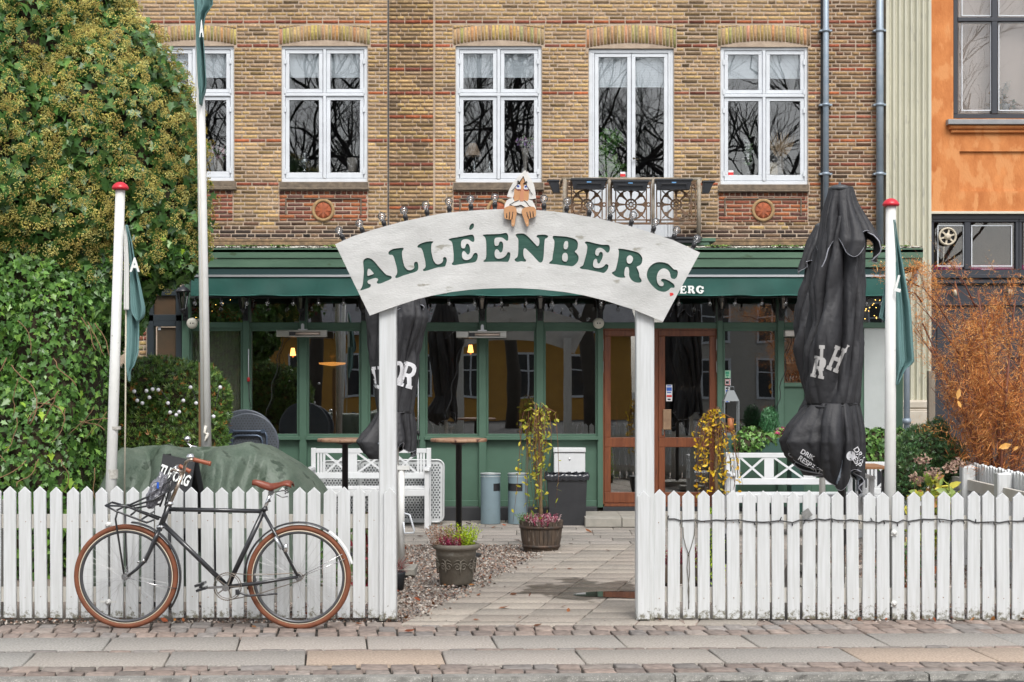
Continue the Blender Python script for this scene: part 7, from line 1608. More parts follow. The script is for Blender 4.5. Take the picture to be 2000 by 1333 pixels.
# chalk board
Y = 11.75; t = thing('sandwich_board', 'black folding pavement board with white lettering behind the bicycle handlebar', 'sign', (WX(345,Y),Y,0)); mb = MB(); za = WZ(889,Y)
def slab(mb, p, d, th):
    p = [Vector(q) for q in p]; d = Vector(d); return mb.add(p+[q+d*th for q in p], [(0,1,2,3),(7,6,5,4),(0,4,5,1),(1,5,6,2),(2,6,7,3),(3,7,4,0)])
yf, yb2 = Y-.22, Y+.22
tl, tr = W(318,888.5,Y), W(381,902,Y); bl_, br_ = Vector((WX(282,Y),yf,.04)), Vector((WX(352,Y),yf-.05,.0))
slab(mb, [bl_,br_,tr,tl], (0,1,.2), .022); bf = mb.build('front_board', mat('board_black', (.012,.013,.015), .45), t)
mb = MB(); tr2 = tr+Vector((.02,.03,0)); mb.bar(tr+Vector((0,.03,0)), (WX(425,Y),yb2,.0), .035, .02); mb.bar(tl+Vector((.03,.05,0)), (WX(372,Y),yb2+.1,.0), .035, .02); slab(mb, [tr+Vector((-.02,.05,-.02)), Vector((WX(420,Y),yb2,.25)), Vector((WX(368,Y),yb2+.12,.25)), tl+Vector((.03,.06,-.02))], (0,1,.2), .01); mb.build('rear_board', MC['board_black'], t)
me = text_me('TUBORG', .115, .001, .004); U = (tr-tl).normalized(); Dn = ((bl_-tl)).normalized(); Nn = U.cross(-Dn).normalized()
if Nn.y > 0: Nn = -Nn
Vv = Nn.cross(U).normalized(); M = Matrix((( U.x,Vv.x,Nn.x,0),(U.y,Vv.y,Nn.y,0),(U.z,Vv.z,Nn.z,0),(0,0,0,1))); pc = tl.lerp(bl_,.125)+(tr-tl)*.47+Nn*.014
me.transform(Matrix.Translation(pc) @ M @ Matrix.Rotation(-.18,4,'Z') @ Matrix.Diagonal((.5,.95,1,1))); link('board_lettering', me, WLET, bf)
# spare bicycle bell poking out behind the tarpaulin
t = thing('stored_bicycle_bar', 'chrome bell and handlebar end poking up behind the tarpaulin', 'handlebar', W(370,880,13.4)); mb = MB(); c_ = W(366,858,13.4); mb.lathe(c_, [(.014,-.02),(.03,-.008),(.031,.0),(.028,.014),(.015,.026),(.003,.028)], 16); mb.tube([c_+Vector((0,0,-.03)),W(372,872,13.4),W(385,874,13.4)], .011, 8); mb.tube([W(372,872,13.4),W(372,1000,13.4)], .012, 8); mb.build('bar', CHROME, t)
# window box, lantern, plants right of the door
Y = 17.9; t = thing('window_box', 'dark green planter box with ivy, rosemary and heather right of the brown door', 'planter', (WX(1490,Y),Y,0)); mb = MB(); mb.pbox(1412,1572,856,893,Y,Y+.35,.006); mb.pbox(1416,1440,893,1010,Y+.02,Y+.33); mb.pbox(1546,1570,893,1010,Y+.02,Y+.33); mb.build('box', mat('box_green', (.03,.075,.06), .5), t)
IV = np.array([(-.75,0,.0),(-.85,.42,-.03),(-.3,.38,.03),(-.25,.85,-.06),(.15,.4,.04),(1,0,-.08),(.15,-.4,.04),(-.25,-.85,-.06),(-.3,-.38,.03),(-.85,-.42,-.03),(-.05,0,-.07)], float)
IVF = [np.array([(0,10,5,4,3,2,1)]), np.array([(0,9,8,7,6,5,10)])]
def leafball(parent, name, blobs, n, size, cols, m, T=IV, FC=IVF, down=.8, out=1.0, jit=.06, nrm=.5, tipd=None):
    Ps = []; Ns = []
    w = np.array([b[3]*b[5] for b in blobs]); w = w/w.sum()
    for b, wi in zip(blobs, w):
        k = int(n*wi); c = np.array(b[:3]); R_ = np.array(b[3:6]); d = rng.normal(0,1,(k,3)); d /= np.linalg.norm(d,axis=1,keepdims=True)
        ph = b[0]*3.1; bump = 1+.07*np.sin(d[:,0]*7+ph)*np.sin(d[:,2]*8+ph)+.05*np.sin(d[:,0]*17+ph*2)*np.cos(d[:,2]*15)
        p = c+d*R_*bump[:,None]*(1-np.abs(rng.normal(0,jit,k)))[:,None]; nn = d/R_; nn /= np.linalg.norm(nn,axis=1,keepdims=True)
        keep = np.ones(k,bool)
        for b2 in blobs:
            if b2 is b: continue
            q = (p-np.array(b2[:3]))/np.array(b2[3:6]); keep &= (q*q).sum(1) > .80
        keep &= p[:,2] > .0
        Ps.append(p[keep]); Ns.append(nn[keep])
    P = np.concatenate(Ps); N = np.concatenate(Ns); k = len(P); Nn = N+rng.normal(0,nrm,(k,3)); Dd = np.tile((0,0,-down),(k,1))+rng.normal(0,.6,(k,3))+N*.2
    if tipd is not None: Dd = N*out+rng.normal(0,.5,(k,3))+np.array(tipd)
    o = scatter(name, P, rng.uniform(size*.6,size*1.2,k), T, FC, pal(k,cols,var=.15), m, parent=parent, N=Nn, D=Dd)
    return P, N
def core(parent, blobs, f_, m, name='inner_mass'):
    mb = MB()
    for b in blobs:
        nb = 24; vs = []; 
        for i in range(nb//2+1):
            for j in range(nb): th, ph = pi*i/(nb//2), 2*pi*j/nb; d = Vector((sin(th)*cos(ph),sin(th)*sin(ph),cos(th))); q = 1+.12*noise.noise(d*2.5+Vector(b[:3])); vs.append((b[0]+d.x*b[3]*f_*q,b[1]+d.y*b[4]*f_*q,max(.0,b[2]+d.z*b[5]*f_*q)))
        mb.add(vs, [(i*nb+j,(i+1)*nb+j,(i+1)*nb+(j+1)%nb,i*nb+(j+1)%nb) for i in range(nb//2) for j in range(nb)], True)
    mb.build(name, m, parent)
LEAF = cmat('leaf_glossy', .38, .15, 30, 0, spec=.5, trans=.12); COREM = mat('foliage_hull_dark', (.02,.022,.01), 1.0, (.045,.03,.015), 8, .8, 30)  # dark filler hull added inside the leaves; its colour stands for inner shade
bx_ = [(WX(1470,Y),Y+.1,WZ(862,Y),.2,.16,.15),(WX(1452,Y),Y+.02,WZ(870,Y),.12,.12,.12),(WX(1505,Y),Y+.1,WZ(862,Y),.14,.12,.1)]
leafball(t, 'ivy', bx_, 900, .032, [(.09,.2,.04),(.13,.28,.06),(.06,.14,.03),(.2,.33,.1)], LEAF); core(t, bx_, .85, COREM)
rb = [(WX(1507,Y),Y+.15,WZ(828,Y),.11,.1,.19)]; leafball(t, 'rosemary', rb, 1500, .03, [(.05,.16,.06),(.07,.22,.09)], LEAF, T=OV*np.array([1,.25,1]), FC=OF, tipd=(0,0,1.5), jit=.3)
hb = [(WX(1535,Y),Y+.1,WZ(852,Y),.13,.1,.09)]; leafball(t, 'begonias', hb, 350, .028, [(.45,.05,.15),(.3,.4,.1),(.2,.35,.08),(.55,.3,.35)], LEAF)
Y = 18.1; t = thing('candle_lantern', 'tall grey metal lantern standing in the window box by the door post', 'lantern', W(1429,848,Y)); mb = MB(); GMT = mat('lantern_grey', (.15,.165,.17), .6)
a, b = 1414, 1444
for px in (a+1,b-1): 
    for dy in (0,.15): mb.bar(W(px,784,Y)+Vector((0,dy,0)),W(px,850,Y)+Vector((0,dy,0)),.012,.012)
mb.pbox(a,b,846,851,Y-.01,Y+.17); p = W(429+1000,784,Y); hw = 15*Y/F
mb.add([(p.x-hw,Y-.01,p.z),(p.x+hw,Y-.01,p.z),(p.x+hw,Y+.17,p.z),(p.x-hw,Y+.17,p.z),(p.x-hw*.4,Y+.05,p.z+.12),(p.x+hw*.4,Y+.05,p.z+.12),(p.x+hw*.4,Y+.11,p.z+.12),(p.x-hw*.4,Y+.11,p.z+.12)], [(0,1,5,4),(1,2,6,5),(2,3,7,6),(3,0,4,7),(4,5,6,7),(0,3,2,1)])
mb.tube([(p.x-.035,Y+.08,p.z+.12),(p.x-.035,Y+.08,p.z+.16),(p.x+.035,Y+.08,p.z+.16),(p.x+.035,Y+.08,p.z+.12)], .005, 6); mb.build('frame', GMT, t); mb = MB(); mb.lathe((p.x,Y+.08,WZ(846,Y)), [(.035,0),(.035,.16)], 14); mb.build('candle', mat('candle_rust', (.35,.12,.04), .6), t)
# hedge box right of parasol + wooden table
Y = 17.2; t = thing('box_hedge', 'clipped ivy hedge in a black trough left of the right flagpole', 'hedge', (WX(1705,Y),Y,0)); hb = [(WX(x_,Y),Y+.1,WZ(y_,Y),.17,.16,.17) for x_ in (1690,1712,1735,1755) for y_ in (868,895)]; leafball(t, 'leaves', hb, 3600, .03, [(.07,.17,.03),(.11,.24,.05),(.05,.12,.03),(.17,.3,.07)], LEAF); core(t, hb, .86, COREM); mb = MB(); mb.box(WX(1672,Y),WX(1772,Y),Y,Y+.3,.0,WZ(912,Y)); mb.build('trough', PLB, t)
Y = 15.9; t = thing('slatted_table', 'low table with reddish wooden slats beside the right flagpole', 'table', (WX(1700,Y),Y,0)); mb = MB()
for q in range(6): mb.cbox(WX(1640,Y),WX(1735,Y),Y+q*.1,Y+.09+q*.1,WZ(917,Y),WZ(917,Y)+.025,.003)
mb.build('table_top', mat('teak_slat', (.34,.17,.08), .6, (.25,.12,.06), 10), t)
for px in (1650,1728):
    mb = MB(); mb.cbox(WX(px,Y)-.02,WX(px,Y)+.02,Y+.03,Y+.07,0,WZ(918,Y)-.005); mb.build('leg', BLACKM, t)
# ---------------------------------------------------------------- ivy-covered tree at the left
T_i = thing('ivy_tree', 'huge flowering ivy swallowing a tree, ochre umbels above and bare green leaves below', 'ivy', (WX(40,14),14.2,0))
def eb(px, py, Y, rx, ry, rz): s = Y/F; return (WX(px,Y), Y, WZ(py,Y), rx*s, ry*s, rz*s)
up_b = [eb(30,120,14.7,205,210,330),eb(195,300,14.4,175,160,225),eb(292,430,14.35,96,105,150),eb(305,270,14.6,76,95,130),eb(115,90,14.8,150,170,200),eb(-60,330,14.3,240,240,260),eb(100,400,14.2,160,130,150),eb(215,150,14.75,115,140,125)]
lo_b = [eb(60,640,14.3,150,170,260),eb(-60,760,14.1,180,200,380),eb(110,800,14.0,105,150,300),eb(70,950,13.8,130,150,260),eb(180,560,14.5,120,130,150),eb(330,500,14.35,66,80,60)]
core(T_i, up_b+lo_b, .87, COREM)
G1 = [(.055,.14,.03),(.08,.18,.04),(.04,.105,.025),(.11,.22,.05)]; G2 = [(.09,.20,.035),(.11,.235,.045),(.065,.16,.03),(.16,.30,.05),(.05,.12,.025),(.075,.17,.035)]
allb = up_b+lo_b
leafball(T_i, 'small_leaves', lo_b, 16000, .024, G2, LEAF, jit=.02, nrm=.7)
P1, N1 = leafball(T_i, 'mature_leaves', up_b+[lo_b[4],lo_b[5]], 52000, .056, G1, LEAF, jit=.06, nrm=.45)
P2, N2 = leafball(T_i, 'young_leaves', lo_b, 34000, .040, G2, LEAF, jit=.05, nrm=.45)
front = (P2[:,1] < 14.3) & (rng.uniform(0,1,len(P2)) < .008); Pq = P2[front]; mlt = len(Pq)
scatter('lime_leaves', Pq+np.array([0,-.04,0]), rng.uniform(.03,.055,mlt), IV, IVF, pal(mlt,[(.36,.55,.04),(.28,.46,.06)]), LEAF, parent=T_i, N=N2[front]+rng.normal(0,.3,(mlt,3)), D=np.tile((0,0,-1.),(mlt,1)))
# flower umbels: small balls on a hemisphere
bm = bmesh.new(); bmesh.ops.create_icosphere(bm, subdivisions=1, radius=1); dirs = np.array([tuple(v.co) for v in bm.verts]); bm.free()
UT = []; UF = []; tet = np.array([(1,0,-.6),(-.5,.87,-.6),(-.5,-.87,-.6),(0,0,1)])*.16; tf = [(0,1,3),(1,2,3),(2,0,3),(0,2,1)]
k = 0
r_ = np.random.default_rng(3)
for i in range(30):
    d = r_.normal(0,1,3); d /= np.linalg.norm(d); d[2] = abs(d[2])*1.1-.15
    UF += [tuple(len(UT)+q for q in f_) for f_ in tf]; UT += [tuple(t_*r_.uniform(.7,1.2)+d*r_.uniform(.8,1.05)) for t_ in tet]
for d in dirs[::2]:
    if d[2] > -.2: b = len(UT); UT += [(-.02,0,-1),(.02,0,-1),(d[0],d[1],d[2])]; UF.append((b,b+1,b+2))
UT = np.array(UT); UF = np.array(UF)
z = P1[:,2]; zz_lim = WZ(450,14); pr_ = np.clip((z-WZ(570,14))/(zz_lim-WZ(570,14)),0,1)**1.2*.42+.0; 
cl = .5+.25*np.sin(P1[:,0]*5.1+1)*np.sin(P1[:,2]*4.3+2)+.22*np.sin(P1[:,0]*11+P1[:,2]*9)+.25*np.sin(P1[:,0]*23-P1[:,2]*19)*np.sin(P1[:,2]*27); pr_ = pr_*np.clip(.35+cl*1.1,.15,1.6)
sel = (rng.uniform(0,1,len(P1)) < pr_) & (P1[:,1] < 14.9) & (P1[:,0] > -6.2); PU = P1[sel]+N1[sel]*rng.uniform(.02,.10,(sel.sum(),1)); nU = len(PU); print('umbels', nU, 'leaves', len(P1), len(P2))
UMB = cmat('umbel', .8, .2, 60, 0, trans=.1)
scatter('flower_umbels', PU, rng.uniform(.024,.046,nU), UT, UF, pal(nU,[(.66,.57,.16),(.74,.65,.20),(.58,.50,.13),(.66,.63,.22),(.50,.38,.11)],var=.12), UMB, parent=T_i, N=N1[sel]+rng.normal(0,.35,(nU,3))+np.array([0,0,.25]))
# bare vine stems showing low down, dry patch
mb = MB(); r_ = random.Random(5)
for i in range(24):
    mb = MB(); px, py = r_.uniform(0,215), r_.uniform(620,930); Y = 13.2+ (px-0)*.001; p = W(px,py,13.12 if px < 150 else 13.5); pts = [p]; d = Vector((r_.uniform(-.6,.6),r_.uniform(-.1,.1),-1 if r_.random() < .6 else .8))
    for q in range(7): d += Vector((r_.uniform(-.5,.5),r_.uniform(-.2,.2),r_.uniform(-.3,.3))); pts.append(pts[-1]+d.normalized()*.045)
    mb.tube(pts, r_.uniform(.003,.006), 5); mb.build('vine_stem', mat('vine_brown', (.20,.12,.06), .9), T_i)
mb = MB(); mb.tube([(-4.2,14.6,0),(-4.1,14.6,1.5),(-4.15,14.7,3.2),(-4.0,14.8,4.5)], [.22,.18,.14,.08], 12); mb.build('trunk', mat('bark_dark', (.06,.045,.03), .9), T_i)
# sprigs reaching past the right edge, before the tall pole
mb = MB(); P = []; Pl = []
for i in range(70):
    u = i/70; py = 60+470*u+rng.uniform(-10,10); ex = np.interp(py,[40,100,180,260,330,430,500,540],[285,335,372,392,405,412,410,385]); Y = 14.1+rng.uniform(-.15,.3); b0 = W(ex-45,py+rng.uniform(-5,15),Y+.1); e = W(ex+rng.uniform(-14,18),py,Y); mb.tube([b0,b0.lerp(e,.5)+Vector((0,0,.02)),e], .003, 5)
    P.append(tuple(e)); 
    for q in range(4): Pl.append(tuple(b0.lerp(e,rng.uniform(.1,.9))+Vector(tuple(rng.normal(0,.025,3)))))
    if rng.uniform() < .6: P.append(tuple(b0.lerp(e,.7)+Vector((0,-.04,.03))))
mb.build('sprigs', mat('sprig_green', (.18,.2,.06), .8), T_i)
P = np.array(P); scatter('outer_umbels', P, rng.uniform(.022,.036,len(P)), UT, UF, pal(len(P),[(.40,.30,.05),(.33,.24,.05)]), UMB, parent=T_i, N=np.tile((.5,-.6,.6),(len(P),1))+rng.normal(0,.3,(len(P),3)))
Pl = np.array(Pl); scatter('outer_leaves', Pl, rng.uniform(.03,.055,len(Pl)), IV, IVF, pal(len(Pl),G1), LEAF, parent=T_i, N=np.tile((.2,-1,.4),(len(Pl),1))+rng.normal(0,.5,(len(Pl),3)), D=np.tile((.4,0,-1.),(len(Pl),1))+rng.normal(0,.4,(len(Pl),3)))
# ---------------------------------------------------------------- arborvitae hedge with globe lights
T_h = thing('conifer_hedge', 'bushy green conifer hedge flecked with brown sprays behind the tarpaulin', 'hedge', (WX(340,15.4),15.4,0))
hb = [eb(285,770,15.4,70,70,72),eb(345,775,15.4,70,75,70),eb(400,790,15.5,48,60,72),eb(270,850,15.3,60,60,90),eb(350,870,15.3,95,70,90),eb(425,800,15.5,22,40,58),eb(320,725,15.5,42,50,27),eb(240,860,15.4,50,60,110)]
SPR = np.array([(0,0,0),(.5,.10,.03),(1,0,.0),(.5,-.10,-.03),(.25,.3,.05),(.7,.42,.0),(.3,-.3,-.05),(.75,-.4,0)], float); SPF = [np.array([(0,1,2,3)]), np.array([(0,4,5),(0,6,7)])]
leafball(T_h, 'sprays', hb, 26000, .055, [(.10,.20,.035),(.14,.26,.05),(.07,.15,.03),(.20,.30,.06),(.08,.17,.04)], LEAF, T=SPR, FC=SPF, tipd=(0,0,.6), jit=.07, nrm=.8)
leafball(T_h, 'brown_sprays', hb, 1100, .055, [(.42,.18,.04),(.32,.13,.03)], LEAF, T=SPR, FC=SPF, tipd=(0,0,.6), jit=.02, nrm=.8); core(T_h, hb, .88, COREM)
t = thing('globe_lights', 'string of small white globe lights threaded through the conifer hedge', 'string lights', W(330,800,15.1))
gl = [(262,765),(268,783),(278,788),(291.5,777),(298,761),(309,762),(328,788),(332,806),(344,811),(350,805),(372,757),(383,788),(417,814),(430,757),(358,783),(286,764)]
mb = MB(); pts = [W(x_,y_-6,14.95+.0) for x_,y_ in sorted(gl)]; mb.tube(pts, .004, 5); mb.build('cable', BLACKM, t)
for (x_,y_) in gl: 
    c_ = W(x_,y_,14.9); mb = MB(); mb.ball(c_, .018, 14); mb.build('globe', mat('globe_white', (.75,.75,.78), .25), t)
# ---------------------------------------------------------------- shrubs at the right
t = thing('juniper_bush', 'dark green juniper bush left of the orange shrub', 'shrub', (WX(1820,14.6),14.6,0)); jb = [eb(1798,885,14.6,46,60,56),eb(1830,862,14.7,26,40,46),eb(1850,905,14.5,40,50,50),eb(1775,930,14.4,40,50,60)]
leafball(t, 'sprays', jb, 9000, .042, [(.05,.13,.04),(.07,.17,.06),(.04,.09,.03),(.10,.18,.05)], LEAF, T=SPR, FC=SPF, tipd=(0,0,1.0), jit=.16, nrm=.8); core(t, jb, .75, COREM)
# plants grow by short branching steps
def grow(mb, p, d, L_, r, depth, rr, tips, spread=.5, nseg=5, up=.15, ends=None):
    pts = [p]; rad = [r]
    for i in range(nseg): d = (d+Vector((rr.uniform(-1,1),rr.uniform(-1,1),rr.uniform(-1,1)))*.14+Vector((0,0,up*.3))).normalized(); pts.append(pts[-1]+d*L_/nseg); rad.append(r*(1-.5*(i+1)/nseg))
    mb.tube(pts, rad, 6 if r > .006 else 4, cap=False)
    if depth == 0:
        tips += pts[1:]; return
    for i in range(2+ (rr.random() < .6) + (1 if depth > 2 else 0)):
        k = rr.randint(2,nseg); q = Vector((rr.uniform(-1,1),rr.uniform(-1,1),rr.uniform(-.4,1))).normalized(); grow(mb, pts[k], (d+q*spread*1.5).normalized(), L_*rr.uniform(.5,.75), rad[k]*.65, depth-1, rr, tips, spread, nseg, up)
T_o = thing('orange_shrub', 'tall wispy orange brown shrub with feathery dead foliage at the right edge', 'shrub', (WX(1920,14.2),14.2,0)); rr_ = random.Random(12); mb = MB(); tips = []
for i in range(15):
    px = 1905+rr_.uniform(-35,95); tgt = W(rr_.uniform(1800,2060), rr_.uniform(545,780), 14.2+rr_.uniform(-.6,.6)); b0 = Vector((WX(px,14.2),14.2+rr_.uniform(-.3,.3),0)); d = (tgt-b0); L_ = d.length; 
    mid = b0.lerp(tgt,.5)+Vector((rr_.uniform(-.08,.08),0,.1)); mb.tube([b0,b0.lerp(mid,.5),mid,mid.lerp(tgt,.5),tgt], [.016,.014,.012,.009,.006], 6)
    for k in range(6): u = .42+.58*k/6; p = b0.lerp(tgt,u)+Vector((0,0,.06)); q = Vector((rr_.uniform(-1,1),rr_.uniform(-1,1),rr_.uniform(.0,1))).normalized(); grow(mb, p, (d.normalized()*.6+q).normalized(), .42, .005, 1, rr_, tips, .6, 5)
for (a,b) in (((1795,560),(1735,540)),((1880,700),(1790,590)),((1860,640),(1800,560)),((1905,600),(1862,520)),((1800,590),(1775,570))):
    p, q = W(*a,14.2), W(*b,14.1); mb.tube([p,p.lerp(q,.5)+Vector((0,0,.03)),q], [.009,.006,.003], 5); grow(mb, p.lerp(q,.6), (q-p).normalized(), .3, .004, 1, rr_, tips, .6, 5)
mb.build('branches', mat('red_bark', (.20,.065,.035), .7, (.13,.05,.03), 20), T_o, fix=False)
tp = np.array([tuple(v) for v in tips]); n = 24000; idx = rng.integers(0,len(tp),n); P = tp[idx]+rng.normal(0,.038,(n,3)); print('tips', len(tp))
pyv = HY-(P[:,2]-HC)*F/P[:,1]; pxv = CX+P[:,0]*F/P[:,1]; k_ = (pyv > 512)&(pyv < 925); P = P[k_]; n = len(P)
NT = np.array([(0,0,0),(.5,.035,.02),(1,0,.05),(.5,-.035,0)], float)
scatter('needles', P, rng.uniform(.035,.075,n), NT, np.array([(0,1,2,3)]), pal(n,[(.72,.32,.09),(.62,.24,.06),(.78,.42,.15),(.5,.18,.06)],var=.15), cmat('dead_needle', .8, .15, 30, 0, trans=.25), parent=T_o, N=rng.normal(0,1,(n,3)), D=rng.normal(0,1,(n,3))+np.array([0,0,.3]))
n = 3200; P = np.stack([WX(rng.uniform(1870,2040,n),14.0), rng.uniform(13.7,14.4,n), WZ(rng.uniform(740,925,n),14.0)],1)
scatter('low_needles', P, rng.uniform(.05,.12,n), NT, np.array([(0,1,2,3)]), pal(n,[(.60,.25,.08),(.48,.17,.05),(.70,.34,.12),(.32,.12,.05)],var=.15), cmat('dead_needle'), parent=T_o, N=rng.normal(0,1,(n,3)), D=rng.normal(0,.7,(n,3))+np.array([.5,0,1.0]))
n = 2600; idx = rng.integers(0,len(tp),n); scatter('seed_beads', tp[idx]+rng.normal(0,.03,(n,3)), rng.uniform(.004,.007,n), PT, PF, pal(n,[(.65,.42,.18),(.5,.25,.08)]), GRM, parent=T_o)
for (a,b,sz,dd) in ((1963,872,.062,(1,0,.3)),(1984,876,.03,(1,0,.8)),(1872,770,.05,(-.3,0,-1)),(1874,790,.035,(.4,0,-1))): scatter('broad_leaf', np.array([W(a,b,13.7)]), np.array([sz]), OV, OF, pal(1,[(.6,.3,.06)]), LEAF, parent=T_o, N=np.array([(.1,-1,.2)]), D=np.array([dd]))
t = thing('hydrangea', 'yellow green hydrangea with faded flower heads behind the right fence', 'shrub', (WX(1820,13.2),13.2,0)); mb = MB(); rr_ = random.Random(2); tips = []
for i in range(15): grow(mb, Vector((WX(1820,13.2)+rr_.uniform(-.12,.12),13.2+rr_.uniform(-.1,.1),0)), Vector((rr_.uniform(-.28,.28),rr_.uniform(-.3,.1),1)), rr_.uniform(.55,.9), .006, 0, rr_, tips, .5, 6)
mb.build('stems', mat('stem_brown', (.15,.10,.05), .8), t); tp = np.array([tuple(v) for v in tips if v.z > .25]); n = 330; P = tp[rng.integers(0,len(tp),n)]+rng.normal(0,.03,(n,3))
scatter('leaves', P, rng.uniform(.035,.075,n), OV, OF, pal(n,[(.42,.46,.04),(.3,.38,.05),(.55,.5,.07),(.2,.28,.05),(.4,.2,.07)]), LEAF, parent=t, N=rng.normal(0,.6,(n,3))+np.array([0,-.7,.7]), D=rng.normal(0,1,(n,3)))
fh = [W(1855,915,13.1),W(1822,925,13.0),W(1790,935,13.1),W(1868,905,13.3),W(1800,900,13.3)]
for c_ in fh: n = 60; scatter('faded_flowers', np.array(c_)[None]+rng.normal(0,.03,(n,3))*np.array([1,1,.6]), .016, LT, LF, pal(n,[(.32,.22,.17),(.4,.27,.2),(.25,.15,.12)]), cmat('petal'), parent=t, N=rng.normal(0,1,(n,3))+np.array([0,-1,1]))
# red foliage glimpsed low behind both fences
def lowplant(lab, px, Y, cols, n=260, h=.35, R_=.16, nm='low_shrub'):
    t = thing(nm, lab, 'plant', (WX(px,Y),Y,0)); mb = MB()
    for i in range(9): a_ = i*.7; mb.tube([(WX(px,Y),Y,0),(WX(px,Y)+R_*.5*cos(a_),Y+R_*.5*sin(a_),h*.6),(WX(px,Y)+R_*.8*cos(a_),Y+R_*.8*sin(a_),h)], .004, 5)
    mb.build('stems', mat('stem_brown', (0,0,0)), t); P = np.stack([WX(px,Y)+rng.normal(0,R_*.55,n), Y+rng.normal(0,R_*.5,n), rng.uniform(.03,h*1.1,n)],1); scatter('leaves', P, rng.uniform(.02,.045,n), OV, OF, pal(n,cols), LEAF, parent=t, N=rng.normal(0,1,(n,3))+np.array([0,-.5,.5]))
lowplant('dark red leafy plant behind the pickets left of the left arch post', 722, 12.2, [(.25,.02,.03),(.15,.02,.02),(.1,.15,.04)], h=.6, R_=.1)
lowplant('green leafy plant behind the pickets under the tarpaulin\'s right end', 662, 12.3, [(.07,.16,.04),(.12,.2,.05)], h=.5, R_=.14)
lowplant('low green plant behind the far right pickets', 1790, 12.4, [(.07,.16,.04),(.2,.24,.05),(.3,.1,.04)], h=.4, R_=.22)
Y = 12.6; t = thing('dark_planter', 'dark grey pot with red grass just right of the left arch post', 'planter', (WX(776,Y),Y,0)); mb = MB(); mb.lathe((WX(773,Y),Y,0), [(.06,0),(.075,.12),(.075,.14),(.06,.13)], 24); mb.build('pot', PLB, t); n = 60; P = np.stack([WX(776,Y)+rng.normal(0,.03,n),Y+rng.normal(0,.03,n),rng.uniform(.12,.2,n)],1); scatter('grass', P, rng.uniform(.06,.12,n), NT, np.array([(0,1,2,3)]), pal(n,[(.25,.05,.05),(.18,.06,.05)]), LEAF, parent=t, D=np.tile((.3,0,1.),(n,1))+rng.normal(0,.4,(n,3)))
# ---------------------------------------------------------------- white side fence at the right
t = thing('side_fence', 'low white picket fence running away at the right edge of the garden', 'fence', (3.95,13.6,0)); ys_ = np.arange(11.9,15.05,.085); 
XF = 3.93
for i, y in enumerate(ys_[:60]):
    mb = MB(); x_ = XF+(y-12.5)*.02; z1 = .895+.006*sin(i*2.1); mb.add([(x_,y,.03),(x_,y+.06,.03),(x_+.02,y+.06,.03),(x_+.02,y,.03),(x_,y,z1-.02),(x_,y+.06,z1-.02),(x_+.02,y+.06,z1-.02),(x_+.02,y,z1-.02),(x_,y+.03,z1),(x_+.02,y+.03,z1)], [(0,1,5,8,4),(1,2,6,5),(2,3,7,9,6),(3,0,4,7),(4,8,9,7),(8,5,6,9),(3,2,1,0)]); mb.build('picket', WHITE, t)
for z in (.25,.72): mb = MB(); mb.box(XF-.08,XF-.04,11.9,15.1,z-.045,z+.045); mb.build('rail', RAIL_SHADED, t)
for y in (12.85,13.85,14.75): mb = MB(); mb.cbox(XF-.12,XF-.01,y,y+.1,0,.875,.01); mb.lathe((XF-.04,y+.045,.86), [(.045,-.001),(.035,.02),(.001,.03)], 12); mb.build('post', WHITE, t)
# drainpipe at the pavilion corner
t = thing('drainpipe', 'grey drainpipe at the right corner of the green pavilion', 'drainpipe', (WX(1772,18.2),18.2,0)); Y = 18.4; mb = MB(); mb.tube([(WX(1781,Y),Y-.2,WZ(525,Y)),(WX(1781,Y),Y-.1,WZ(545,Y)),(WX(1771,Y),Y,WZ(565,Y)),(WX(1771,Y),Y,WZ(600,Y)),(WX(1771,Y),Y,0.02)], .035, 14); mb.lathe((WX(1771,Y),Y,WZ(823,Y)), [(.036,-.03),(.048,-.03),(.048,.03),(.036,.03)], 16); mb.build('pipe', STEEL, t)
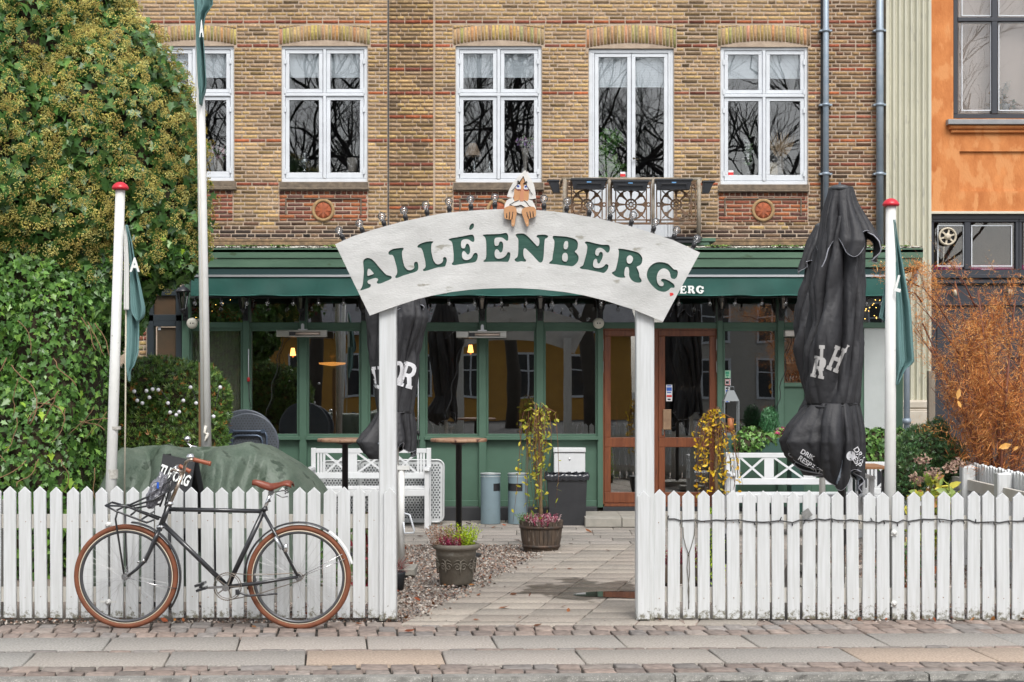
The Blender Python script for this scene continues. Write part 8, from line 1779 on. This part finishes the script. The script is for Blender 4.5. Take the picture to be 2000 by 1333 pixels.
# ---------------------------------------------------------------- across the street (seen mirrored in the panes)
OCH = mat('ochre_render', (.50,.27,.055), .9, (.42,.22,.05), 2)
def far_house(x0, x1, Y, zw, zr, lab, m, wins):
    t = thing('street_house', lab, 'building', ((x0+x1)/2,Y,-.12)); mb = MB(); mb.box(x0,x1,Y-7,Y,-.12,zw); mb.build('wall', m, t); mb = MB(); mb.add([(x0-.3,Y+.4,zw-.05),(x1+.3,Y+.4,zw-.05),(x1+.3,Y-7.4,zw-.05),(x0-.3,Y-7.4,zw-.05),(x0+.3,Y-3.5,zr),(x1-.3,Y-3.5,zr)], [(0,1,5,4),(1,2,5),(2,3,4,5),(3,0,4),(0,3,2,1)]); mb.build('roof', mat('slate_roof', (.14,.15,.17), .8, (.1,.1,.12), 4), t)
    for (wx,wz) in wins:
        mb = MB(); a, b, c, d = wx-.5, wx+.5, wz, wz+1.5
        for q in ((a,b,c-.08,c),(a,b,d,d+.08),(a-.08,a,c-.08,d+.08),(b,b+.08,c-.08,d+.08),(wx-.03,wx+.03,c,d)): mb.box(q[0],q[1],Y,Y+.06,q[2],q[3])
        mb.box(a,b,Y+.0,Y+.05,c+.95,c+1.0); w = mb.build('window', WINW, t); mb = MB(); mb.box(a,b,Y+.001,Y+.02,c,d); mb.build('pane', mat('far_pane', (.03,.035,.04), .1), w)
far_house(-13,4.5,-24,3.3,6.2,'low ochre house with grey roof across the street, mirrored in the shop windows', OCH, [(x,.9) for x in np.arange(-12,4.5,2.1)])
far_house(7,20,-27,5.0,8.5,'pale grey house with slate roof across the street, mirrored in the windows', mat('pale_render', (.4,.38,.34), .9), [(x,z) for x in np.arange(8,20,2.2) for z in (.8,3.0)])
BARK = mat('bark_far', (.045,.038,.03), .9)
def bare_tree(lab, x, Y, H, seed):
    t = thing('bare_tree', lab, 'tree', (x,Y,-.12), 'bare winter trees across the street'); r_ = random.Random(seed); mb = MB(); b0 = Vector((x,Y,-.12)); pts = [b0+Vector((r_.uniform(-.1,.1)*i,0,i*H*.09)) for i in range(5)]; mb.tube(pts, [.26,.22,.2,.18,.16], 10); mb.build('trunk', BARK, t); mb = MB()
    def rec(p, d, L_, r, dep):
        q = [p]
        for i in range(4): d = (d+Vector((r_.uniform(-1,1),r_.uniform(-1,1),r_.uniform(-.6,1)))*.24).normalized(); q.append(q[-1]+d*L_/4)
        mb.tube(q, [r,r*.9,r*.8,r*.7,r*.55], 5 if r > .02 else 3, cap=False)
        if dep == 0: return
        for i in range(3 if dep > 1 else 4): k = r_.randint(1,4); rec(q[k], (d+Vector((r_.uniform(-1,1),r_.uniform(-1,1),r_.uniform(-.5,.9)))*.95).normalized(), L_*r_.uniform(.55,.8), r*.55, dep-1)
    for i in range(6): a_ = i*1.05+r_.random(); rec(pts[2+i%3], Vector((cos(a_)*.8,sin(a_)*.6,.9)).normalized(), H*.28, .10, 4)
    mb.build('crown', BARK, t, fix=False)
for i, (x, Y_, H_) in enumerate(((-8.5,-7.5,17),(-3.4,-8.5,18),(2.2,-7,17.5),(8,-8,18),(0.0,-15,21),(-6.5,-16,21),(14,-12,19))): bare_tree(['bare tree furthest left across the street','bare tree left of centre across the street','bare tree right of centre across the street','bare tree on the right across the street','large bare tree before the ochre house','large bare tree at the ochre house\'s left','bare tree before the grey house'][i], x, Y_, H_, 20+i)
